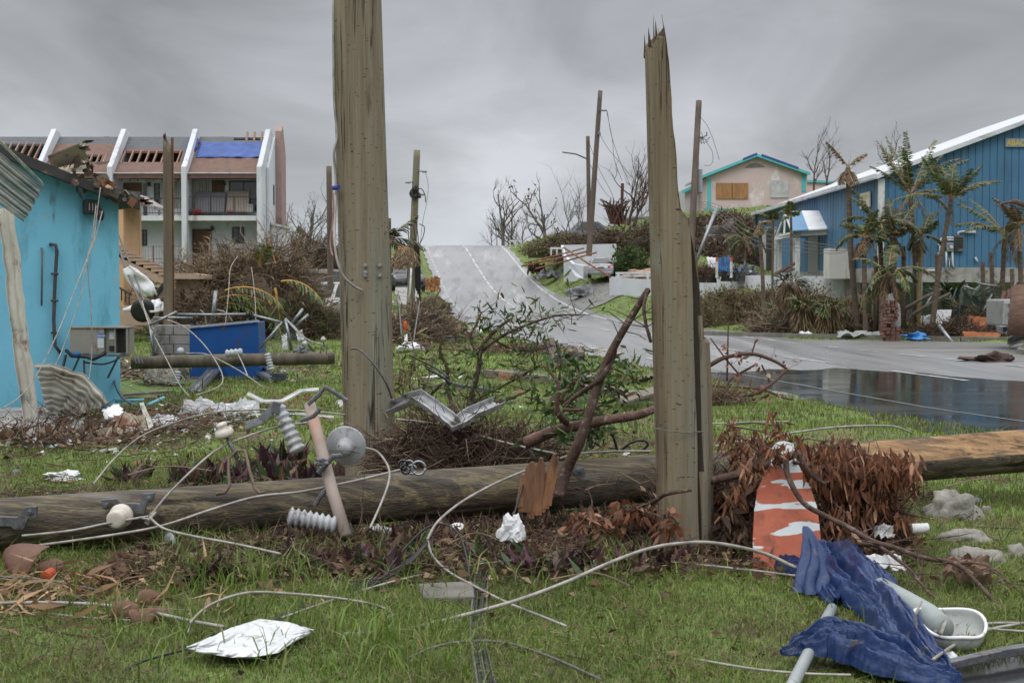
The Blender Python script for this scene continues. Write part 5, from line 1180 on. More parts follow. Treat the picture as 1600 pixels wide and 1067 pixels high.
for k in range(4):cable('cable',[P(647+2*k,372+3*k,57.6),P(649+2.2*k,410,57.6),P(650+2*k,450+5*k,57.6)],.04,black,'',parent=up)
m=MB();m.tube([P(644,395,57.6),P(641,450,57.5),P(638,472,57.4)],.04,7);m.build('cable_guard',plastic,up,smooth=True)
# brush right of the largest pole
heap('brush_heap',on(655,44,-.1),(1.55,1.2,1.25),2600,500,twigl,ldry,'tangled grey brown brush heap right of the largest pole','brushwood',41,sl=.6,sr=.009,ll=.25,lw=.025,core=(.055,.04,.03))
heap('brush_heap',on(692,46,-.1),(1.1,1.0,.75),3600,300,mat('reddish_twigs',(.2,.1,.07),island=[(0,(.09,.05,.035)),(.5,(.20,.12,.085)),(1,(.32,.2,.15))],rough=.85),lrust,'fine reddish twig heap beside the road edge right of the marker post','brushwood',42,sl=.3,sr=.006,ll=.12,lw=.02,core=(.10,.06,.045))
mk=thing('marker_post','orange and white marker post beside the reddish twig heap','marker post',P(634,548,38))
m=MB();m.tube([P(634.5,548,38),P(634,521,38)],.045,10);m.build('post',plastic,mk,smooth=True);m=MB();m.lathe(P(634,521,38),P(633,500,38)-P(634,521,38),[(.05,0),(.05,.28),(.035,.32),(.01,.34)],12);m.build('sleeve',mat('orange_plastic',(.55,.10,.03)),mk,smooth=True)
for(px,py,w,mt_,lb_)in((641,549,.35,chalk,'grey white rubbish heap at the foot of the marker post'),(655,548,.3,mat('mauve_cloth',(.09,.05,.05)),'dark mauve cloth lump right of the marker post'),(705,538,.16,mat('dark_ball',(.07,.055,.06)),'dark round lump in the grass behind the oleander'),(740,521,.35,plastic,'white cushion lying on the grass at the road edge')):
    lump('rubbish_lump',G(px,py)+V3(0,0,.08),(w,w*.5,w*.45),mt_,lb_,'rubbish',px,.6)
for k,(x0,y0,x1,y1)in enumerate(((622,455,628,530),(656,470,646,533))):stick('thin_stake',P(x0,y0,42),P(x1,y1,41.5),.035,.035,galvd,('left','right')[k]+' thin grey stake leaning in front of the tangled brush heap','stake',up=(0,1,0))
crumple('board',on(668,100,.5),1.8,1.2,ply,'tan board heap left of the top of the road','board',12,.5,tilt=.9)
lump('bush',on(674,82,.1),(1.1,.8,.7),mat('yellow_bush',(.10,.10,.03),(.05,.05,.02),6),'low yellow green bush on the broken pavement left of the road','bush',5,.8,kind='stuff',freq=3)
# black garden chair
ch=thing('garden_chair','black slatted garden chair half buried in dry fronds on the grass by the road','chair',G(880,592))
cy=29.2
m=MB()
for k in range(5):p0=P(861+5.5*k*.8,566+.5*k,cy+.05*k);p1=P(850+5.4*k*.9,533-(2-abs(k-2))*2,cy+.35);m.beam(p0,p1,.055,.02)
m.build('backrest',blackp,ch)
m=MB()
for k in range(6):p=P(872,567,cy-.02-.08*k);q_=P(906,565,cy-.02-.08*k);m.beam(p,q_,.06,.02,up=(0,0,1))
m.build('seat',blackp,ch)
for x_ in(862,873,888,902):
    m=MB();m.beam(P(x_,566,cy-.4+(.3 if x_ in(873,902)else 0)),P(x_+(-2 if x_>880 else 3),594,cy-.4+(.3 if x_ in(873,902)else 0)),.07,.03,up=(0,1,0));m.build('leg',blackp,ch)
m=MB();m.beam(P(876,563,cy-.45),P(908,561,cy-.5),.1,.025);m.build('armrest',blackp,ch)
quadsheet(P(852,530,cy+.3),P(866,528,cy+.3),P(872,560,cy+.1),P(862,563,cy+.1),0,0,4,8,'splintered_board',timber,'grey board leaning on the black garden chair back','board',thick=.03)
m=MB();random.seed(9)
for k in range(60):m.leaf(P(868+random.uniform(0,22),566+random.uniform(-3,6),cy-.5),(random.uniform(-.3,.3),-.2,-1),random.uniform(.2,.42),.035)
m.top('dry_frond',ldry,'grey brown dry frond hanging over the black garden chair seat','palm frond')
lump('leaf_pile',G(888,561)+V3(0,.2,.02),(.3,.2,.1),mat('dark_leaf_pile',(.06,.04,.035)),'dark leaf pile on the black garden chair seat','leaf pile',3,.9)
bpy.context.scene.objects['leaf_pile'].location=P(895,564,cy-.2)
litter('roadside_litter',1400,700,lambda n,rs:(rs.normal(size=n)*.9+.1,rs.normal(size=n)*.9+38),ldry,twigm,.16,'strip of brown debris along the road edge left of the black chair',19,.15,tl=.3,tr=.006)
# blue warehouse, right
YC=60.0;XC=PX(1375,YC);zW=2.25;zE=PZ(277,YC);SL=.37;YE=90.5
def ribbedmat(name,c,c2,axis_,pitch):
    m=mat(name,c,c2,.5,.55,bump=0,dirt=((c[0]*.7,c[1]*.75,c[2]*.8),.2,.6,(1,1,.2)));return m
wblue=mat('blue_cladding',(.058,.165,.285),(.048,.135,.235),.5,.55,bump=0,dirt=[((.040,.105,.175),.3,.6,(1,1,.2)),((.12,.19,.25),.12,1.2,(2,2,.15)),((.10,.075,.06),.03,2,(1.5,1.5,.3))])
wh=thing('blue_warehouse','large blue metal clad warehouse with a white roof at the right','warehouse',(XC,YC,zW))
def cladding(p0,p1,ztop,name,pitch=.305,dep=.03):
    """vertical ribbed cladding from p0 to p1 ; ztop(t)"""
    p0=Vector(p0);p1=Vector(p1);d=p1-p0;L=d.length;d.normalize();nn=Vector((d.y,-d.x,0));m=MB();vs=[];n=int(L/pitch)
    prof=[(0,0),(.86,0),(.89,-dep),(.97,-dep)]
    for k in range(n+1):
        for a,b in prof:
            s=min(L,(k+a)*pitch);q=p0+d*s+nn*b
            vs+=[(q.x,q.y,zW+.28),(q.x,q.y,ztop(s))]
    K=len(vs)//2
    m.add(vs,[(2*i,2*i+2,2*i+3,2*i+1)for i in range(K-1)]);return m.build(name,wblue,wh)
XR=XC+14
cladding((XC,YC,0),(XR,YC,0),lambda s:zE+SL*s,'front_wall',.305)
cladding((XC,YE,0),(XC,YC,0),lambda s:zE,'side_wall',.6)
m=MB();m.box((XC+7,YC+.1,zW),(14.2,.3,.62));m.box((XC+.1,(YC+YE)/2+.2,zW),(.3,YE-YC-.3,.62));m.build('base',conc,wh)
wroof=mat('white_metal_roof',(.62,.64,.67),(.50,.52,.55),1.2,.4,bump=.05,dirt=((.30,.31,.33),.3,1.5,(.3,1,1)))
m=MB();m.poly([(XC-.25,YC-.3,zE+.04),(XR,YC-.3,zE+.04+SL*(XR-XC+.25)),(XR,YE,zE+.04+SL*(XR-XC+.25)),(XC-.25,YE,zE+.04)],(0,0,.04))
m.build('roof',wroof,wh)
m=MB();m.poly([(XC-.28,YC-.36,zE-.10),(XR,YC-.36,zE-.10+SL*(XR-XC+.28)),(XR,YC-.36,zE+.09+SL*(XR-XC+.28)),(XC-.28,YC-.36,zE+.09)],(0,.055,0));m.build('verge_trim',wroof,wh)
m=MB();m.poly([(XC-.36,YC-.3,zE-.06),(XC-.36,YE,zE-.06),(XC-.36,YE,zE+.12),(XC-.36,YC-.3,zE+.12)],(.10,0,0));m.build('gutter',wroof,wh)
m=MB();m.box((XC,YC-.02,(zW+zE)/2),(.24,.20,zE-zW-.15));m.build('corner_trim',white,wh)
m=MB();m.box((XC-.08,YE-.1,(zW+zE)/2),(.1,.25,zE-zW));m.build('downpipe',galvd,wh)
# sign boards
sg=thing('shop_sign','long grey sign board with yellow letters high on the blue front wall','sign',P(1605,224,YC-.05))
m=MB();x0,x1=PX(1566.5,YC),PX(1700,YC);m.box(((x0+x1)/2,YC-.06,PZ(223.5,YC)),(x1-x0,.06,.36));m.build('board',mat('sign_grey',(.22,.27,.33),(.18,.22,.28),4),sg)
yel=mat('sign_yellow',(.62,.45,.02),(.5,.36,.02),8,.6)
text('ABACO',.36,yel,sg,Matrix.Translation((x0+.05,YC-.092,PZ(223.5,YC)-.125))@Matrix.Rotation(R(90),4,'X'),depth=.004,sx=.82)
sg=thing('wall_sign','small white and yellow sign on the side wall of the blue warehouse','sign',(XC,63.2,PZ(313,63)))
def sidept(px,z):Yy=XC/((px-800)/F);return Vector((XC-.03,Yy,z))
a=sidept(1345,0).y;b=sidept(1360.5,0).y;zc=PZ(313,(a+b)/2)
m=MB();m.box((XC-.07,(a+b)/2,zc),(.06,a-b,.66));m.build('board',mat('sign_pale',(.50,.50,.46),(.42,.42,.40),5),sg)
Mx=Matrix.Rotation(R(-90),4,'Z')@Matrix.Rotation(R(90),4,'X')
text('VIDEO',.30,yel,sg,Matrix.Translation((XC-.105,a-.12,zc+.04))@Mx,depth=.004,sx=(a-b-.2)/.95)
text('STORE',.18,yel,sg,Matrix.Translation((XC-.105,a-.25,zc-.24))@Mx,depth=.004,sx=(a-b-.5)/.62)
# door and opening on the side wall
m=MB();ya,yb=sidept(1199,0).y,sidept(1213,0).y;m.box((XC-.06,(ya+yb)/2,zW+1.55),(.1,ya-yb,2.7));m.build('door',black,wh)
m=MB();m.box((XC-.16,ya+.15,zW+1.55),(.3,.3,2.9));m.build('door_frame',white,wh);m=MB();m.box((XC-.16,yb-.1,zW+1.55),(.25,.2,2.9));m.build('door_frame',white,wh)
# electrical cabinets on the front wall
el=thing('meter_cabinets','grey electricity meter cabinets with white conduits on the blue front wall','electricity meter',P(1495,425,YC-.1))
yw=YC-.035
m=MB();wbox(m,1479,379,1490,393,yw-.14,.14);m.build('meter_box',galv,el,bevel=.01)
m=MB();m.lathe(P(1486.5,386.5,yw-.15),(0,-1,0),[(.07,0),(.065,.06),(.05,.08),(.01,.08)],14);m.build('meter',white,el,smooth='auto')
m=MB();wbox(m,1492,368,1506,393,yw-.10,.10);m.build('cabinet',galvd,el,bevel=.01)
m=MB();random.seed(6)
for k in range(22):wbox(m,1493+(k%5)*2.5,371+(k//5)*4.4,1494.8+(k%5)*2.5,373.8+(k//5)*4.4,yw-.13-random.uniform(0,.03),.03)
m.build('breakers',blackp,el)
wc=mat('white_conduit',(.5,.52,.55),(.42,.43,.45),5,.5)
for pts in([(1490,371.5),(1476,371.5),(1471,373),(1468.5,378),(1469,415),(1467,421),(1462,423),(1440,423)],[(1490,375),(1480,375)],[(1488,393),(1488.5,412),(1490,418)],[(1478.5,393),(1478.5,422)],[(1497,368),(1497.5,363),(1502,362),(1524,361.5)],[(1483.5,408),(1483.5,420)],[(1524,402),(1526,407),(1528,409)]):
    m=MB();m.tube([P(x_,y_,yw-.07)for x_,y_ in pts],.045 if pts[0][0]!=1483.5 else.02,7);m.build('conduit',wc,el,smooth=True)
m=MB();m.box(P(1516,362,yw-.08),(.45,.1,.1));m.build('duct',wc,el)
m=MB();wbox(m,1481.5,403,1485.5,407.5,yw-.06,.06);m.build('junction_box',galv,el)
m=MB()
for py in(382,396,410):m.box(P(1469,py,yw-.03),(.22,.05,.06))
m.build('clamp',wc,el)
# porch
po=thing('porch','white timber porch with a blue and white metal roof against the blue warehouse','porch',P(1240,428,70))
m=MB()
for px,Yp in((1218,74.5),(1246,71.0),(1240,78)):
    p=P(px,430,Yp);zt=PZ(366,Yp);m.box((p.x,Yp,(zW+zt)/2-.1),(.20,.20,zt-zW+.3))
m.build('post',white,po)
Yp=71;m=MB();m.beam(P(1213,372,74.5),P(1240,366,Yp),.18,.24);m.beam(P(1240,366,Yp),P(1313,362,70.0),.2,.24);m.build('beam',white,po)
ra=P(1228,331,73.2);rb=P(1305,331,71.5);ea=P(1238,362,70.6);eb=P(1318,357,69.6)
mats_=[mat('pale_blue_sheet',(.09,.22,.38),(.075,.19,.34),3,.5),wroof]
for k,(f0,f1,mi)in enumerate(((0,.32,0),(.32,.68,1),(.68,1,0))):
    m=MB();m.poly([ea.lerp(eb,f0),ea.lerp(eb,f1),ra.lerp(rb,f1),ra.lerp(rb,f0)],(0,0,.06));m.build('roof_sheet',mats_[mi],po)
m=MB();m.poly([ra,rb,rb+V3(0,3.4,-1.2),ra+V3(0,3.4,-1.2)],(0,0,.06));m.build('roof_sheet',mats_[0],po)
m=MB();gl0,gl1,gt=P(1213,370,74.4),P(1238,364,70.7),P(1227,335,73);
for a_,b_ in((gl0,gt),(gl1,gt),(gl0,gl1),((gl0+gl1)/2,gt)):m.beam(a_,b_,.09,.1)
m.build('gable_truss',white,po)
quadsheet(P(1290,330,71),P(1297,324,71.5),P(1318,362,70),P(1306,362,70.2),4,.03,24,10,'bent_sheet',mats_[0],'','',parent=po,crumple=.1)
quadsheet(P(1294,345,70.4),P(1304,352,70.2),P(1300,362,69.9),P(1290,360,70),0,0,8,8,'bent_sheet',wroof,'','',parent=po,crumple=.2)
m=MB();wbox(m,1278,368,1305,426,72,2.4);m.top('metal_shed',mat('beige_cladding',(.26,.26,.24),(.21,.21,.195),1,.6,stretch=(6,6,.2)),'grey beige metal box room under the right end of the porch roof','shed',bevel=.02)
m=MB();wbox(m,1296,388,1333,436,64,1.2);m.top('white_container',mat('stained_white',(.58,.57,.53),(.50,.49,.45),1,.6,dirt=((.32,.17,.07),.12,2,(2,2,.2))),'stained white panel box standing behind the palms near the porch','container',bevel=.02)
m=MB();m.beam(P(1212,428,73),P(1245,410,71.5),.12,.12);m.beam(P(1225,425,72.5),P(1250,418,71),.1,.08);m.top('fallen_beam',rosewood,'dark red fallen beams under the front of the porch','beam')
# low white retaining wall
rw=MB();pts=[(953,432,89),(1015,437,84),(1090,433.5,73),(1180,430,66.5),(1345,432.5,65)]
for k in range(len(pts)-1):
    a=P(*pts[k]);b=P(*pts[k+1]);rw.poly([a,b,b-V3(0,0,2.4),a-V3(0,0,2.4)],(0,.25,0))
rw.top('retaining_wall',whitew,'long low white retaining wall behind the hedge and the broken pole','wall')
m=MB();wbox(m,953,432,958,464,88.6,.5);m.top('gate_pier',whitew,'short white pier at the driveway end of the low white wall','pier')
# garage wall by the sedan
gw=thing('garden_wall','white L shaped wall around the silver sedan','wall',P(922,430,100))
m=MB();m.poly([P(881,383,102),P(963,381,102),P(963,440,102),P(881,440,102)],(0,.3,0));m.build('back_wall',whitew,gw)
m=MB();m.poly([P(881,383,101.9),P(884,398,100),P(899,412,96),P(918,415,92),P(918,436,92),P(905,432,94),P(893,415,98),P(885,405,101)],(-.2,.3,0));m.build('side_wall',whitew,gw)
m=MB();wbox(m,912,416,918,438,91.7,.3);m.build('rubble_pier',conc,gw)
for k,(a,b,r_)in enumerate((((881,387,90),(954,433,78),.055),((820,411,88),(912,388,92),.045),((815,416,87),(917,393,90),.055),((837,420,86),(932,394.5,88),.05))):
    m=MB();m.tube([P(*a),P((a[0]+b[0])/2,(a[1]+b[1])/2+.6,(a[2]+b[2])/2),P(*b)],r_,8)
    m.top('rusty_pipe',rust,['rusty pipe leaning steeply down to the right in front of the silver sedan','topmost of the three rusty pipes slanting over the verge','middle of the three rusty pipes slanting over the verge','lowest of the three rusty pipes slanting over the verge'][k],'pipe',group='rusty pipes by the white wall',smooth=True)
for x0,x1,y0,Y_,lb_ in((860,880,388,96,'white timber frame on the verge left of the white wall'),(796,816,376.5,122,'small white rail frame at the top of the road')):
    m=MB();m.beam(P(x0,y0,Y_),P(x1,y0,Y_),.12,.14)
    for px in(x0+1,(x0+x1)/2,x1-1):m.beam(P(px,y0,Y_),P(px,y0+11,Y_),.1,.1,up=(0,1,0))
    m.top('garden_trellis',white,lb_,'trellis')
m=MB();m.beam(P(963,427,90),P(1016,426,86),.12,.14);m.beam(P(963,431.5,90),P(1016,431,86),.12,.1)
for px in(966,991,1012):m.beam(P(px,427,88),P(px,437,88),.14,.12,up=(0,1,0))
m.top('white_rail',white,'low white rail right of the silver sedan','rail')
lump('rubbish_bags',on(908,94,.3),(.7,.5,.4),mat('grey_bag',(.32,.33,.35),(.08,.08,.09),5),'grey white rubbish bags on the verge left of the white wall','rubbish',7,1.0)
lump('rubbish_lump',P(1003,431,90),(1.0,.5,.3),mat('mixed_rubbish',(.45,.35,.3),(.3,.12,.05),8),'orange and white rubbish behind the low white wall','rubbish',8,1.0)
crumple('dark_sheet',on(862,108,.4),2.2,1.2,galvd,'dark bent sheet metal lying on the upper verge beside the white frame','metal sheet',12,.5,tilt=.3)
m=MB();m.poly([(x,y,gh(x,y)+.05)for x,y in((2.6,83),(4.4,83.2),(6.9,84.6),(7.0,97.5),(4.4,97.5),(2.9,92.5))],(0,0,-.3));
# driveway up to the sedan follows the ground
dv=MB();dv.grid(lambda u,v:(lambda x,y:(x,y,gh(x,y)+.06))(float(xroad(84+13*v))+3.9+(7.2-.3*v)*u*(1-.25*(1-v)),86.5+10.5*v+1.5*u),14,14)
struct(dv,'side_street',MC['driveway_asphalt'],loc=(0,0,0),smooth=True)
# pink house on the hill
YP=115.0
ph=thing('pink_house','pale pink gabled house with turquoise trim on the hill','house',P(1180,331,YP))
pinkm=mat('pink_render',(.56,.43,.42));pk=mat('pale_pink_render',(.60,.475,.46),(.53,.42,.405),.8,.85,dirt=((.70,.68,.66),.18,.7,(1,1,.6)))
tq=mat('turquoise_trim',(.10,.48,.50),(.09,.42,.45),3,.7)
m=MB();m.poly([P(1104,332,YP),P(1261,332,YP),P(1261,273,YP),P(1183,246,YP),P(1104,277,YP)],(0,9,0));m.build('wall',pk,ph)
for a,b in(((1094,280),(1183,245)),((1266,274),(1183,245))):
    A_,B_=P(*a,YP-.5),P(*b,YP-.5);m=MB();m.poly([A_,B_,B_+V3(0,0,.22),A_+V3(0,0,.22)],(0,.12,0));m.build('bargeboard',tq,ph)
    m=MB();m.poly([A_+V3(0,.13,.1),B_+V3(0,.13,.1),B_+V3(0,.13,.25),A_+V3(0,.13,.25)],(0,10,0));m.build('roof',mat('light_roof',(.35,.37,.38)),ph)
for a,b in(((1161,252.5),(1183,244)),((1248,266.5),(1190,246))):
    A_,B_=P(*a,YP-.54),P(*b,YP-.54);m=MB();m.poly([A_+V3(0,0,.1),B_+V3(0,0,.12),B_+V3(0,0,.28),A_+V3(0,0,.26)],(0,.04,0));m.build('tarpaulin_strip',blue_tarp2,ph)
m=MB();wbox(m,1105,279,1111,330,YP-.05,.1);m.build('pilaster',tq,ph);m=MB();wbox(m,1253,272,1259,300,YP-.05,.1);m.build('pilaster',tq,ph)
m=MB();wbox(m,1100,326,1262,334,YP-.08,.1);m.build('plinth',tq,ph)
m=MB();wbox(m,1119,286,1169,311,YP-.08,.1);m.build('window_board',ply,ph);m=MB();wbox(m,1143.8,286,1144.4,311,YP-.09,.02);m.build('board_joint',blackp,ph)
m=MB();wbox(m,1204,282,1232,309,YP-.08,.1);m.build('window_board',mat('mottled_board',(.55,.56,.57),(.35,.36,.37),3),ph)
m=MB();m.poly([P(1164,262,YP-.06),P(1196,261,YP-.06),P(1188,256.5,YP-.06),P(1180,255,YP-.06),P(1172,257,YP-.06)],(0,.05,0));m.build('gable_vent',mat('vent_grey',(.22,.23,.22),(.1,.1,.1),6),ph)
m=MB();m.poly([P(1070,295,YP+4),P(1104,280,YP+4),P(1104,332,YP+4),P(1070,332,YP+4)],(0,5,0));m.build('side_wing',mat('pale_grey_wall',(.5,.48,.48),(.4,.38,.38),2),ph)
m=MB();m.poly([P(1066,298,YP+3.6),P(1106,279,YP+3.6),P(1106,283,YP+3.6),P(1066,303,YP+3.6)],(0,.3,0));m.build('wing_bargeboard',tq,ph)
m=MB();wbox(m,1259,284,1300,310,YP+6,4);m.build('rear_wing',pk,ph);m=MB();m.poly([P(1258,281,YP+5.8),P(1302,283,YP+5.8),P(1302,286,YP+5.8),P(1258,285,YP+5.8)],(0,.3,0));m.build('rear_bargeboard',tq,ph)
# rocky bank below the house
rk=mat('dark_rock',(.14,.13,.12),(.06,.055,.05),.9,.9,bump=1,bs=6,dirt=((.24,.22,.20),.25,2,(1,1,1)))
lump('rock',P(1130,405,100),(4.2,3.5,2.2),rk,'dark rock face below the pink house','rock',3,.6,nu=40,nv=24,smooth=False,freq=2)
for k,(px,Y_,w_,h_,lb_)in enumerate(((1095,100,2.6,1.6,'brown scrub on the bank behind the leaning grey steel post'),(1135,103,2.8,1.3,'brown scrub on the bank below the boarded window of the pink house'),(1170,98,2.4,1.6,'brown scrub on the bank beside the warehouse end'),(1120,93,3.0,1.3,'low brown scrub at the foot of the dark rocks'),(1165,90,2.0,1.2,'low scrub in front of the dark rocks by the warehouse'))):
    heap('bank_brush',on(px,Y_,-.3),(w_,2.6,h_),1700,1300,twigm,MC['hill_scrub']if k else mat('hill_scrub',(.1,.1,.03),island=[(0,(.06,.04,.028)),(.6,(.12,.085,.06)),(.85,(.20,.17,.13)),(1,(.12,.13,.05))],rough=.8),lb_,'brushwood',151+k,sl=.7,sr=.018,ll=.35,lw=.12,core=(.075,.055,.042))
heap('bank_brush',P(965,395,108)-V3(0,0,.8),(5.0,3.0,2.5),6500,3200,twigm,mat('scrub_leaves',(.1,.1,.03),island=[(0,(.05,.035,.02)),(.5,(.10,.065,.04)),(.78,(.09,.10,.03)),(1,(.13,.16,.04))],rough=.7),'dark brown scrub bank behind the white wall and sedan','brushwood',52,sl=.9,sr=.016,ll=.35,lw=.12,core=(.05,.036,.026))
heap('bank_brush',P(1030,385,104)-V3(0,0,1.2),(3.2,3.0,3.2),3500,1900,twigm,MC['scrub_leaves'],'dark brown scrub bank just left of the broken pole','brushwood',53,sl=.9,sr=.016,ll=.35,lw=.12,core=(.05,.036,.026))
heap('bank_brush',P(868,385,112)-V3(0,0,.6),(2.6,2.0,1.4),1400,2600,twigl,mat('yellow_green_leaves',(.1,.1,.03),island=[(0,(.06,.05,.02)),(.5,(.12,.12,.035)),(1,(.17,.19,.05))],rough=.7),'yellow green scrub on top of the verge left of the white wall','shrub',54,sl=.6,sr=.012,ll=.3,lw=.1,core=(.07,.07,.03))
heap('green_shrub',P(985,425,97)-V3(0,0,.2),(1.4,1.0,1.9),200,1500,twigm,lgreen,'bright green shrub beside the white wall right of the silver sedan','shrub',55,sl=.5,sr=.01,ll=.28,lw=.14,core=(.03,.045,.015))
crumple('dead_bush',on(838,114,.3),1.4,1.2,bark,'dark brown dead bush at the edge of the road near its crest','bush',5,.9,tilt=.4)
# hedge
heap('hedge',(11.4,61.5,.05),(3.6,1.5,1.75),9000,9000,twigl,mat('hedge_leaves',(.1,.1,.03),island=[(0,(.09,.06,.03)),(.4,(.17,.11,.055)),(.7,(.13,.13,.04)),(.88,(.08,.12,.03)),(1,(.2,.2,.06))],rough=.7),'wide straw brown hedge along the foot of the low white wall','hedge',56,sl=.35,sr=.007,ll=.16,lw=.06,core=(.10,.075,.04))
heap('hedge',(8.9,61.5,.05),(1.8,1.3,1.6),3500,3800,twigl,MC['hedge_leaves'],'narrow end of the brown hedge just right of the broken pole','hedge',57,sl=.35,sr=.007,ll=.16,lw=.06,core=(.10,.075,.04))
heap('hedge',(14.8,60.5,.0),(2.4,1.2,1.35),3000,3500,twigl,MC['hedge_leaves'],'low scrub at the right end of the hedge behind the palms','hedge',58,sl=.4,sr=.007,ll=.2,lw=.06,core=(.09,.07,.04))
# utility poles on the right
standing_pole(P(920,400,95),P(938,142,95),.20,.15,'utility_pole',wfar,'tallest far pole leaning right of the road crest',7,n=12,seg=20)
tp=bpy.context.scene.objects['utility_pole.004']if 'utility_pole.004' in bpy.context.scene.objects else None
standing_pole(P(921,400,97),P(918.5,213,97),.15,.13,'utility_pole',wfar,'shorter far pole crossing the tallest one, with a curved street lamp arm',8,n=12,seg=20)
def topo(lbl):
    for o in bpy.context.scene.objects:
        if o.get('label')==lbl:return o
tp=topo('tallest far pole leaning right of the road crest');t2=topo('shorter far pole crossing the tallest one, with a curved street lamp arm')
m=MB();m.tube([P(916,248,96.8),P(900,241,96.5),P(879,238,96)],.05,6);m.build('lamp_arm',galvd,t2,smooth=True)
m=MB();m.tube([P(936,173,94.8),P(948,173,94.6)],.05,6);m.build('crossarm',galvd,tp);lump('clamp',P(936,210,94.8),(.12,.12,.2),galvd,'','',3,.3,parent=tp)
standing_pole(on(1076,78),P(1092,158,80),.20,.165,'utility_pole',wfar,'leaning pole between the broken pole and the pink house',9,n=14,seg=24)
t3=topo('leaning pole between the broken pole and the pink house')
m=MB();m.lathe(P(1092,283,79.6),(0,0,1),[(.14,-.7),(.20,-.65),(.20,.65),(.14,.7)],14);m.lathe(P(1091,262,79.6),(0,0,1),[(.05,0),(.04,.4)],8);m.build('transformer',galv,t3,smooth='auto')
m=MB();random.seed(2)
for k in range(10):c=P(1098,215,79.5);a=random.uniform(0,6);m.tube([c,c+V3(.25*math.cos(a),0,.3*math.sin(a)),c+V3(.4*math.cos(a+.6),0,.35*math.sin(a+.6))],.02,4)
m.tube([P(1088,215,79.7),P(1098,215,79.5)],.05,6);m.build('hardware',galvd,t3)
st=MB();st.tube([P(1121,322,72),P(1086,413,71)],.09,8);st.tube([P(1105,352,72),P(1104,362,72)],.04,6);st.top('steel_post',galv,'grey steel post leaning left behind the broken pole','post',smooth=True)
wires([('long thin wire from the tallest far pole arm to the scrub',[(949,174,94),(955,210,94),(968,250,94),(985,290,94)]),('second thin wire hanging from the tallest far pole arm',[(948,174,94),(957,220,94),(960,250,94),(972,283,94)]),
       ('thin wire from the middle of the tallest far pole to the right',[(937,210,94),(950,232,94),(975,262,94),(1000,292,94)]),('thin wire from the shorter far pole down to the torn trunk',[(920,222,95),(935,262,95),(955,300,95),(960,318,95)]),
       ('thin wire from the low part of the shorter far pole to the torn trunk',[(921,255,95),(938,290,95),(952,308,95)])],blackp,'wires at the far poles',.014,'c')
wires([('thin wire curling from the top of the leaning pole',[(1093,182,79),(1104,195,79),(1113,215,79),(1124,250,79)]),('short thin wire hanging under the leaning pole hardware',[(1102,220,79),(1112,235,79),(1114,250,79),(1110,258,79),(1100,259,79)])],blackp,'wires at the leaning pole',.012,'d')
for k in range(4):cable('fallen_wire',[P(1090,315+2*k,70),P(1125,322+6*k,69),P(1180,360+8*k,66),P(1300,384+4*k,62),P(1330,386,61)],.012,wired,['highest','second','third','lowest'][k]+' of four grey wires sagging from the leaning pole past the porch',cat='wire',group='wires sagging past the porch')
# pickup on the bank and grey roofed building
car('pickup_truck','grey pickup truck parked on top of the scrub bank','pickup truck',P(925,362,118)-V3(0,0,.9),R(8),L=5.6,Wd=1.9,H=1.75,paintm=mat('grey_truck_paint',(.16,.17,.18),(.12,.13,.14),2,.4))
m=MB();m.poly([P(970,340,128),P(1050,337,128),P(1050,350,128),P(970,350,128)],(0,6,0));gbd=m.build('grey_roofed_house',white,None);gbd['label']='low white house with a pale grey roof on the bank behind the broken pole';gbd['category']='house'
m=MB();m.poly([P(972,340,127.5),P(1060,336,127.5),P(1050,302,134),P(1010,318,134)],(0,0,-.15));m.build('roof',mat('grey_roof',(.24,.25,.27),(.2,.21,.22),2),gbd)
# bare trees at the crest and on the bank
lbls=['leafless broken tree with bent limbs at the left end of the group on the crest','leafless trunk with upright twigs at the middle of the group on the crest','short thin leafless tree at the right end of the group on the crest']
for k,(px,H,r_)in enumerate(((787,6.0,.2),(801,5.0,.18),(815,3.8,.1))):bare_tree('bare_tree',on(px,149),H,r_,40+k,lbls[k],mt=barkg,group='leafless trees on the crest',trunk_frac=.5)
for k,px in enumerate((769,776,782,795,808)):bare_tree('bare_sapling',on(px,150),4.0-.2*k,.06,60+k,['first','second','third','fourth','fifth'][k]+' from the left of the bare saplings on the crest',group='bare saplings on the crest',depth=2)
bare_tree('bare_tree',on(854,118),5.0,.22,47,'twisted dark leafless tree standing alone between the crest and far poles',mt=barkg,lean=(.05,0,1),depth=3,leaves=60,lmat=ldry,ll=.3)
for k,(px,H)in enumerate(((884,3.4),(892,3.8),(903,3.6),(912,3.2),(985,4.2),(996,4.6),(1004,3.5))):bare_tree('bare_sapling',P(px,372,112),H*1.15,.05,70+k,['first','second','third','fourth','fifth','sixth','seventh'][k]+' from the left of the grey saplings on the scrub bank',mt=mat('pale_bark',(.20,.18,.16)),group='grey saplings on the scrub bank',depth=2,lean=(random.uniform(-.1,.1),0,1))
bare_tree('bare_tree',P(982,350,108),5.2,.12,81,'taller dark leafless tree leaning right beside the torn trunk',mt=bark,lean=(.2,0,1))
bare_tree('bare_tree',P(990,352,108),4.8,.12,82,'dark leafless tree nearest the broken pole on the bank',mt=bark,lean=(.45,0,1))
m=MB();random.seed(12);c=P(965,350,106)
for k in range(46):a=c+V3(random.uniform(-.5,.5),random.uniform(-.3,.3),0);m.tube([a,a+V3(random.uniform(-.6,.6),0,random.uniform(.7,1.3)),a+V3(random.uniform(-1.1,1.1),0,random.uniform(1.1,2.0))],[.09,.03],4)
m.tube([c+V3(.3,0,1),c+V3(.35,0,3)],.12,7);m.top('tree_stump',mat('red_bark',(.10,.05,.038),(.05,.025,.02)),'torn red brown tree stump bristling with splinters on the bank','tree stump')
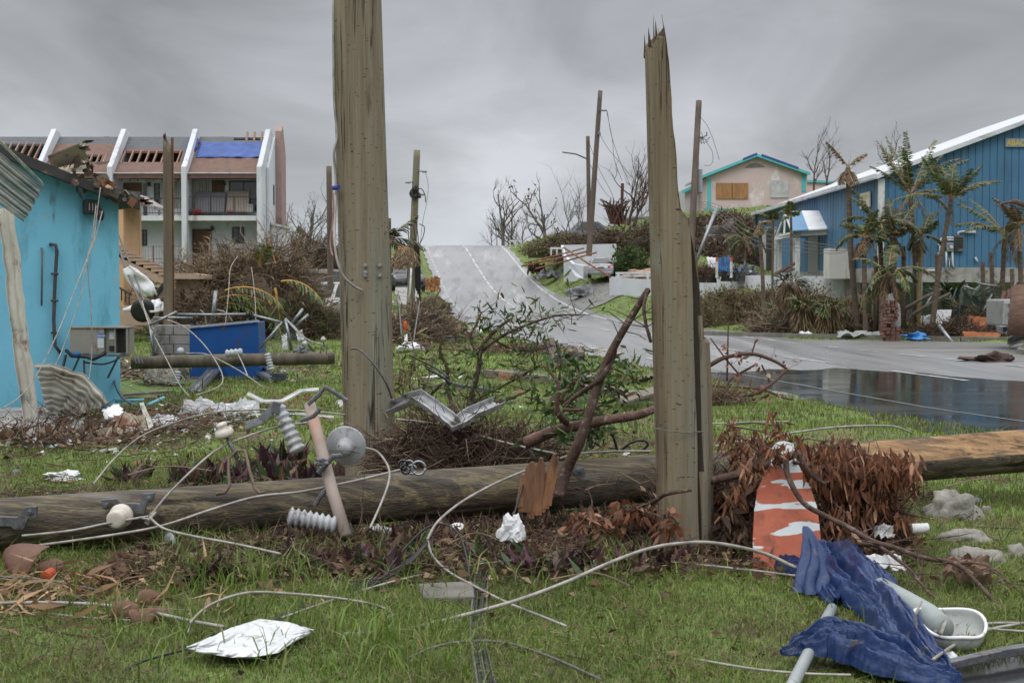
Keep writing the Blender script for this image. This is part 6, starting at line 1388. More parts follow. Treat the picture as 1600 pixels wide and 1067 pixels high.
for k,(px,H)in enumerate(((1272,3.2),(1292,3.2),(1388,3.5))):bare_tree('bare_tree',P(px,300,112),H*1.25,.08,90+k,['leafless tree behind the pink house, the left of two','leafless tree behind the pink house, the right of two','leafless tree top showing above the white roof'][k],mt=bark)
# bollards and wreckage left of the warehouse
for k,px in enumerate((1120,1142.5)):
    b_=thing('bollard',('white bollard with an orange top nearer the broken pole','white bollard with an orange top nearer the warehouse')[k],'bollard',P(px,430,66),'bollards with orange tops')
    m=MB();m.tube([P(px,434,66),P(px,409,66)],.06,10);m.build('post',white,b_);m=MB();m.tube([P(px,409,66),P(px,402,66)],.062,10);m.build('cap',mat('orange_paint',(.50,.13,.07)),b_)
quadsheet(P(1122,404,68),P(1140,400,68),P(1142,424,67),P(1120,424,67),7,.02,40,6,'blue_sheet',mat('deep_blue_sheet',(.03,.10,.24)),'deep blue corrugated sheet wreckage behind the bollards','metal sheet',crumple=.15)
quadsheet(P(1104,402,68.5),P(1120,404,68.5),P(1126,420,68),P(1108,418,68),0,0,8,8,'white_sheet',chalk,'white torn sheet left of the blue sheet wreckage','board',crumple=.2)
heap('scrap_heap',P(1155,430,68),(1.0,.6,.45),300,260,galvd and twigm,mat('scrap_bits',(.3,.3,.3),island=[(0,(.1,.1,.1)),(.5,(.35,.37,.4)),(1,(.08,.16,.3))],rough=.6),'grey scrap heap on the ground beside the warehouse door','scrap',61,sl=.3,sr=.01,ll=.25,lw=.15,core=(.1,.1,.1))
heap('scrap_heap',P(1103,432,68),(.7,.6,.5),500,100,twigm,ldry,'brown brush clump by the left bollard','brushwood',62,sl=.4,sr=.01,ll=.25,lw=.05)
# palms in front of the warehouse
def palm(name,px0,Y,top_,r0,r1,seed,label,nf=9,L=1.5,droop=1.0,dead=6,mt=None,lm=None,lean_up=.6,sub=None,group='battered palms before the warehouse',ll=.36,base=None,shaft=True):
    rs=random.Random(seed);b=base or on(px0,Y);t=P(*top_,Y);root=thing(name,label,'palm',b,group)
    m=MB();mid=b.lerp(t,.5)+V3(rs.uniform(-.12,.12),0,0);pts=[b-V3(0,0,.05),b.lerp(mid,.5),mid,mid.lerp(t,.5),t];P_=[]
    for i in range(4):
        for s in range(6):P_.append(pts[i].lerp(pts[i+1],s/6))
    P_.append(t);rr=[r0*(1-.0*i)+(r1-r0)*i/24 for i in range(25)];rr=[q*(1+.05*math.sin(i*2.6))for i,q in enumerate(rr)]
    m.tube(P_,rr,9,wob=.08);m.build('trunk',mt or palmb,root,smooth=True)
    if shaft:m=MB();m.tube([t-(t-mid).normalized()*.5,t+V3(0,0,.12)],[r1*1.2,r1*.5],8);m.build('crownshaft',mat('crownshaft',(.20,.17,.07),(.12,.09,.05),6),root,smooth=True)
    m=MB()
    for k in range(nf):
        a=2*math.pi*k/nf+rs.uniform(-.3,.3);zz=lean_up+.2+rs.uniform(-.6,.9);d=(math.cos(a),math.sin(a)*.7-.1,zz);frond(m,t,d,L*rs.uniform(.75,1.35),droop=droop*max(.5,2.1-1.1*zz)*rs.uniform(.6,1.3),n=38,ll=ll*rs.uniform(.65,.95),w=.045,rr=.022,hang=.55,rs=rs)
    m.build('crown',[lm or lpalm,raw],root)
    if dead:
        m=MB()
        for k in range(dead):
            a=rs.uniform(0,6.28);frond(m,t-V3(0,0,.1),(math.cos(a),math.sin(a),-.1),L*.75*rs.uniform(.6,1.1),droop=1.9,n=12,ll=.28,w=.03,rr=.015,rs=rs)
        m.build('dead_fronds',[ldry,raw],root)
    return root
mix=mat('brown_green_palm',(.1,.1,.03),island=[(0,(.03,.045,.018)),(.5,(.075,.095,.03)),(.78,(.14,.11,.05)),(1,(.20,.13,.08))],rough=.6,trans=.15)
palm('palm_tree',1341,50.5,(1325,262),.11,.09,1,'tall palm with only brown drooping shreds, left of the warehouse corner',nf=2,L=.9,dead=14,lm=ldry)
palm('palm_tree',1428,51,(1423,305),.10,.08,2,'tallest feathery palm standing right of the white corner trim',nf=14,L=1.9,droop=.7,dead=5,lean_up=.8)
palm('palm_tree',1455,48,(1486,312),.10,.07,3,'tall curved palm in front of the meter cabinets',nf=12,L=1.6,droop=.5,dead=2,lean_up=.7)
palm('palm_tree',1568,50,(1570,368),.10,.08,4,'green topped palm with one long left frond near the right edge',nf=10,L=1.6,droop=.8,dead=5,lean_up=.8)
palm('palm_tree',1597,49,(1592,352),.10,.08,5,'brown topped palm cut by the right edge of the picture',nf=7,L=1.3,droop=1.1,dead=7,lm=ldry)
palm('palm_tree',1377,50,(1374,352),.10,.08,6,'medium palm with green arching fronds before the corner trim',nf=11,L=1.4,droop=1.0,dead=5)
palm('palm_tree',1399,49.5,(1397,372),.12,.09,7,'bushy brown green palm right of the corner trim',nf=11,L=1.2,droop=.8,dead=9,lm=mix,lean_up=.9)
palm('palm_tree',1437,50,(1441,370),.08,.07,8,'slim yellow trunked palm between the tallest and the curved palm',nf=6,L=.9,droop=1.3,dead=5,mt=mat('yellow_trunk',(.28,.21,.07),(.15,.10,.05)))
palm('palm_tree',1353,49,(1350,372),.09,.08,9,'short palm with hanging dead leaves behind the tall shredded palm',nf=8,L=1.1,droop=1.3,dead=10)
palm('palm_tree',1195,56,(1187,350),.09,.07,10,'bare trunked palm with a single withered tuft in front of the warehouse end',nf=1,L=.5,dead=6,lm=ldry)
palm('palm_tree',1207,60,(1208,345),.05,.05,11,'thin palm with a small green tip before the warehouse end',nf=4,L=.6,dead=0,droop=.6)
palm('palm_tree',1238,59,(1236,340),.06,.05,12,'thin leaning palm with a small green tip behind the porch front',nf=4,L=.6,dead=0,droop=.6)
palm('palm_tree',1166,69,(1166,375),.10,.08,13,'short shaggy green palm beside the warehouse left corner',nf=9,L=1.3,droop=1.7,dead=6)
palm('palm_tree',1384,46.5,(1388,430),.16,.13,14,'low palm with a drooping green crown above the brick stub',nf=10,L=1.35,droop=1.5,dead=12,lean_up=.3,base=P(1385,470,46.5))
for k,(px,py)in enumerate(((1367,420),(1410,405),(1432,400),(1463,418),(1534,430),(1548,415),(1580,440))):
    m=MB();b=on(px,50.2+.2*k);m.tube([b,P(px+3,(py+510)/2,50.2+.2*k),P(px+1,py-20,50.2+.2*k)],[.11,.09,.08],8,wob=.1);m.top('palm_stump',palmb,['first','second','third','fourth','fifth','sixth','last'][k]+' from the left of the crownless palm trunks before the warehouse','palm trunk',group='crownless palm trunks',smooth=True)
# fan palms and agaves at their feet
def fanplant(px,Y,H,seed,label,n=26,L=1.1,skirt=24,lm=None,up=.7,h0=.5,ww=.06):
    rs=random.Random(seed);b=on(px,Y);root=thing('fan_palm',label,'fan palm',b,'fan palms at the kerb');c=b+V3(0,0,H*h0)
    m=MB();m.tube([b,c],[.16,.12],8,wob=.1);m.build('trunk',palmb,root)
    m=MB()
    for k in range(n):a=rs.uniform(0,6.28);z=rs.uniform(-.2,1.2)*up;fan(m,c,(math.cos(a),math.sin(a)-.15,z),L*rs.uniform(.7,1.1),n=13,w=ww,spread=.75,rs=rs)
    m.build('crown',[lm or lpalm,raw],root)
    if skirt:
        m=MB()
        for k in range(skirt*10):a=rs.uniform(0,6.28);q=c+V3(math.cos(a)*.2,math.sin(a)*.2,rs.uniform(-.3,.2));m.leaf(q,(math.cos(a)*.45,math.sin(a)*.45,-1),L*rs.uniform(.5,1.0),.05)
        m.build('dead_skirt',ldry,root)
sword=mat('sword_leaves',(.1,.12,.03),island=[(0,(.04,.07,.02)),(.5,(.09,.14,.04)),(.8,(.15,.17,.06)),(1,(.2,.15,.08))],rough=.5)
fanplant(1232,52,2.0,1,'grey green fan palm at the left end of the kerb row',n=14,L=.9,lm=mat('grey_palm',(.1,.1,.03),island=[(0,(.05,.065,.045)),(1,(.12,.14,.10))],rough=.6),h0=.9)
fanplant(1255,50.5,1.9,2,'fan palm with a long dead skirt and sword leaves, second in the kerb row',n=16,L=.8,skirt=34,lm=sword)
fanplant(1295,50,1.9,3,'widest skirted fan palm in the middle of the kerb row',n=16,L=.85,skirt=40,lm=sword)
fanplant(1213,53.5,1.4,4,'small dull palm left of the kerb row',n=12,L=.8,skirt=14)
fanplant(1507,52,2.4,5,'big fresh green fan palm under the meter cabinets',n=26,L=1.9,skirt=20,lm=mat('fresh_fan',(.1,.12,.03),island=[(0,(.03,.05,.025)),(.6,(.065,.10,.045)),(1,(.14,.18,.09))],rough=.45),h0=.35,ww=.085,up=1.0)
fanplant(1340,51.5,1.5,6,'dull fan palm behind the tall shredded palm',n=12,L=1.0,skirt=20,lm=mix)
heap('brush_heap',on(1215,51.5,0),(1.0,.8,.8),700,260,twigl,lpalm,'sprawling bare branches and fronds left of the skirted fan palms','brushwood',63,sl=.8,sr=.012,ll=.4,lw=.05)
heap('brush_heap',on(1370,51,-.1),(1.7,.8,.8),1300,700,twigm,ldry,'brown undergrowth behind the brick stub','brushwood',64,sl=.5,sr=.012,ll=.35,lw=.04)
heap('brush_heap',on(1485,47.3,-.1),(1.6,.6,.62),1900,300,twigm,ldry,'dark root heap at the kerb right of the blue bag','brushwood',65,sl=.4,sr=.01,ll=.2,lw=.04,core=(.045,.03,.022))
heap('brush_heap',on(1550,50,-.1),(2.2,.9,1.0),1800,700,twigm,mix,'brown undergrowth behind the orange boards','brushwood',66,sl=.6,sr=.012,ll=.35,lw=.04)
# brick stub
bs_=thing('brick_pillar','crumbling red brick pillar stub wrapped by a palm trunk at the kerb','pillar',on(1388,46))
m=MB();random.seed(14)
for r_ in range(12):
    for k in range(4):
        if random.random()<.12:continue
        w=.62-.018*r_;m.box((PX(1388,46)-w/2+w*(k+.5)/4+(.03 if r_%2 else 0),46-.12+random.uniform(-.04,.04),.05+.11*r_),(w/4-.015,.3,.09),rz=random.uniform(-.12,.12))
m.build('bricks',mat('old_brick',(.17,.075,.055),(.10,.05,.04),6,.85,bump=.5,dirt=((.2,.17,.15),.25,4,(1,1,1))),bs_)
lump('core',P(1392,500,46.1),(.30,.2,.75),conc,'','',4,.3,parent=bs_)
# white mattress, orange boards, tarp, vehicle
def mesh_mattress(x0,y0,x1,y1,Y,sk,label):
    m=MB();m.poly([P(x0,y1,Y),P(x1,y1,Y),P(x1+sk,y0,Y+.4),P(x0+sk,y0,Y+.4)],(0,.18,0));m.top('mattress',mat('quilted_white',(.66,.67,.70),(.50,.51,.54),9,.8,bump=.8,bs=16,dirt=((.2,.18,.16),.08,3,(1,1,1))),label,'mattress',bevel=.03)
mesh_mattress(1455,484,1482,512,49.5,6,'white quilted mattress leaning in the brush behind the kerb')
crumple('foam_scrap',P(1450,503,49.3),.5,.4,chalk,'white foam scrap left of the quilted mattress','foam',9,.2,tilt=1.2)
def board(x0,y0,x1,y1,Y,mt,label,seed,th=.03):
    quadsheet(P(x0,y0,Y+.2),P(x1,y0+2,Y+.2),P(x1,y1,Y),P(x0+3,y1,Y),0,0,12,8,'board',mt,label,'board',crumple=.03,seed=seed,edge=.06,thick=th)
ob=mat('orange_board_b',(.36,.13,.05),(.25,.085,.035),4,.8,dirt=((.10,.05,.03),.15,6,(1,1,1)))
board(1512,494,1541,516,48,ob,'orange brown board standing upright behind the long low one',1)
board(1504,518,1562,536,45.8,ob,'long orange brown board lying against the root heap',2)
board(1552,526,1580,538,45.4,mat('tan_board',(.50,.27,.16),(.42,.22,.13),3),'short tan board at the right end of the orange boards',3)
lump('plastic_bag',on(1430,45.9,.1),(.42,.22,.12),mat('bright_blue_bag',(.05,.24,.55),(.03,.16,.40),6,.5),'bright blue plastic bag on the kerb','bag',3,.9,smooth=False)
m=MB();m.tube([P(1467,508,45.6),P(1492,540,45.0)],.055,8);m.top('steel_post',galv,'grey pipe leaning on the kerb in front of the root heap','pipe',smooth=True)
crumple('plastic_sheet',on(1345,47.6,.1),1.5,.5,mat('grey_white_sheet',(.40,.43,.42)),'grey white plastic sheet on the grass left of the brick stub','plastic sheet',5,.15,tilt=.2)
lump('plastic_bag',on(1258,49.2,.05),(.25,.15,.12),chalk,'small white bag on the grass at the road edge','bag',5,.8)
lump('dirt_heap',G(1547,565)+V3(0,0,0),(.62,.3,.16),mat('brown_dirt',(.08,.045,.035),(.04,.025,.02),8,.9,bump=1),'brown dirt heap lying on the driveway','dirt',3,.9,smooth=False)
lump('plastic_bag',P(1558,556,38),(.12,.1,.1),chalk,'white bag beside the kerb of the right hand verge','bag',6,.7)
# chain link fence, collapsed
fn_=thing('chain_link_fence','collapsed green chain link fence leaning among the palms','fence',on(1500,50.5))
gpole=mat('green_post',(.05,.09,.075),(.03,.055,.045),5,.6)
for a,b,mt_,r_ in(((1466,446),(1436,494),galv,.04),((1440,420),(1440,500),galv,.03),((1434,410),(1433,500),galv,.03),((1505,447),(1527,454),galv,.035),((1527,443),(1562,448),galv,.04),((1495,450),(1484,480),gpole,.03),((1503,450),(1496,508),gpole,.035),((1550,460),(1533,492),galv,.03),((1587,440),(1575,490),galv,.035),((1590,445),(1590,500),galv,.03),((1420,440),(1530,500),gpole,.015),((1362,445),(1364,500),galv,.035)):
    m=MB();m.tube([P(*a,50.3),P(*b,50)],r_,7);m.build('post',mt_,fn_,smooth=True)
m=MB();
def net(x0,y0,x1,y1,x2,y2,x3,y3,Y,n):
    c=[P(x0,y0,Y),P(x1,y1,Y),P(x2,y2,Y),P(x3,y3,Y)]
    for k in range(-n,n):
        for s in(1,-1):
            q=[]
            for t in np.linspace(0,1,9):
                u=k/n+t if s==1 else k/n+1-t
                if 0<=u<=1:q.append(c[0]*(1-u)*(1-t)+c[1]*u*(1-t)+c[2]*u*t+c[3]*(1-u)*t+V3(0,.12*noise.noise(Vector((u*3,t*3,0))),0))
            if len(q)>1:m.tube(q,.0055,3,cap=False)
net(1412,440,1470,452,1472,500,1412,500,50.6,22);m.build('wire_mesh',mat('green_mesh',(.06,.10,.085)),fn_);m=MB();net(1500,448,1530,455,1535,505,1485,505,50.4,16);net(1530,448,1575,452,1580,500,1530,500,50.7,18)
gm2=mat('green_mesh',(.06,.10,.085));m.build('wire_mesh',gm2,fn_)
def gsheet(u,v):return P(1492+34*u-8*v,450+6*u+50*v,50.9+.2*math.sin(u*5+v*3))
m=MB()
for k in range(12):m.leaf(P(1490+random.uniform(0,40),470+random.uniform(-15,25),50.8),(random.uniform(-1,1),0,random.uniform(-1,1)),.5,.25)
m.build('green_netting',mat('green_netting',(.02,.045,.035)),fn_)
for k,(a,b)in enumerate((((1415,482),(1472,452)),((1425,492),(1485,458)),((1570,455),(1555,512)),((1578,452),(1562,510)))):
    m=MB();m.tube([P(*a,49.6),P((a[0]+b[0])/2,(a[1]+b[1])/2-2,49.6),P(*b,49.8)],[.07,.05],6,wob=.2);m.top('bare_branch',rosewood if k>1 else barkg,['lower','upper','left','right'][k]+(' brown branch slanting across the chain link fence' if k<2 else ' reddish trunk leaning left beside the crushed vehicle'),'branch',smooth=True)
# crushed vehicle at right edge
cv=thing('crushed_vehicle','crushed grey pickup seen from behind at the right edge under a broken trunk','pickup truck',P(1600,545,40))
gp=mat('grey_dented_paint',(.30,.31,.30),(.22,.23,.22),2,.4,metal=.2,dirt=((.14,.13,.12),.2,3,(1,1,1)))
m=MB();m.poly([P(1569,472,40),P(1620,470,40),P(1620,511,39.9),P(1567,508,39.9)],(0,.12,0));m.build('tailgate',gp,cv,bevel=.03)
m=MB();m.poly([P(1562,509,39.7),P(1640,511,39.7),P(1640,524,39.7),P(1566,522,39.7)],(0,.4,0));m.build('bumper',galv,cv,bevel=.03)
m=MB();m.box(P(1571,514.5,39.68),(.12,.04,.14));m.build('lamp_socket',black,cv);m=MB();m.box(P(1600,488,40.8),(1.7,1.5,.75));m.build('cargo_bed',gp,cv,bevel=.06)
m=MB();m.lathe(P(1578,476,39.95),(0,-1,0),[(.05,0),(.05,.03),(.02,.04)],10);m.lathe(P(1578,490,39.9),(0,-1,0),[(.06,0),(.05,.03)],6);m.build('latch',galvd,cv)
def fend(u,v):return P(1574+50*u,528-10*math.sin(u*3)+16*v+4*u,39.4+.2*math.sin(v*3)+.15*noise.noise(Vector((u*4,v*4,0))))
m=MB();m.grid(fend,14,10,thick=.02);m.build('crushed_fender',gp,cv,smooth='auto')
lump('exhaust',P(1583,520,39.3),(.16,.14,.14),galv,'','',4,.7,parent=cv)
m=MB();m.tube([P(1596,525,38.6),P(1598,490,38.6),P(1602,450,38.8)],[.34,.36,.33],16,wob=.25);m.top('tree_stump',mat('ragged_trunk',(.19,.115,.085),(.09,.055,.04),3,.9,stretch=(1,1,5),bump=1,bs=12),'ragged brown trunk standing in front of the crushed vehicle','tree trunk',smooth=True)
m=MB();m.tube([P(1566,318,44),P(1584,315,44),P(1606,322,44)],[.03,.07,.1],7,wob=.2);m.top('broken_branch',bark,'snapped branch poking in high at the right edge','branch')
# foreground poles
p1=thing('utility_pole','largest standing pole, greenish brown, running out of the top of the picture','utility pole',P(581,795,11))
standing_pole(P(581,800,11),P(553,-160,11),.202,.188,'shaft',wpole,'',11,n=64,seg=150,parent=p1)
m=MB();random.seed(31)
for px,py in((571,415),(593.5,415),(571,431),(594,431),(571,426)):
    m=MB();c=P(px,py,10.80 if px<580 else 10.84);m.lathe(c,(0,-1,0),[(.016,-.02),(.016,.008),(.009,.009),(.009,.022)],6);m.build('bolt',galv,p1)
cable('ground_wire',[P(521,-5,10.9),P(522,150,10.9),P(527,210,10.9),P(522,240,10.88),P(525,290,10.9),P(523,380,10.7),P(533,425,10.65),P(550,445,10.7),P(566,454,10.78)],.010,wire,'',parent=p1)
m=MB();m.tube([P(521,294,10.85),P(529,293,10.8)],.018,7);m.build('blue_tie',mat('blue_tie',(.02,.06,.3)),p1)
cable('wire',[P(548,545,10.75),P(562,547,10.7),P(585,570,10.68),P(604,600,10.72),P(612,622,10.8)],.009,wired,'',parent=p1)
# the snapped pole
p2=thing('utility_pole','standing pole snapped off at a jagged point right of the centre','utility pole',P(1072,875,9))
a=P(1072,880,9);b=P(1045,30,9);d=(b-a);L=d.length;d.normalize();u=(Vector((1,0,0))-d*d.x).normalized();w=d.cross(u)
seg,n=190,64;vs=[];zs=[30,60,100,200,290,330,345,390,450,530,540];cut=[1028,1032,1036,1042,1051,1056,1068,1079,1088,1096,1130]
def spike(th):
    k=.09*max(0,-math.cos(th))**2+math.sin(th*2+.9)*.03+.05*noise.noise(Vector((math.cos(th)*5,math.sin(th)*5,3.3)))+.10
    return k-.12*math.exp(-((th-5.3)/.16)**2)+.02*math.sin(th*9)
inner=[]
for i in range(seg+1):
    t=i/seg
    for k in range(n):
        th=2*math.pi*k/n;zz=L*t;R_=.176+(.156-.176)*t
        R_*=1+.018*noise.noise(Vector((math.cos(th)*1.5,math.sin(th)*1.5,zz*.6+9)))+.006*noise.noise(Vector((th*9,2,zz*.5)))
        gr=max(0,1-((th-5.36-.12*noise.noise(Vector((zz*1.3,0,7))))/.17)**2)if zz<L*.66 else 0;R_*=1-.22*gr
        ck=noise.noise(Vector((math.cos(th)*7+1,math.sin(th)*7,zz*.3)))
        if ck>.48:R_*=1-.08*min(1,(ck-.48)*5)
        lim=L-spike(th);zz=min(zz,lim+.006*math.sin(k*3))
        x=R_*math.cos(th);y=R_*math.sin(th);c=a+d*zz;gr_=gr>.15
        py=533.5-F*((c-EYE).dot(Vector((0,sa,ca))))/((c-EYE).dot(Vector((0,ca,-sa))))
        cx=(np.interp(py,zs,cut)-800)/F*9+.006*noise.noise(Vector((y*50,zz*6,1)))+.010*noise.noise(Vector((y*30,zz*1.2,5)))
        q=c+u*x+w*y;f=2 if gr_ else 0
        if q.x>cx:q.x=cx+.15*min(.03,q.x-cx)+.012*abs(noise.noise(Vector((y*60,zz*2.5,8))));f=1
        vs.append(q);inner.append(f)
fs=[(i*n+k,i*n+(k+1)%n,(i+1)*n+(k+1)%n,(i+1)*n+k)for i in range(seg)for k in range(n)];fs.append(tuple(range(seg*n,seg*n+n)))
m=MB();m.add(vs,fs);m.m=[(2 if sum(inner[q]==2 for q in f)>=2 else 1)if sum(inner[q]>0 for q in f)>=3 and len(f)==4 else(1 if len(f)>4 else 0)for f in fs]
heart=mat('torn_heartwood',(.13,.085,.05),(.045,.03,.02),4,.85,stretch=(3,3,.2),bump=.8,dirt=((.36,.20,.10),.25,5,(3,3,.15)))
m.build('shaft',[wpole2,heart,mat('dark_crack',(.045,.035,.026),(.02,.016,.012),4,.9,stretch=(3,3,.2),bump=.8)],p2,smooth=True)
m=MB()
for(x0,y0,x1,y1,w_)in((1027,60,1024,30,.03),(1032,75,1029,42,.025),(1016,60,1013,42,.03),(1036,110,1038,62,.02),(1008,70,1007,52,.02),(1073,400,1068,330,.05),(1092,470,1088,395,.04),(1022,55,1021,20,.012)):
    A_=P(x0,y0+20,9);B_=P(x1,y1,8.98);s=V3(w_/2,0,0);m.add([A_-s,A_+s,A_+V3(0,.05,0),B_],[(0,1,3),(1,2,3),(2,0,3),(0,2,1)])
m.build('splinter',heart,p2)
m=MB();prv=None
ring=[]
for k,(py,xl_,xr_)in enumerate(((880,1101,1116),(780,1100,1115),(690,1099,1114),(600,1098,1112),(560,1097,1110),(535,1098,1109),(527,1099,1103))):
    A_=P(xl_,py,8.93);B_=P(xr_,py,9.03);ring.append([A_,B_,B_+V3(-.01,.07,0),A_+V3(0,.06,0)])
vs=[q for r_ in ring for q in r_];m.add(vs,[(i*4+k,i*4+(k+1)%4,(i+1)*4+(k+1)%4,(i+1)*4+k)for i in range(len(ring)-1)for k in range(4)]+[(24,25,26,27)])
m.build('split_side',wpole2,p2)
m=MB();m.poly([P(1088,400,8.87),P(1092,470,8.86),P(1096,600,8.855),P(1100,870,8.85),P(1093,870,8.84),P(1086,640,8.84),P(1080,520,8.84),P(1076,400,8.845)],(0,.05,0));
m=MB();m.tube([P(1022,668,8.84),P(1040,673,8.81),P(1070,676,8.80),P(1100,674,8.84)],.0035,5);m.build('wire',wired,p2)
# the big fallen pole
ax=[(-60,824,9.0),(330,797,9.4),(700,770,9.75),(1025,747,10.1),(1300,728,10.6),(1560,707,11.1),(1700,697,11.4)]
AX=[P(*q)for q in ax]
def pole_at(px):
    xs=[q[0]for q in ax];i=max(0,min(len(xs)-2,sum(1 for x in xs if x<=px)-1));t=(px-xs[i])/(xs[i+1]-xs[i]);return AX[i].lerp(AX[i+1],t)
fpm=mat('fallen_pole_wood',(.125,.10,.06),(.04,.032,.022),.8,.62,stretch=(.5,4.5,4.5),bump=.7,bs=22,dist=1.3,detail=4,
          stops=[(.30,(.040,.031,.022)),(.41,(.088,.069,.043)),(.44,(.165,.13,.07)),(.47,(.075,.058,.038)),(.54,(.055,.043,.03)),(.58,(.15,.118,.064)),(.61,(.07,.055,.036)),(.68,(.10,.08,.052)),(.71,(.18,.14,.08)),(.76,(.08,.064,.044))],
          dirt=[((.018,.016,.013),.30,2.0,(.12,6,6)),((.13,.125,.115),.2,1.3,(.4,4,4)),((.015,.013,.011),.12,9,(.08,4,4))])
tan=mat('fresh_split_wood',(.44,.27,.13),(.22,.125,.06),1.8,.75,stretch=(.3,9,9),bump=.7,bs=14,dirt=[((.085,.05,.03),.35,1.8,(.12,9,9)),((.13,.09,.06),.3,1.2,(.3,5,5))])
big=thing('fallen_pole','big dark grained utility pole lying across the whole foreground, split at its right end','utility pole',pole_at(600)-V3(0,0,.18))
seg,n=260,56;vs=[];mk_=[]
cdir=Vector((0,-.72,.69)).normalized();px_list=np.linspace(-60,1700,seg+1)
for px in px_list:
    c=pole_at(px);dd=(pole_at(px+5)-pole_at(px-5)).normalized();uu=(Vector((0,0,1))-dd*dd.z).normalized();ww=dd.cross(uu)
    h=np.interp(px,[1215,1260,1400,1600,1700],[.19,.15,.122,.108,.10])+.012*noise.noise(Vector((px*.03,1,1)))
    for k in range(n):
        th=2*math.pi*k/n;R_=.168*(1+.02*noise.noise(Vector((px*.004,math.cos(th)*1.5,math.sin(th)*1.5))))
        ck=noise.noise(Vector((px*.0022,math.cos(th)*6,math.sin(th)*6+4)))
        if ck>.40:R_*=1-.12*min(1,(ck-.4)*5)
        o=(uu*math.cos(th)+ww*math.sin(th))*R_;s=o.dot(cdir);f=0
        if s>h:o-=cdir*(s-h-.010*noise.noise(Vector((px*.006,o.y*60,o.z*60))));f=1
        vs.append(c+o);mk_.append(f)
fs=[(i*n+k,(i+1)*n+k,(i+1)*n+(k+1)%n,i*n+(k+1)%n)for i in range(seg)for k in range(n)]
m=MB();m.add(vs,fs);m.m=[1 if sum(mk_[q]for q in f)>=3 else 0 for f in fs];m.add([vs[k]for k in range(n)],[tuple(range(n))])
m.build('shaft',[fpm,tan],big,smooth=True)
# brackets and bolts
def strap(pts,w,name,mt,parent,th=.008):
    m=MB();pts=[Vector(p)for p in pts]
    for i in range(len(pts)-1):m.beam(pts[i],pts[i+1],th,w,up=(0,-1,.2))
    return m.build(name,mt,parent,bevel=.002)
def zb(px,py,Y):return P(px,py,Y)
def plate(pts,Y,th,name,mt,parent,dy=0):m=MB();m.poly([P(a_,b_,Y)for a_,b_ in pts],(0,th,0));return m.build(name,mt,parent,bevel=.002)
br=galvd
plate([(-20,806),(28,808),(38,792),(57,791),(57,809),(44,810),(36,827),(22,827),(16,822),(-20,822)],8.87,.03,'bracket',br,big)
plate([(158,781),(182,779),(190,787),(205,786),(218,787),(223,771),(240,770),(240,784),(229,786),(225,803),(210,803),(186,800),(160,795)],9.03,.03,'bracket',br,big)
for px,py in((47,800),(166,789),(233,779),(904,734)):
    m=MB();m.lathe(P(px,py,8.87 if px<100 else 9.03 if px<500 else 9.79),(0,-1,0),[(.022,0),(.022,.008),(.012,.01),(.012,.03)],6);m.build('bolt',galvd,big)
plate([(894,728),(912,730),(915,739),(900,742),(893,736)],9.79,.02,'washer_plate',galvd,big)
m=MB();c=P(188,806,8.93);m.lathe(c+V3(0,.05,0),(-.1,-1,-.1),[(.045,-.02),(.072,0),(.076,.03),(.065,.05),(.042,.06),(.042,.085),(.058,.095),(.06,.12),(.045,.13),(.02,.13)],28);m.build('spool_insulator',glw,big,smooth=True)
# pin insulator on its bent fork
pin=thing('pin_insulator','cream pin insulator on a bent steel fork standing on the fallen pole','insulator',P(375,770,9.2))
m=MB();m.lathe(P(352,681,9.35),(-.28,-.15,.95),[(.028,-.01),(.058,.0),(.066,.015),(.055,.045),(.030,.060),(.038,.075),(.034,.09),(.012,.095)],26);m.build('insulator',glw,pin,smooth=True)
m=MB();m.tube([P(350,675,9.35),P(360,694,9.33),P(371,716,9.3)],[.010,.013,.016],8);m.build('pin',galvd,pin,smooth=True)
m=MB();m.tube([P(338,772,9.2),P(352,769,9.18),P(359,758,9.2),P(357,735,9.24),P(358,716,9.28),P(370,704,9.3),P(383,704,9.28),P(390,735,9.22),P(398,762,9.18),P(405,770,9.17),P(414,769,9.18)],.011,8);m.build('fork',mat('brown_steel',(.20,.14,.11),(.10,.065,.05),12,.6,bump=.4),pin,smooth=True)
# ribbed insulators and the tube
cut_=thing('fuse_cutout','rust stained grey tube with strap clamps leaning over the fallen pole','fuse tube',P(540,835,9.0))
m=MB();m.tube([P(484,632,9.5),P(500,695,9.3),P(520,770,9.12),P(541,838,8.95)],.040,18);m.build('tube',mat('stained_tube',(.34,.29,.26),(.26,.20,.17),3,.6,bump=.15,dirt=((.36,.17,.10),.2,3,(1,1,.3))),cut_,smooth=True)
for pts,w_ in(([(481,632),(500,615),(508,604),(530,618),(542,626)],.02),([(470,657),(490,650),(500,638)],.02),([(497,739),(508,728),(521,712),(533,712)],.022),([(492,790),(500,776),(517,756)],.02),([(536,838),(546,830),(543,818)],.03)):
    m=MB();m.tube([P(x_,y_,9.15 if pts[0][1]>650 else 9.42)for x_,y_ in pts],w_*.75,6);m.build('strap',galvd,cut_,smooth='auto')
lump('clamp',P(502,724,9.1),(.04,.03,.04),galvd,'','',2,.5,parent=cut_,smooth=False)
ribbed(P(467,706,9.45),P(433,632,9.5)-P(467,706,9.45),.34,.058,7,taper=.85).top('insulator',gl,'grey ribbed insulator standing tilted left of the tube above the fallen pole','insulator',smooth=True)
m=MB();m.beam(P(410,656,9.45),P(383,665,9.45),.05,.012,up=(0,-1,.3));m.beam(P(430,635,9.45),P(405,660,9.45),.06,.012,up=(0,-1,.3));m.beam(P(433,628,9.45),P(430,645,9.45),.05,.05,up=(0,1,0));m.top('metal_clamp',galvd,'steel clamp blades at the top of the tilted ribbed insulator','clamp')
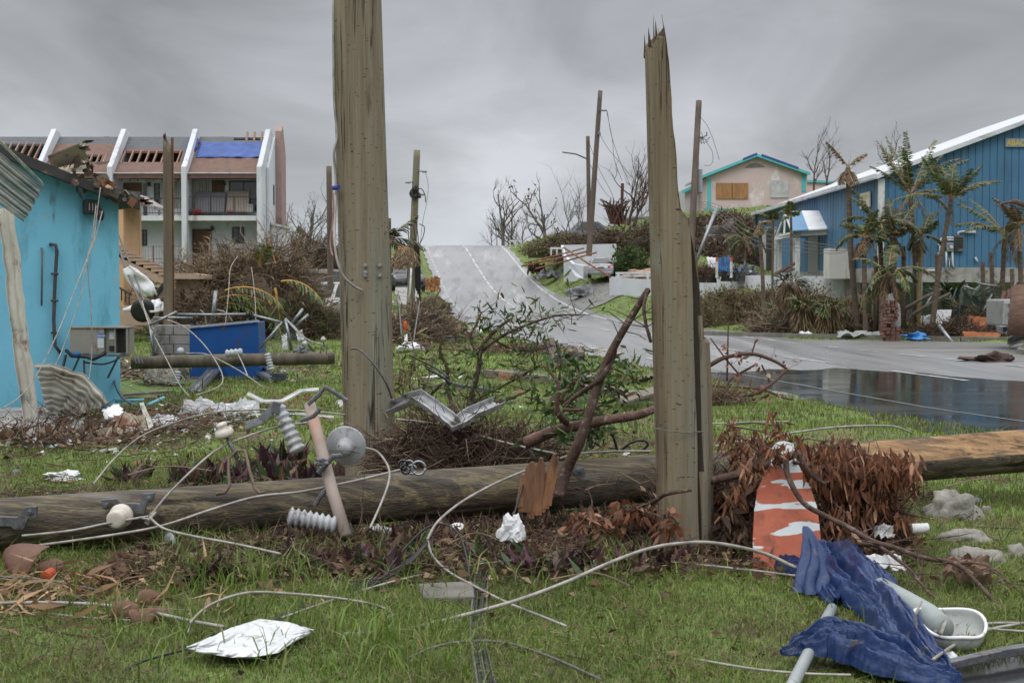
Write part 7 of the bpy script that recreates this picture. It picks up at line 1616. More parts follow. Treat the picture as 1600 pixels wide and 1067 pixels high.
ribbed(P(450,806,8.95),P(523,820,9.0)-P(450,806,8.95),.31,.062,8,taper=.95).top('insulator',gl,'grey ribbed insulator lying in front of the fallen pole left of the tube','insulator',smooth=True)
di=thing('disc_insulator','round pale grey disc insulator resting on the fallen pole beside the largest pole','insulator',P(540,728,9.5))
m=MB();m.lathe(P(541,696,9.62),(-.12,-1,-.2),[(.02,-.03),(.12,-.02),(.137,-.004),(.138,.006),(.13,.012),(.065,.020),(.056,.03),(.050,.075),(.045,.10),(.02,.11)],44);m.build('disc',gl,di,smooth=True)
m=MB();m.tube([P(534,712,9.45),P(520,714,9.4),P(508,715,9.38),P(503,724,9.3)],.012,7);m.tube([P(500,706,9.4),P(520,703,9.38),P(545,704,9.42),P(562,708,9.5)],.004,5);m.build('link',galvd,di)
# ball of shackles
sh_=thing('shackle','grey bolt clamp and steel ring sitting on the fallen pole right of the largest pole','shackle',P(640,745,9.55))
for k in range(6):m=MB();c=P(628+4.5*k%18+2,726+(k*7)%14,9.5);m.tube([c+V3(.03*math.cos(q),0,.03*math.sin(q))for q in np.linspace(0,5.8,12)],.008,6);m.build('clamp_loop',galv,sh_,smooth=True)
m=MB();c=P(654,731,9.5);m.tube([c+V3(.045*math.cos(q),0,.045*math.sin(q))for q in np.linspace(0,6.28,20)],.009,7);m.build('ring',galv,sh_,smooth=True)
# small disc in the grass
m=MB();m.lathe(G(265,868)+V3(0,0,.075),(-.75,-.6,.15),[(.02,-.03),(.055,-.02),(.072,0),(.074,.01),(.05,.004),(.045,.018),(.03,.0),(.02,.012),(.005,.0)],28);m.top('disc_insulator',gl,'small ridged white disc insulator on edge in the grass','insulator',smooth=True)
# wires of the foreground
def gw_(pts,z=.03):return[G(x_,y_,z if not isinstance(z,(list,tuple))else np.interp(i,range(len(z)),z))for i,(x_,y_)in enumerate(pts)]
FW=[
 ('thick pale cable lying in from the left edge above the foil sheet',gw_([(-30,943),(60,941),(150,944),(215,952),(300,970),(350,979)],.06),.0095,wire),
 ('grey cable at the left edge above the thick pale cable',gw_([(-30,899),(60,905),(110,913),(158,923)],.05),.007,wired),
 ('thin pale cable at the left edge below the thick one',gw_([(20,953),(90,960),(140,965),(205,969)],.03),.006,wire),
 ('pale cable arching over the ground from the foil sheet to the right',gw_([(294,990),(298,972),(330,944),(385,926),(450,927),(540,936),(600,950),(630,982)],[.02,.06,.14,.18,.15,.10,.06,.02]),.007,wire),
 ('long pale cable running behind the black ribbon cables to the snapped pole',gw_([(440,965),(500,944),(600,912),(700,889),(760,880),(850,871),(940,870),(1040,877),(1160,889),(1250,900),(1300,905)],.06),.0068,wire),
 ('thickest pale cable swinging up across the snapped pole to the blue tarp',gw_([(530,991),(620,985),(700,967),(800,940),(880,911),(950,880),(1010,858),(1060,849),(1115,848),(1190,863),(1240,885),(1280,902)],[.02,.03,.05,.08,.13,.20,.25,.28,.30,.22,.15,.08]),.0105,wire),
 ('pale cable dropping from the black cable knot and crossing to the lower right',gw_([(668,842),(676,868),(700,892),(735,912),(790,940),(840,960),(885,978)],[.2,.12,.08,.05,.03,.03,.02]),.0075,wire),
 ('pale cable stretched up from the black cable knot to the splintered stump',[P(668,842,8.2),P(684,815,8.6),P(720,785,9.0),P(770,757,9.4),P(825,733,9.7)],.0085,wire),
 ('pale cable along the fallen pole from the left edge to the tied knot',[P(34,837,8.7),P(110,829,8.75),P(170,817,8.85),P(235,806,8.98)],.008,wire),
 ('pale cable rising over the front of the fallen pole to the steel ring',[P(60,852,8.6),P(160,838,8.7),P(250,822,8.85),P(330,796,8.98),P(400,776,9.08),P(470,768,9.16),P(550,752,9.25),P(625,734,9.4)],.0085,wire),
 ('pale cable from the tied knot running down right into the grass',[P(233,807,8.95),P(255,825,8.7),P(300,837,8.5),P(370,850,8.35),P(438,865,8.15)],.008,wire),
 ('pale cable from the tied knot climbing past the pin insulator',[P(230,812,9.0),P(260,775,9.1),P(300,735,9.2),P(340,702,9.3),P(380,684,9.4),P(430,668,9.5),P(480,660,9.6)],.008,wire),
 ('pale wire arching over the lawn behind the pin insulator',[P(146,756,11.0),P(180,715,11.4),P(220,682,11.6),P(270,661,11.6),P(330,645,11.4),P(400,640,11.2),P(480,642,11),P(540,648,10.9)],.007,wire),
 ('pale wire running down behind the fallen pole past the brown root heap',[P(620,655,10.6),P(680,662,10.6),P(740,678,10.5),P(800,694,10.4),P(870,709,10.2)],.0085,wire),
 ('pale wire lying on top of the fallen pole near the stump',[P(875,716,9.9),P(900,709,9.95),P(960,705,10.0),P(1018,705,10.0)],.008,wire),
 ('pale wire looping down beside the largest pole to the ground',[P(572,700,9.5),P(590,706,9.4),P(606,728,9.3),P(608,750,9.2),P(596,785,9.0),P(578,825,8.8)],.008,wire),
 ('pale wire bowing over the lawn behind the rusty leaves',[P(1118,697,11),P(1200,682,11.2),P(1300,668,11.4),P(1370,665,11.6),P(1400,667,11.7),P(1424,676,11.8)],.0085,wire),
 ('straight pale wire on the lawn right of the snapped pole',[P(1110,662,13),P(1160,660,13),P(1233,658,13)],.006,wire),
 ('pale cable at the lower right running from the blue tarp to the edge',gw_([(1458,1030),(1490,1008),(1520,992),(1560,980),(1640,968)],[.1,.06,.05,.05,.05]),.008,wire),
 ('pale cable at the right edge beside the white bowl',gw_([(1530,975),(1570,973),(1640,975)],.05),.008,wire),
 ('lower pale cable at the right edge beside the white bowl',gw_([(1532,980),(1570,984),(1640,988)],.05),.006,wire),
 ('grey cable curving along the bottom of the grass in the middle',gw_([(635,1030),(680,1010),(740,1001),(800,1006),(870,1030),(940,1062)],.03),.007,wired),
 ('pale cable along the bottom edge left of the blue tarp',gw_([(1090,1030),(1180,1045),(1260,1052),(1330,1054)],.03),.006,wire),
 ('black cable peeping from under the left end of the foil sheet',gw_([(170,1062),(215,1036),(260,1022),(300,1012)],.02),.006,black),
 ('thin dark wire across the lawn right of the torn sheet metal',[P(190,600,15),P(230,615,14.7),P(290,640,14.5),P(350,655,14.2)],.005,wired),
]
for lb_,pts,r_,mt_ in FW:cable('fallen_wire',pts,r_,mt_,lb_,group='fallen wires in the foreground',n=8,sub=8,cat='wire')
m=MB();m.beam(P(229,818,8.94),P(238,802,8.94),.03,.022,up=(0,1,0));m.tube([P(219,808,8.95),P(233,812,8.9),P(244,800,8.95)],.009,6);m.top('wire_tie',wire,'tied knot of pale wire in front of the fallen pole','wire tie')
# black cables
names=['lowest','second lowest','middle','second highest','highest']
for k in range(5):cable('black_cable',gw_([(420+3*k,972-2*k),(480,950-2.5*k),(540,930-3*k),(600,905-3*k),(640,880-2*k),(668,850-k)],[.02,.03,.05,.07,.12,.2]),.0055,black,names[k]+' strand of the black bundle rising from the foil sheet to the knot',cat='cable',group='black cable bundle',n=6)
cable('black_cable',gw_([(583,926),(610,885),(640,848),(668,824),(695,819),(718,836),(730,875),(735,915)],[.02,.1,.18,.25,.27,.22,.12,.03]),.0065,black,'single black cable looping up over the bundle',cat='cable',n=7)
for k in range(9):
    o_=(k-4)*2.6;rs_=random.Random(k);cable('black_cable',gw_([(768+o_*.7,838),(755+o_+rs_.uniform(-2,2),880),(748+o_+rs_.uniform(-3,3),930),(746+o_*1.1,980),(752+o_*1.2+rs_.uniform(-3,3),1020),(762+o_*1.4,1075)],[.05,.04,.03,.03,.02,.02]),.004 if k%3 else.007,black if k%4 else wired,['first','second','third','fourth','fifth','sixth','seventh','eighth','ninth'][k]+' strand from the left of the black ribbon running down to the picture edge',cat='cable',group='black ribbon of cables',n=5)
cable('black_cable',[P(822,745,9.4),P(812,775,9.2),P(800,815,9.0)],.007,black,'short black cable hanging on the splintered stump',cat='cable')
for k,pts in enumerate(([(922,700),(920,680),(928,672),(945,671),(958,682),(965,705)],[(968,706),(985,692),(1005,688),(1012,695),(1000,706)])):cable('hose_loop',[P(x_,y_,10.6)for x_,y_ in pts],.010,black,('larger','smaller')[k]+' black hose loop showing above the fallen pole beside the snapped pole',cat='hose')
# foil sheet
foil=mat('aluminium_foil',(.72,.74,.76),(.58,.60,.62),3,.38,metal=.25,bump=.35,bs=7,dirt=((.2,.17,.12),.12,6,(1,1,1)))
def foilf(u,v):
    s_=math.sin(math.pi*min(1,max(0,u)))**.75;x_=291+199*u
    yt=np.interp(u,[0,.1,.35,.58,.8,1],[1011,1003,981,967,972,984]);yb=np.interp(u,[0,.1,.35,.55,.72,.82,1],[1012,1019,1027,1026,1020,1006,986])
    y_=yt+(yb-yt)*v;z=.05+.03*abs(noise.noise(Vector((u*4,v*2,1))))+.012*abs(noise.noise(Vector((u*12+v*5,v*5,2))))+.02*(1-v);return G(x_,y_,z)
m=MB();m.grid(foilf,90,40,thick=.003);m.top('foil_sheet',foil,'crumpled silver foil sheet lying in the grass at the bottom left','foil sheet',smooth=True)
# cups, bag, scraps
m=MB();m.lathe(G(712,850)+V3(0,0,.02),(.25,-.45,.9),[(.055,0),(.058,.01),(.075,.09),(.05,.12),(.02,.12)],8);m.top('foam_cup',plastic,'white faceted foam cup upside down in the dead leaves','cup')
m=MB();m.lathe(P(1423,826,9.0),(1,0,.05),[(.02,0),(.034,.005),(.032,.11),(.02,.115)],14);m.top('foam_cup',plastic,'white paper cup lying in the grass left of the rocks','cup',smooth='auto')
lump('plastic_bag',P(800,833,8.75),(.075,.05,.11),chalk,'crumpled white plastic bag below the splintered stump','bag',5,.45,smooth=False,nu=32,nv=20)
crumple('foam_scrap',G(590,853)+V3(0,0,.06),.17,.14,chalk,'torn white foam scrap below the grey tube','foam scrap',11,.06,tilt=.8,n=12)
crumple('foam_scrap',P(1383,882,8.2),.2,.14,plastic,'white foam tray behind the blue tarp','foam tray',12,.05,tilt=.4,n=8)
crumple('foam_scrap',P(1380,832,8.9),.12,.08,plastic,'small bluish white scrap under the rusty leaves','foam scrap',13,.05,tilt=.8,n=6)
m=MB();m.poly([G(652,925),G(738,920),G(742,945),G(660,948)],(0,0,.05));m.top('stone_slab',mat('dark_slab',(.17,.16,.14),(.09,.085,.075),6,.85,bump=.5),'flat grey stone slab sunk in the grass behind the black ribbon cables','slab',bevel=.01)
# rocks
rock=mat('pale_lichen_rock',(.34,.32,.28),(.12,.115,.105),7,.9,bump=1,bs=18,dirt=((.10,.095,.085),.3,5,(1,1,1)))
lump('rock',G(1490,812)+V3(0,0,.04),(.19,.16,.17),rock,'largest pale rock in the grass at the right','rock',2,.32,nu=40,nv=24,freq=1.8)
lump('rock',G(1508,846)+V3(0,0,.0),(.17,.12,.08),rock,'flat grey rock just below the largest pale rock','rock',7,.3,nu=32,nv=20)
lump('rock',G(1525,880)+V3(0,0,.0),(.20,.12,.10),rock,'long grey rock beside the torn brown paper','rock',9,.3,nu=32,nv=20)
lump('rock',G(1592,872)+V3(0,0,.0),(.10,.1,.07),rock,'small pale rock at the right edge','rock',4,.5)
lump('rock',G(1541,806)+V3(0,0,.03),(.045,.04,.045),rock,'small rounded stone right of the largest pale rock','rock',5,.3)
m=MB();m.tube([G(1513,822,.02),G(1592,826,.03)],.004,5);m.top('thin_rod',black,'thin dark rod lying in the grass above the grey rocks','rod')
m=MB();m.lathe(G(1524,782,.03),(0,-.3,1),[(.05,0),(.052,.008),(.01,.01)],16);m.top('dark_disc',galvd,'small dark disc in the grass above the largest pale rock','disc')
crumple('brown_paper',G(1510,915)+V3(0,0,.08),.26,.16,mat('brown_paper',(.27,.18,.13),(.19,.12,.085),4,.8,bump=.3),'torn brown paper standing in the grass at the right','paper',21,.10,tilt=.9,rz=-.2,n=14)
# peeling orange board
pb=mat('peeling_orange',(.50,.15,.085),(.38,.09,.05),3,.6,bump=.2,dirt=[((.28,.085,.05),.25,5,(1,1,1)),((.16,.09,.06),.12,11,(1,1,.6))])
t=pb.node_tree;bs=t.nodes['Principled BSDF'];src=bs.inputs['Base Color'].links[0].from_socket
tc_=t.nodes.new('ShaderNodeTexCoord');mp_=t.nodes.new('ShaderNodeMapping');mp_.inputs['Scale'].default_value=(1.5,1,6.5);mp_.inputs['Location'].default_value=(7.2,0,3.1);t.links.new(tc_.outputs['Object'],mp_.inputs[0])
n_=noi(t,mp_.outputs[0],1.7,7,.48,.4);r_=ramp(t,[(.56,(0,0,0)),(.58,(1,1,1))]);t.links.new(n_.outputs[0],r_.inputs[0])
x_=t.nodes.new('ShaderNodeMix');x_.data_type='RGBA';t.links.new(r_.outputs[0],x_.inputs[0]);t.links.new(src,x_.inputs[6]);x_.inputs[7].default_value=(.62,.66,.68,1);t.links.new(x_.outputs[2],bs.inputs['Base Color'])
m=MB();ol=[(1203,722),(1205,700),(1212,692),(1226,689),(1240,693),(1244,722),(1262,758),(1271,790),(1273,830),(1274,880),(1168,880),(1169,835),(1173,795),(1180,762),(1192,740)]
def lean(p,py):return p+V3(0,-(py-690)*.0012,0)
m.poly([lean(P(x1,y1,8.75),y1)for x1,y1 in ol],(0,.012,0));m.top('painted_board',pb,'arched orange board with peeling white patches leaning on the fallen pole','board')
bo=topo('arched orange board with peeling white patches leaning on the fallen pole')
m=MB();m.poly([lean(P(x1,y1,8.738),y1)for x1,y1 in[(1203,724),(1205,700),(1212,692),(1226,689),(1240,693),(1243,720),(1238,716),(1230,726),(1224,712),(1216,722),(1209,714),(1206,728)]],(0,.010,0));m.build('white_tip',chalk,bo)
# blue tarpaulin
def cloth(name,path,label,seed,hump=.12,fold=.035,nu=190,nv=100,parent=None,nf=6):
    pts=[G(x1,y1,0.02)for x1,y1,w_,h_ in path];K=len(path)-1
    def fn(u,v):
        q=u*K;i=min(int(q),K-1);f=q-i;f2=f*f*(3-2*f)
        c=pts[i].lerp(pts[i+1],f);wd=.88*(path[i][2]*(1-f2)+path[i+1][2]*f2)/F*c.y;h=path[i][3]*(1-f2)+path[i+1][3]*f2
        d=(pts[min(i+1,K)]-pts[max(i-(f<.5)*1,0)]).normalized();s=Vector((d.y,-d.x,0)).normalized();vv=(v-.5)*2
        warp=noise.noise(Vector((u*4,v*2,seed)))*1.6
        fo=0
        for ka,kb,kc,kd in((1.6,3.2,1.0,0),(2.6,6.5,.55,.8),(4.5,11,.28,-.6),(7,5,.22,1.5),(13,14,.16,2.0),(24,19,.07,-3)):fo+=kc*(.75-2.4*abs(noise.noise(Vector((u*ka+v*kd,v*kb+u*kd,seed+ka*3)))))
        edge=1-abs(vv)**3;z=h*.8*max(0,1-vv*vv)**.6+fold*1.25*fo*(.6+h*4)*(edge+.25)
        p=c+s*(vv*wd/2*(1+.35*noise.noise(Vector((u*6,vv>0,seed)))+.2*noise.noise(Vector((u*15,vv>0,seed)))+.1*noise.noise(Vector((u*50,vv>0,seed)))));p.z=max(.015,z+.01);p+=d*.03*noise.noise(Vector((v*9,u*9,seed)));return p
    mb=MB();mb.grid(fn,nu,nv,thick=.003);o=mb.build(name,blue_tarp,parent,smooth='auto');return o
tp_=thing('blue_tarpaulin','crumpled dark blue tarpaulin spread over the grass at the lower right','tarpaulin',G(1370,960))
cloth('cloth',[(1262,885,40,.08),(1290,885,85,.20),(1325,900,125,.24),(1355,930,122,.20),(1385,965,100,.13),(1415,1000,95,.11),(1445,1035,90,.06),(1480,1060,50,.02)],'',3,nf=7,parent=tp_)
cloth('cloth',[(1222,1022,14,.02),(1255,1020,40,.07),(1300,1020,74,.13),(1350,1030,84,.12),(1400,1048,94,.10),(1450,1062,70,.05),(1500,1062,20,.02)],'',8,nf=6,parent=tp_)
cloth('cloth',[(1210,882,14,.02),(1235,890,40,.05),(1262,900,50,.06),(1290,920,50,.04),(1310,945,30,.02)],'',5,nf=4,nu=40,nv=24,parent=tp_)
def peak(u,v):
    th=2*math.pi*v;c=P(1258,822,8.0).lerp(P(1276,925,7.75),u);r1=(.012+.075*u**.7)*(1+.3*math.sin(th*4+u*3)+.3*noise.noise(Vector((u*4,math.cos(th)*2,math.sin(th)*2))));return c+Vector((math.cos(th)*r1,math.sin(th)*r1*.6,0))+V3(.02*math.sin(u*5),0,0)
m=MB();m.grid(peak,30,40);m.build('cloth_peak',blue_tarp,tp_,smooth=True)
def peak2(u,v):
    th=2*math.pi*v;c=P(1244,990,6.75).lerp(P(1262,1020,6.65),u);r1=(.008+.05*u)*(1+.3*math.sin(th*3));return c+Vector((math.cos(th)*r1,math.sin(th)*r1*.5,0))
m=MB();m.grid(peak2,14,20);m.build('cloth_peak',blue_tarp,tp_,smooth=True)
# lamp head with bowl, plastic pipes, grey angle
pv=mat('grey_plastic_pipe',(.33,.36,.37),(.26,.285,.29),4,.45,bump=.1)
m=MB();m.tube([G(1300,950,.02),G(1285,978,.03),G(1240,1066,.03),G(1232,1090,.03)],.028,14);m.top('plastic_pipe',pv,'grey plastic pipe running under the two blue tarpaulin folds','pipe',smooth=True)
lh=thing('street_lamp_head','grey street lamp head lying between the blue tarpaulin and the white bowl','street lamp',G(1420,975))
m=MB();m.tube([G(1376,915,.14),G(1412,938,.13),G(1448,962,.10),G(1470,982,.08)],[.045,.056,.066,.066],20);m.build('housing',mat('lamp_grey',(.30,.34,.33),(.22,.25,.245),3,.45,bump=.1,dirt=((.14,.12,.1),.15,6,(1,1,1))),lh,smooth=True)
m=MB();m.tube([G(1462,955,.14),G(1478,970,.12),G(1470,990,.12),G(1462,985,.15)],.008,6);m.tube([G(1432,980,.14),G(1430,960,.2),G(1440,940,.18)],.006,5);m.build('wire',wire,lh)
bw_=thing('white_bowl','oval white glass lamp bowl lying open in the grass at the lower right','lamp bowl',G(1483,1000))
def bowl(u,v,s=1.0,dz=0):
    th=2*math.pi*v;r1=math.sin(u*math.pi/2)**.75;c=G(1483,978,.10);x1=math.cos(th)*.155*r1*s*(1+.12*math.cos(th));y1=math.sin(th)*.20*r1*s;z1=.105*(u**2.2)+.012*math.sin(th*3)*u
    return c+V3(x1+.02*math.sin(2*th)*u,y1,z1-.09+.16*y1)
m=MB();m.grid(lambda u,v:bowl(u,v),16,48,thick=-.006);m.build('bowl',mat('bowl_glass',(.34,.36,.35),(.26,.27,.26),5,.3,dirt=((.25,.2,.15),.2,8,(1,1,1))),bw_,smooth=True)
m=MB();m.tube([bowl(1.0,k/40)for k in range(41)],.0085,8);m.build('rim',plastic,bw_,smooth=True)
stick('steel_angle',G(1462,1042,.04),G(1560,1020,.05),.05,.035,galvd,'dark wet steel strip left of the corner puddle','steel strip',bevel=.004)
stick('steel_angle',G(1560,1020,.05),G(1660,1004,.05),.05,.04,galvd,'dark steel strip at the right edge beyond the corner puddle','steel strip',bevel=.004)
crumple('wet_paper',G(1475,1038)+V3(0,0,.03),.12,.07,chalk,'wet white scrap at the tip of the blue tarpaulin','paper',31,.03,n=8)
# brown sea grape leaves and things at the lower left
bp_=mat('big_brown_leaf',(.15,.068,.038),(.085,.038,.022),6,.55,bump=.3)
for k,(px,py,w_,lb_)in enumerate(((195,966,.075,'round brown leaf under the thick pale cable, the left one'),(222,970,.07,'folded round brown leaf under the thick pale cable, the middle one'),(232,946,.07,'round brown leaf behind the thick pale cable'),(246,965,.055,'small round brown leaf right of the folded one'),(42,890,.16,'large brown leathery leaf at the left edge'),(80,893,.07,'reddish round leaf beside the large leathery one'),(178,897,.07,'round brown leaf in the grass left of the purple plant'),(1532,905,.06,'orange brown leaf behind the torn paper'))):
    c=G(px,py,.03);rs_=random.Random(k);m=MB();t1=rs_.uniform(.6,1.3);Mr=Matrix.Rotation(rs_.uniform(-.8,.8),3,'Z')@Matrix.Rotation(t1,3,'X')
    m.grid(lambda u,v:c+V3(0,0,w_*.45)+Mr@Vector((math.cos(6.283*v)*w_*u,math.sin(6.283*v)*w_*u*.85,.35*w_*u*u*math.cos(12.5*v))),5,20,thick=.003);m.top('fallen_leaf',bp_,lb_,'leaf',smooth=True)
m=MB();m.lathe(G(70,902,.03),(.3,1,.2),[(.02,0),(.035,.004),(.035,.07),(.02,.07)],12);m.top('bottle_top',mat('orange_cap',(.40,.07,.02)),'small orange plastic cap in the grass at the left edge','cap')
crumple('black_plate',G(85,948)+V3(0,0,.0),.42,.09,blackp,'flat black plate among the wood splinters at the lower left','plate',41,.04,tilt=.1,rz=-.25,n=8)
# splintered stump and red brown shards
stp=thing('splintered_stump','splintered red brown stump standing in front of the fallen pole','stump',P(838,815,9.3))
shard=mat('shard_wood',(.27,.125,.055),(.085,.045,.028),3,.75,stretch=(4,4,.35),bump=.7,dirt=((.05,.03,.02),.35,4,(4,4,.3)))
for(x0,y0,x1,y1,w_,tt)in((820,800,832,722,.09,.02),(838,805,846,716,.07,.03),(852,795,866,710,.05,.025),(812,792,818,742,.05,.02),(858,790,872,714,.03,.02),(830,810,826,730,.04,.02),(845,800,852,738,.06,.03)):
    m=MB();A_=P(x0,y0,9.28);B_=P(x1,y1,9.33);s=V3(w_/2,0,0);N_=8;vs=[]
    for i in range(N_+1):
        f=i/N_;c=A_.lerp(B_,f)+V3(.008*noise.noise(Vector((f*5,x0,0))),0,0);ww_=(1-.15*f-(.55 if i==N_ else 0))*(1+.25*noise.noise(Vector((f*6,x0,3))));ht=.0
        vs+=[c-s*ww_,c+s*ww_,c+s*ww_*.8+V3(0,tt*2,0),c-s*ww_*.8+V3(0,tt*2,0)]
    m.add(vs,[(i*4+k,i*4+(k+1)%4,(i+1)*4+(k+1)%4,(i+1)*4+k)for i in range(N_)for k in range(4)]+[(N_*4,N_*4+1,N_*4+2,N_*4+3)]);m.build('shard',shard,stp)
# branches
def twigs(mb,pts,r0,r1,rs,n=8,tl=.2,n2=0):
    out=[Vector(p)for p in pts];sm=[]
    for i in range(len(out)-1):
        p0,p1,p2,p3=out[max(i-1,0)],out[i],out[i+1],out[min(i+2,len(out)-1)]
        for s in range(5):t=s/5;sm.append(.5*((2*p1)+(p2-p0)*t+(2*p0-5*p1+4*p2-p3)*t*t+(3*p1-p0-3*p2+p3)*t**3))
    sm.append(out[-1]);mb.tube(sm,[r0,r1],n,wob=.16);return sm
def BR(name,segs,mt,label,cat='branch',seed=1,twn=0,twl=.18,leaves=None):
    rs=random.Random(seed);root=thing(name,label,cat,P(*segs[0][0][0]));m=MB();tips=[]
    for pts,r0,r1 in segs:
        sm=twigs(m,[P(*q)for q in pts],r0,r1,rs);tips+=sm[len(sm)//3:]
    m.build('limbs',mt,root,smooth=True)
    if twn:
        m=MB();tt=[]
        for k in range(twn):
            p=rs.choice(tips);d=Vector((rs.gauss(0,1),rs.gauss(0,.7),rs.gauss(.2,.8))).normalized();q=p+d*twl*rs.uniform(.5,1.3);q2=q+(d+Vector((rs.gauss(0,.4),0,rs.gauss(0,.4))))*twl*.5;m.tube([p,q,q2],[.004,.0015],4,cap=False);tt+=[q,q2]
        m.build('twigs',mt,root);tips+=tt*3
    if leaves:
        cnt,lm,ll,lw,dr,spread=leaves;m=MB()
        for k in range(cnt):
            p=rs.choice(tips)+Vector((rs.gauss(0,spread),rs.gauss(0,spread),rs.gauss(0,spread)));d=Vector((rs.gauss(0,.8),rs.gauss(0,.8),rs.gauss(-dr,.6)));m.leaf(p,d,ll*rs.uniform(.5,1.3),lw*rs.uniform(.6,1.3))
        m.build('leaves',lm,root)
    return root
BR('broken_branch',[([(872,775,9.3),(885,735,9.3),(905,690,9.2),(922,640,9.2),(940,585,9.2),(958,545,9.15),(985,498,9.1),(1013,452,9.1)],.042,.020),
                     ([(1013,452,9.1),(1006,478,9.0),(1009,505,9.0),(1017,535,9.0)],.012,.01),([(960,540,9.2),(958,558,9.2),(940,590,9.15),(905,615,9.3),(880,635,9.4)],.02,.013)],bark,'tall dark bare branch rising from the stump to the snapped pole',seed=3,twn=14,twl=.12)
BR('broken_branch',[([(1045,628,9.9),(1000,648,9.8),(950,656,9.8),(905,664,9.9),(870,672,10),(822,692,10.1)],.026,.046),([(885,660,9.9),(870,640,9.8),(872,600,9.8),(848,570,9.8)],.026,.010),([(880,640,9.8),(910,640,9.8),(940,632,9.8)],.014,.008),([(875,628,9.8),(890,600,9.8),(898,595,9.8)],.012,.008)],
   mat('red_bark_live',(.16,.085,.065),(.06,.034,.028),9,.8,bump=.7,dirt=((.24,.19,.16),.2,16,(1,1,1))),'thick reddish branch lying from the root heap to behind the snapped pole',seed=4,twn=10,twl=.14,leaves=(90,lgreen,.14,.022,.1,.06))
olea=mat('oleander_leaves',(.06,.12,.02),island=[(0,(.025,.055,.018)),(.4,(.045,.10,.028)),(.75,(.085,.14,.04)),(.9,(.17,.16,.06)),(1,(.24,.14,.06))],scale=3,rough=.4,trans=.2)
BR('oleander_shrub',[([(726,760,12),(722,705,12),(728,655,12),(738,615,12),(748,575,12),(752,545,12),(770,520,12),(795,500,12)],.034,.012),([(716,760,12),(714,705,12),(712,655,12),(700,610,12.1),(698,575,12.1),(688,550,12.1),(690,520,12.1)],.024,.010),([(722,760,12),(718,705,12),(720,655,12),(745,625,11.9),(775,608,11.9),(810,590,11.9),(835,575,11.9)],.02,.008),
   ([(690,760,11.8),(694,700,11.8),(700,655,11.8),(740,640,11.7),(790,625,11.6),(830,608,11.6)],.024,.01),([(752,548,12),(790,522,11.9),(830,505,11.8),(870,493,11.7),(905,492,11.6)],.014,.006),([(750,560,12),(735,530,12),(745,505,12),(752,488,12)],.012,.006),([(690,600,12),(670,620,12),(658,640,12)],.015,.008),([(770,530,12),(800,545,12),(830,548,12),(865,540,12)],.011,.005)],
   bark,'leafy oleander shrub with dark stems between the two standing poles','shrub',5,150,.14,(800,olea,.10,.018,-.1,.035))
BR('oleander_branch',[([(930,600,10.8),(900,620,10.8),(860,625,10.8),(820,620,10.9)],.014,.006),([(980,620,10.5),(950,605,10.5),(920,598,10.5),(890,600,10.5)],.012,.006),([(960,680,10.4),(920,665,10.4),(880,660,10.4)],.012,.005),([(1000,600,10.6),(985,588,10.6),(955,575,10.6)],.01,.004)],bark,'low green leafed oleander branch left of the snapped pole','branch',6,40,.12,(800,olea,.11,.022,.1,.06))
BR('oleander_branch',[([(650,762,12),(644,680,12),(640,600,12),(648,560,12),(640,520,12)],.012,.005),([(648,762,12),(638,690,12),(630,620,12),(625,580,12),(622,545,12)],.01,.005),([(650,640,12),(670,590,12),(675,550,12)],.01,.004)],twigl,'thin yellowish leafed branch beside the right of the largest pole','branch',7,30,.12,(200,mat('yellowish_leaves',(.1,.1,.03),island=[(0,(.08,.08,.025)),(.6,(.16,.15,.05)),(1,(.24,.17,.08))],rough=.5),.11,.02,.1,.05))
BR('broken_branch',[([(665,575,11.5),(690,588,11.5),(705,600,11.5)],.008,.014),([(640,555,11.6),(680,575,11.6),(700,590,11.5)],.006,.01)],blackp,'thin black twig crossing left of the oleander stems',seed=8)
# root heap behind the pole
heap('root_heap',P(728,738,10.6)-V3(0,0,.12),(.62,.30,.52),2600,160,twigm,lbrown,'dark matted root heap behind the fallen pole between the standing poles','root heap',71,sl=.24,sr=.0035,ll=.08,lw=.03,core=(.04,.024,.018),upb=.1)
heap('root_heap',P(660,735,10.7)-V3(0,0,.1),(.42,.25,.52),1400,80,twigl,lbrown,'brown twig heap against the foot of the largest pole','root heap',72,sl=.24,sr=.003,ll=.08,lw=.03,core=(.035,.022,.016),upb=.1)
heap('root_heap',P(810,735,10.5)-V3(0,0,.1),(.42,.25,.38),1200,80,twigm,lbrown,'brown root tangle behind the splintered stump','root heap',73,sl=.24,sr=.0035,ll=.08,lw=.03,core=(.04,.024,.018),upb=.1)
# looping branch right of the snapped pole
BR('broken_branch',[([(1085,585,20.8),(1110,570,20.8),(1135,558,20.8),(1175,553,20.8),(1210,564,20.8),(1230,577,20.8)],0.037,0.019),([(1230,577,20.8),(1205,600,20.6),(1180,615,20.6),(1150,620,20.6),(1105,618,20.8)],0.020,0.031),([(1105,617,20.8),(1130,610,20.8),(1145,590,20.8),(1180,570,20.8)],0.020,0.014),([(1105,602,20.8),(1150,605,20.8),(1190,608,20.8),(1220,620,20.8),(1240,625,20.8)],0.019,0.012),([(1136,595,20.8),(1137,550,20.8),(1138,505,20.8)],0.015,0.010),([(1110,528,20.8),(1132,558,20.8),(1155,585,20.8)],0.009,0.014),([(1174,555,20.8),(1181,531,20.8)],0.012,0.010),([(1190,570,20.8),(1200,590,20.8),(1203,600,20.8)],0.014,0.010)],
   mat('wine_bark',(.11,.055,.045),(.05,.026,.022),9,.75,bump=.4),'looping reddish branch with few dead leaves right of the snapped pole',seed=9,twn=16,twl=.17,leaves=(80,lrust,.12,.06,.5,.05))
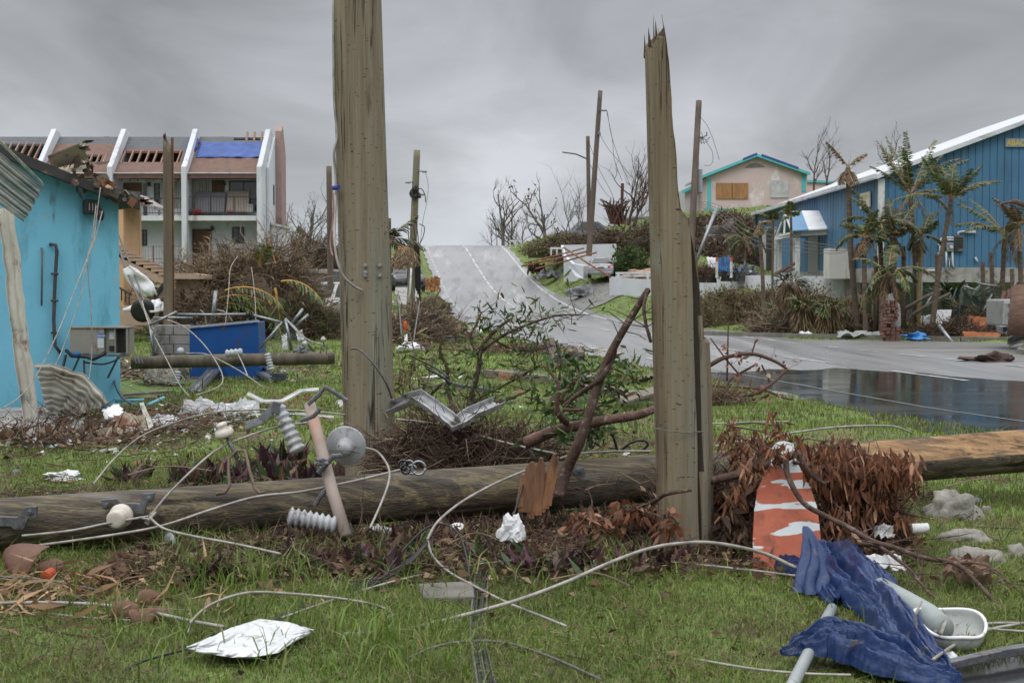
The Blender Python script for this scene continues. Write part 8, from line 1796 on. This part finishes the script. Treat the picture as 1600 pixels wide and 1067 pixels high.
heap('brush_heap',G(1128,634)-V3(0,0,.02),(.42,.3,.2),600,60,twigl,lrust,'small twig nest on the lawn right of the snapped pole','twigs',74,sl=.35,sr=.004)
# dead leafy bough at right
BR('dead_bough',[([(1105,752,9.0),(1150,742,8.9),(1200,726,8.75),(1230,714,8.65),(1247,707,8.6)],.028,.024),([(1228,716,8.62),(1232,745,8.55),(1255,785,8.5),(1290,806,8.45),(1327,824,8.35),(1364,845,8.25),(1398,855,8.15),(1442,871,8.05),(1492,880,7.9),(1521,904,7.8),(1545,930,7.6),(1582,968,7.4)],.018,.011),
   ([(1247,708,8.6),(1258,728,8.6),(1272,745,8.6),(1290,757,8.6)],.016,.012),([(1240,722,8.7),(1290,732,8.8),(1340,738,8.8),(1390,735,8.8)],.011,.007),([(1369,848,8.25),(1400,872,8.1),(1424,892,8.0),(1446,920,7.8),(1472,942,7.7)],.012,.006),([(1442,871,8.05),(1440,890,8.0),(1436,905,7.9)],.009,.006),([(1492,880,7.9),(1530,880,7.9),(1560,893,7.8),(1580,920,7.7)],.007,.004),([(1521,904,7.8),(1545,890,7.8),(1570,905,7.7)],.005,.003),([(1340,850,8.4),(1380,852,8.3),(1400,858,8.3)],.016,.01),([(1330,750,8.9),(1370,742,8.9),(1410,725,8.9)],.006,.004)],
   bark,'dark forked dead bough reaching over the blue tarpaulin to the lower right',seed=10,twn=40,twl=.16)
rs=random.Random(77)
def leafcloud(name,regs,lm,label,ll=.085,lw=.032,dr=1.0,seed=1,cat='leaves',root=None,twn=60):
    rs=random.Random(seed);m=MB();tw=MB();prv_=None
    for(px,py,rx_,ry_,Y_,cnt)in regs:
        c=P(px,py,Y_)
        if prv_:tw.tube([prv_,prv_.lerp(c,.5)+V3(0,0,.02),c],[.006,.005],5)
        prv_=c
        for k in range(int(cnt*.85)//9):
            a=rs.uniform(0,6.28);q=math.sqrt(rs.random());b=P(px+rx_*q*math.cos(a),py+ry_*q*math.sin(a),Y_+rs.uniform(-.28,.28));tw.tube([c,c.lerp(b,.5)+V3(0,0,.02),b],[.004,.002],3,cap=False)
            for j in range(9):
                d=Vector((rs.gauss(0,.55),rs.gauss(0,.55),rs.gauss(-dr,.4)));m.leaf(b+Vector((rs.gauss(0,.025),rs.gauss(0,.025),rs.gauss(0,.025))),d,ll*rs.uniform(.4,1.5),lw*rs.uniform(.4,1.3),droop=.1)
    r_=thing(name,label,cat,P(*regs[0][:2],regs[0][4]));m.build('leaves',lm,r_);tw.build('twigs',bark,r_);return r_
leafcloud('dead_leaf_branch',[(1330,730,60,28,9.0,700),(1400,730,40,30,9.1,420),(1310,700,40,15,9.1,200),(1350,775,60,28,9.1,620),(1310,810,40,26,8.9,420),(1380,810,25,30,9.2,220),(1270,730,25,20,8.9,120)],lrust,'dense rusty dead leaves hanging over the split end of the fallen pole',cat='dead leaves',seed=2,ll=.105,lw=.024,dr=1.5)
leafcloud('dead_leaf_branch',[(1150,685,30,20,9.3,110),(1190,700,30,16,9.2,130),(1215,665,14,16,9.2,45),(1135,665,14,14,9.4,36),(1235,690,20,12,9.1,70),(1290,690,24,14,9.2,60),(1200,740,26,14,9.1,60),(1222,702,26,10,8.66,70),(1175,725,30,14,8.8,80),(1160,770,22,26,8.9,90)],lrust,'sparse rusty leaf twigs above the fallen pole right of the snapped pole',cat='dead leaves',seed=3,ll=.085,lw=.022)
leafcloud('dead_leaf_branch',[(1150,800,28,50,9.05,420),(1160,850,26,20,8.95,160),(1240,850,40,14,8.95,90),(1300,850,26,22,8.8,140)],lbrown,'dull brown leaves hanging in shade left of the arched orange board',cat='dead leaves',seed=4)
leafcloud('dead_leaf_branch',[(1045,815,14,20,8.75,90),(1000,800,40,16,9.2,160),(930,815,50,14,9.0,160)],lrust,'rusty leaf cluster against the left foot of the snapped pole',cat='dead leaves',seed=5,dr=.5)
m=MB();m.tube([P(1018,786,8.8),P(1038,772,8.7),P(1058,768,8.65),P(1080,765,8.62)],[.016,.012],8,wob=.2);m.top('broken_branch',bark,'short stub of branch touching the front of the snapped pole','branch',smooth=True)
# purple leaved ground plants (nobody could count them)
def rosettes(name,spots,label,seed):
    rs=np.random.RandomState(seed);parts=[]
    for px,py,nn,ll in spots:
        c=np.array(G(px,py,.0));th=rs.uniform(0,6.28,nn);el=rs.uniform(.25,1.3,nn);D=np.stack([np.cos(th)*np.cos(el),np.sin(th)*np.cos(el),np.sin(el)],1);B=c+rs.normal(size=(nn,3))*[.05,.05,.01]+[0,0,.03];L_=ll*rs.uniform(.6,1.3,nn)
        parts.append((*quads(B,D,L_,L_*.22,rs),0))
    V,L,St,M=merge(parts)
    pm=mat('purple_plant',(.1,.03,.06),island=[(0,(.028,.014,.018)),(.3,(.055,.022,.035)),(.42,(.12,.035,.08)),(.5,(.035,.065,.025)),(.62,(.055,.11,.032)),(.75,(.08,.05,.035)),(1,(.15,.09,.06))],scale=6,rough=.4,trans=.2)
    return setp(npmesh(name,V,L,St,[pm]),label,'plants',None,'stuff')
R1=random.Random(5)
rosettes('purple_plants',[(R1.uniform(430,1040),R1.uniform(835,905),26,.15)for _ in range(46)]+[(R1.uniform(650,980),R1.uniform(800,850),20,.14)for _ in range(16)],'purple and green sword leaved plants in the dead leaves before the fallen pole',5)
rosettes('purple_plants',[(R1.uniform(190,560),R1.uniform(745,768),26,.2)for _ in range(28)]+[(R1.uniform(400,470),740,26,.26)for _ in range(5)],'purple leaved plants growing behind the fallen pole left of the largest pole',6)
heap('withered_plant',G(335,925)-V3(0,0,.02),(.13,.11,.2),120,420,twigm,mat('withered_purple',(.1,.03,.06),island=[(0,(.025,.012,.014)),(.5,(.07,.03,.035)),(1,(.12,.05,.06))],rough=.7),'dark withered purple plant clump in the grass left of centre','plant',75,sl=.12,sr=.003,ll=.08,lw=.028,core=(.02,.012,.012))
# taller grass tufts near the pole
def tufts(spots,h,w,seed,label,mt):
    rs=np.random.RandomState(seed);parts=[]
    for px,py,nn in spots:
        c=np.array(G(px,py,0.0));B=c+rs.normal(size=(nn,3))*[.07,.07,0];B[:,2]=gz(B[:,0],B[:,1]);parts.append((*blades(B,h*rs.uniform(.4,1.2,nn),w*rs.uniform(.6,1.2,nn),rs,.8),0))
    V,L,St,M=merge(parts);return setp(npmesh('grass_tufts',V,L,St,[mt]),label,'grass',None,'stuff')
bright=mat('bright_grass',(.1,.2,.03),island=[(0,(.07,.12,.02)),(.5,(.13,.22,.035)),(.85,(.21,.27,.07)),(1,(.28,.24,.11))],scale=2,rough=.45,trans=.35)
R1=random.Random(8)
tufts([(R1.uniform(250,640),R1.uniform(850,935),22)for _ in range(60)]+[(R1.uniform(60,330),R1.uniform(835,870),16)for _ in range(22)]+[(R1.uniform(640,1010),R1.uniform(840,915),12)for _ in range(34)]+[(R1.uniform(60,700),R1.uniform(940,1060),14)for _ in range(40)]+[(R1.uniform(360,640),R1.uniform(800,835),14)for _ in range(14)],.20,.009,8,'long bright grass tufts growing in front of the fallen pole',bright)
for k,(px,py,rx_,rz_)in enumerate(((640,862,.5,.13),(760,850,.55,.15),(880,845,.55,.17),(985,838,.45,.19),(540,862,.45,.11),(1085,870,.4,.10),(1160,868,.35,.2),(455,858,.45,.09),(250,905,.5,.06),(1330,868,.3,.12))):
    heap('leaf_heap',G(px,py)+V3(0,0,-.02),(rx_,.3,rz_),420,900,twigm,lbrown,'dark mound of dead leaves and twigs before the fallen pole, '+['second from the left','third from the left','in the middle','just left of the snapped pole','leftmost','at the foot of the snapped pole','left of the arched orange board','in the grass below the pin insulator','low in the grass at the left','right of the arched orange board'][k],'leaf heap',80+k,sl=.16,sr=.003,ll=.07,lw=.03,core=(.04,.027,.02))
heap('twig_tangle',P(1110,800,9.3)-V3(0,0,.15),(.42,.25,.42),900,500,twigm,lbrown,'brown twig tangle between the snapped pole and the orange board','twigs',90,sl=.25,sr=.004,ll=.08,lw=.03,core=(.03,.02,.015))
heap('twig_tangle',P(1340,790,9.2)-V3(0,0,.25),(.42,.22,.42),500,500,twigm,lrust,'shaded twig tangle under the dense rusty leaves','twigs',91,sl=.25,sr=.004,ll=.09,lw=.032,core=(.035,.02,.014))
# loose branches and pieces round the poles
for k,(pts,r_,lb_)in enumerate((([(620,700,10.9),(680,690,10.8),(745,700,10.6),(800,715,10.4)],.010,'thin brown branch on the root heap behind the fallen pole'),([(200,742,10.4),(260,728,10.5),(330,735,10.3)],.007,'thin brown stick behind the fallen pole at the left'),
   ([(590,905,7.9),(640,880,8.1),(705,888,8.0)],.006,'dry stick in the leaves behind the stone slab'),([(860,905,7.9),(930,895,8.0),(985,915,7.8)],.006,'dry stick in the leaves left of the snapped pole'),([(395,870,8.3),(450,858,8.4),(520,880,8.2)],.007,'dry stick in the grass below the lying insulator'),
   ([(700,850,8.7),(745,832,8.8),(790,850,8.7)],.006,'brown stick between the white foam cup and the bag'),([(905,820,8.9),(925,790,9.0),(918,762,9.1)],.005,'dead stalk standing before the fallen pole left of the snapped pole'),([(915,765,9.1),(935,758,9.2),(962,755,9.3)],.005,'thin pale stick caught on the fallen pole'),
   ([(560,770,9.1),(566,800,9.0),(558,830,8.9)],.005,'dead stalk beside the grey tube'),([(1480,760,9.8),(1530,748,10),(1575,752,10)],.006,'thin dry twig under the split end of the fallen pole'),([(60,1000,7.0),(140,1018,6.8),(205,1005,6.9)],.006,'dry stick in the grass left of the foil sheet'),([(860,1000,6.9),(915,1015,6.8),(960,1008,6.8)],.004,'small dry stick in the grass at the bottom centre'))):
    m=MB();rs_=random.Random(k);P_=[P(*q)for q in pts];P_=[Vector((p.x,p.y,max(p.z,.02)))for p in P_];sm=twigs(m,P_,r_,r_*.5,rs_,6)
    for j in range(4):p=sm[rs_.randrange(2,len(sm))];m.tube([p,p+V3(rs_.gauss(0,.06),rs_.gauss(0,.03),abs(rs_.gauss(0,.06)))],[r_*.5,.0015],4,cap=False)
    m.top('loose_stick',twigl if k%2 else bark,lb_,'stick',group='loose sticks in the foreground')
for k,(px,py,w_,h_,mt_,lb_)in enumerate(((255,668,.35,.2,chalk,'torn white foil scrap in the lawn right of the rusty sheet'),(540,640,.3,.15,plastic,'white scrap just left of the largest pole'),(225,600,.4,.2,rusty_sheet,'rusty cream sheet scrap left of the crumpled cream sheet'),(640,690,.22,.12,galv,'bent grey metal scrap at the foot of the largest pole'),(1010,600,.4,.25,timber,'grey board scrap left of the snapped pole'))):
    crumple('sheet_scrap',G(px,py)+V3(0,0,.06),w_,h_,mt_,lb_,'scrap',60+k,.08,tilt=.5,rz=k,n=14)
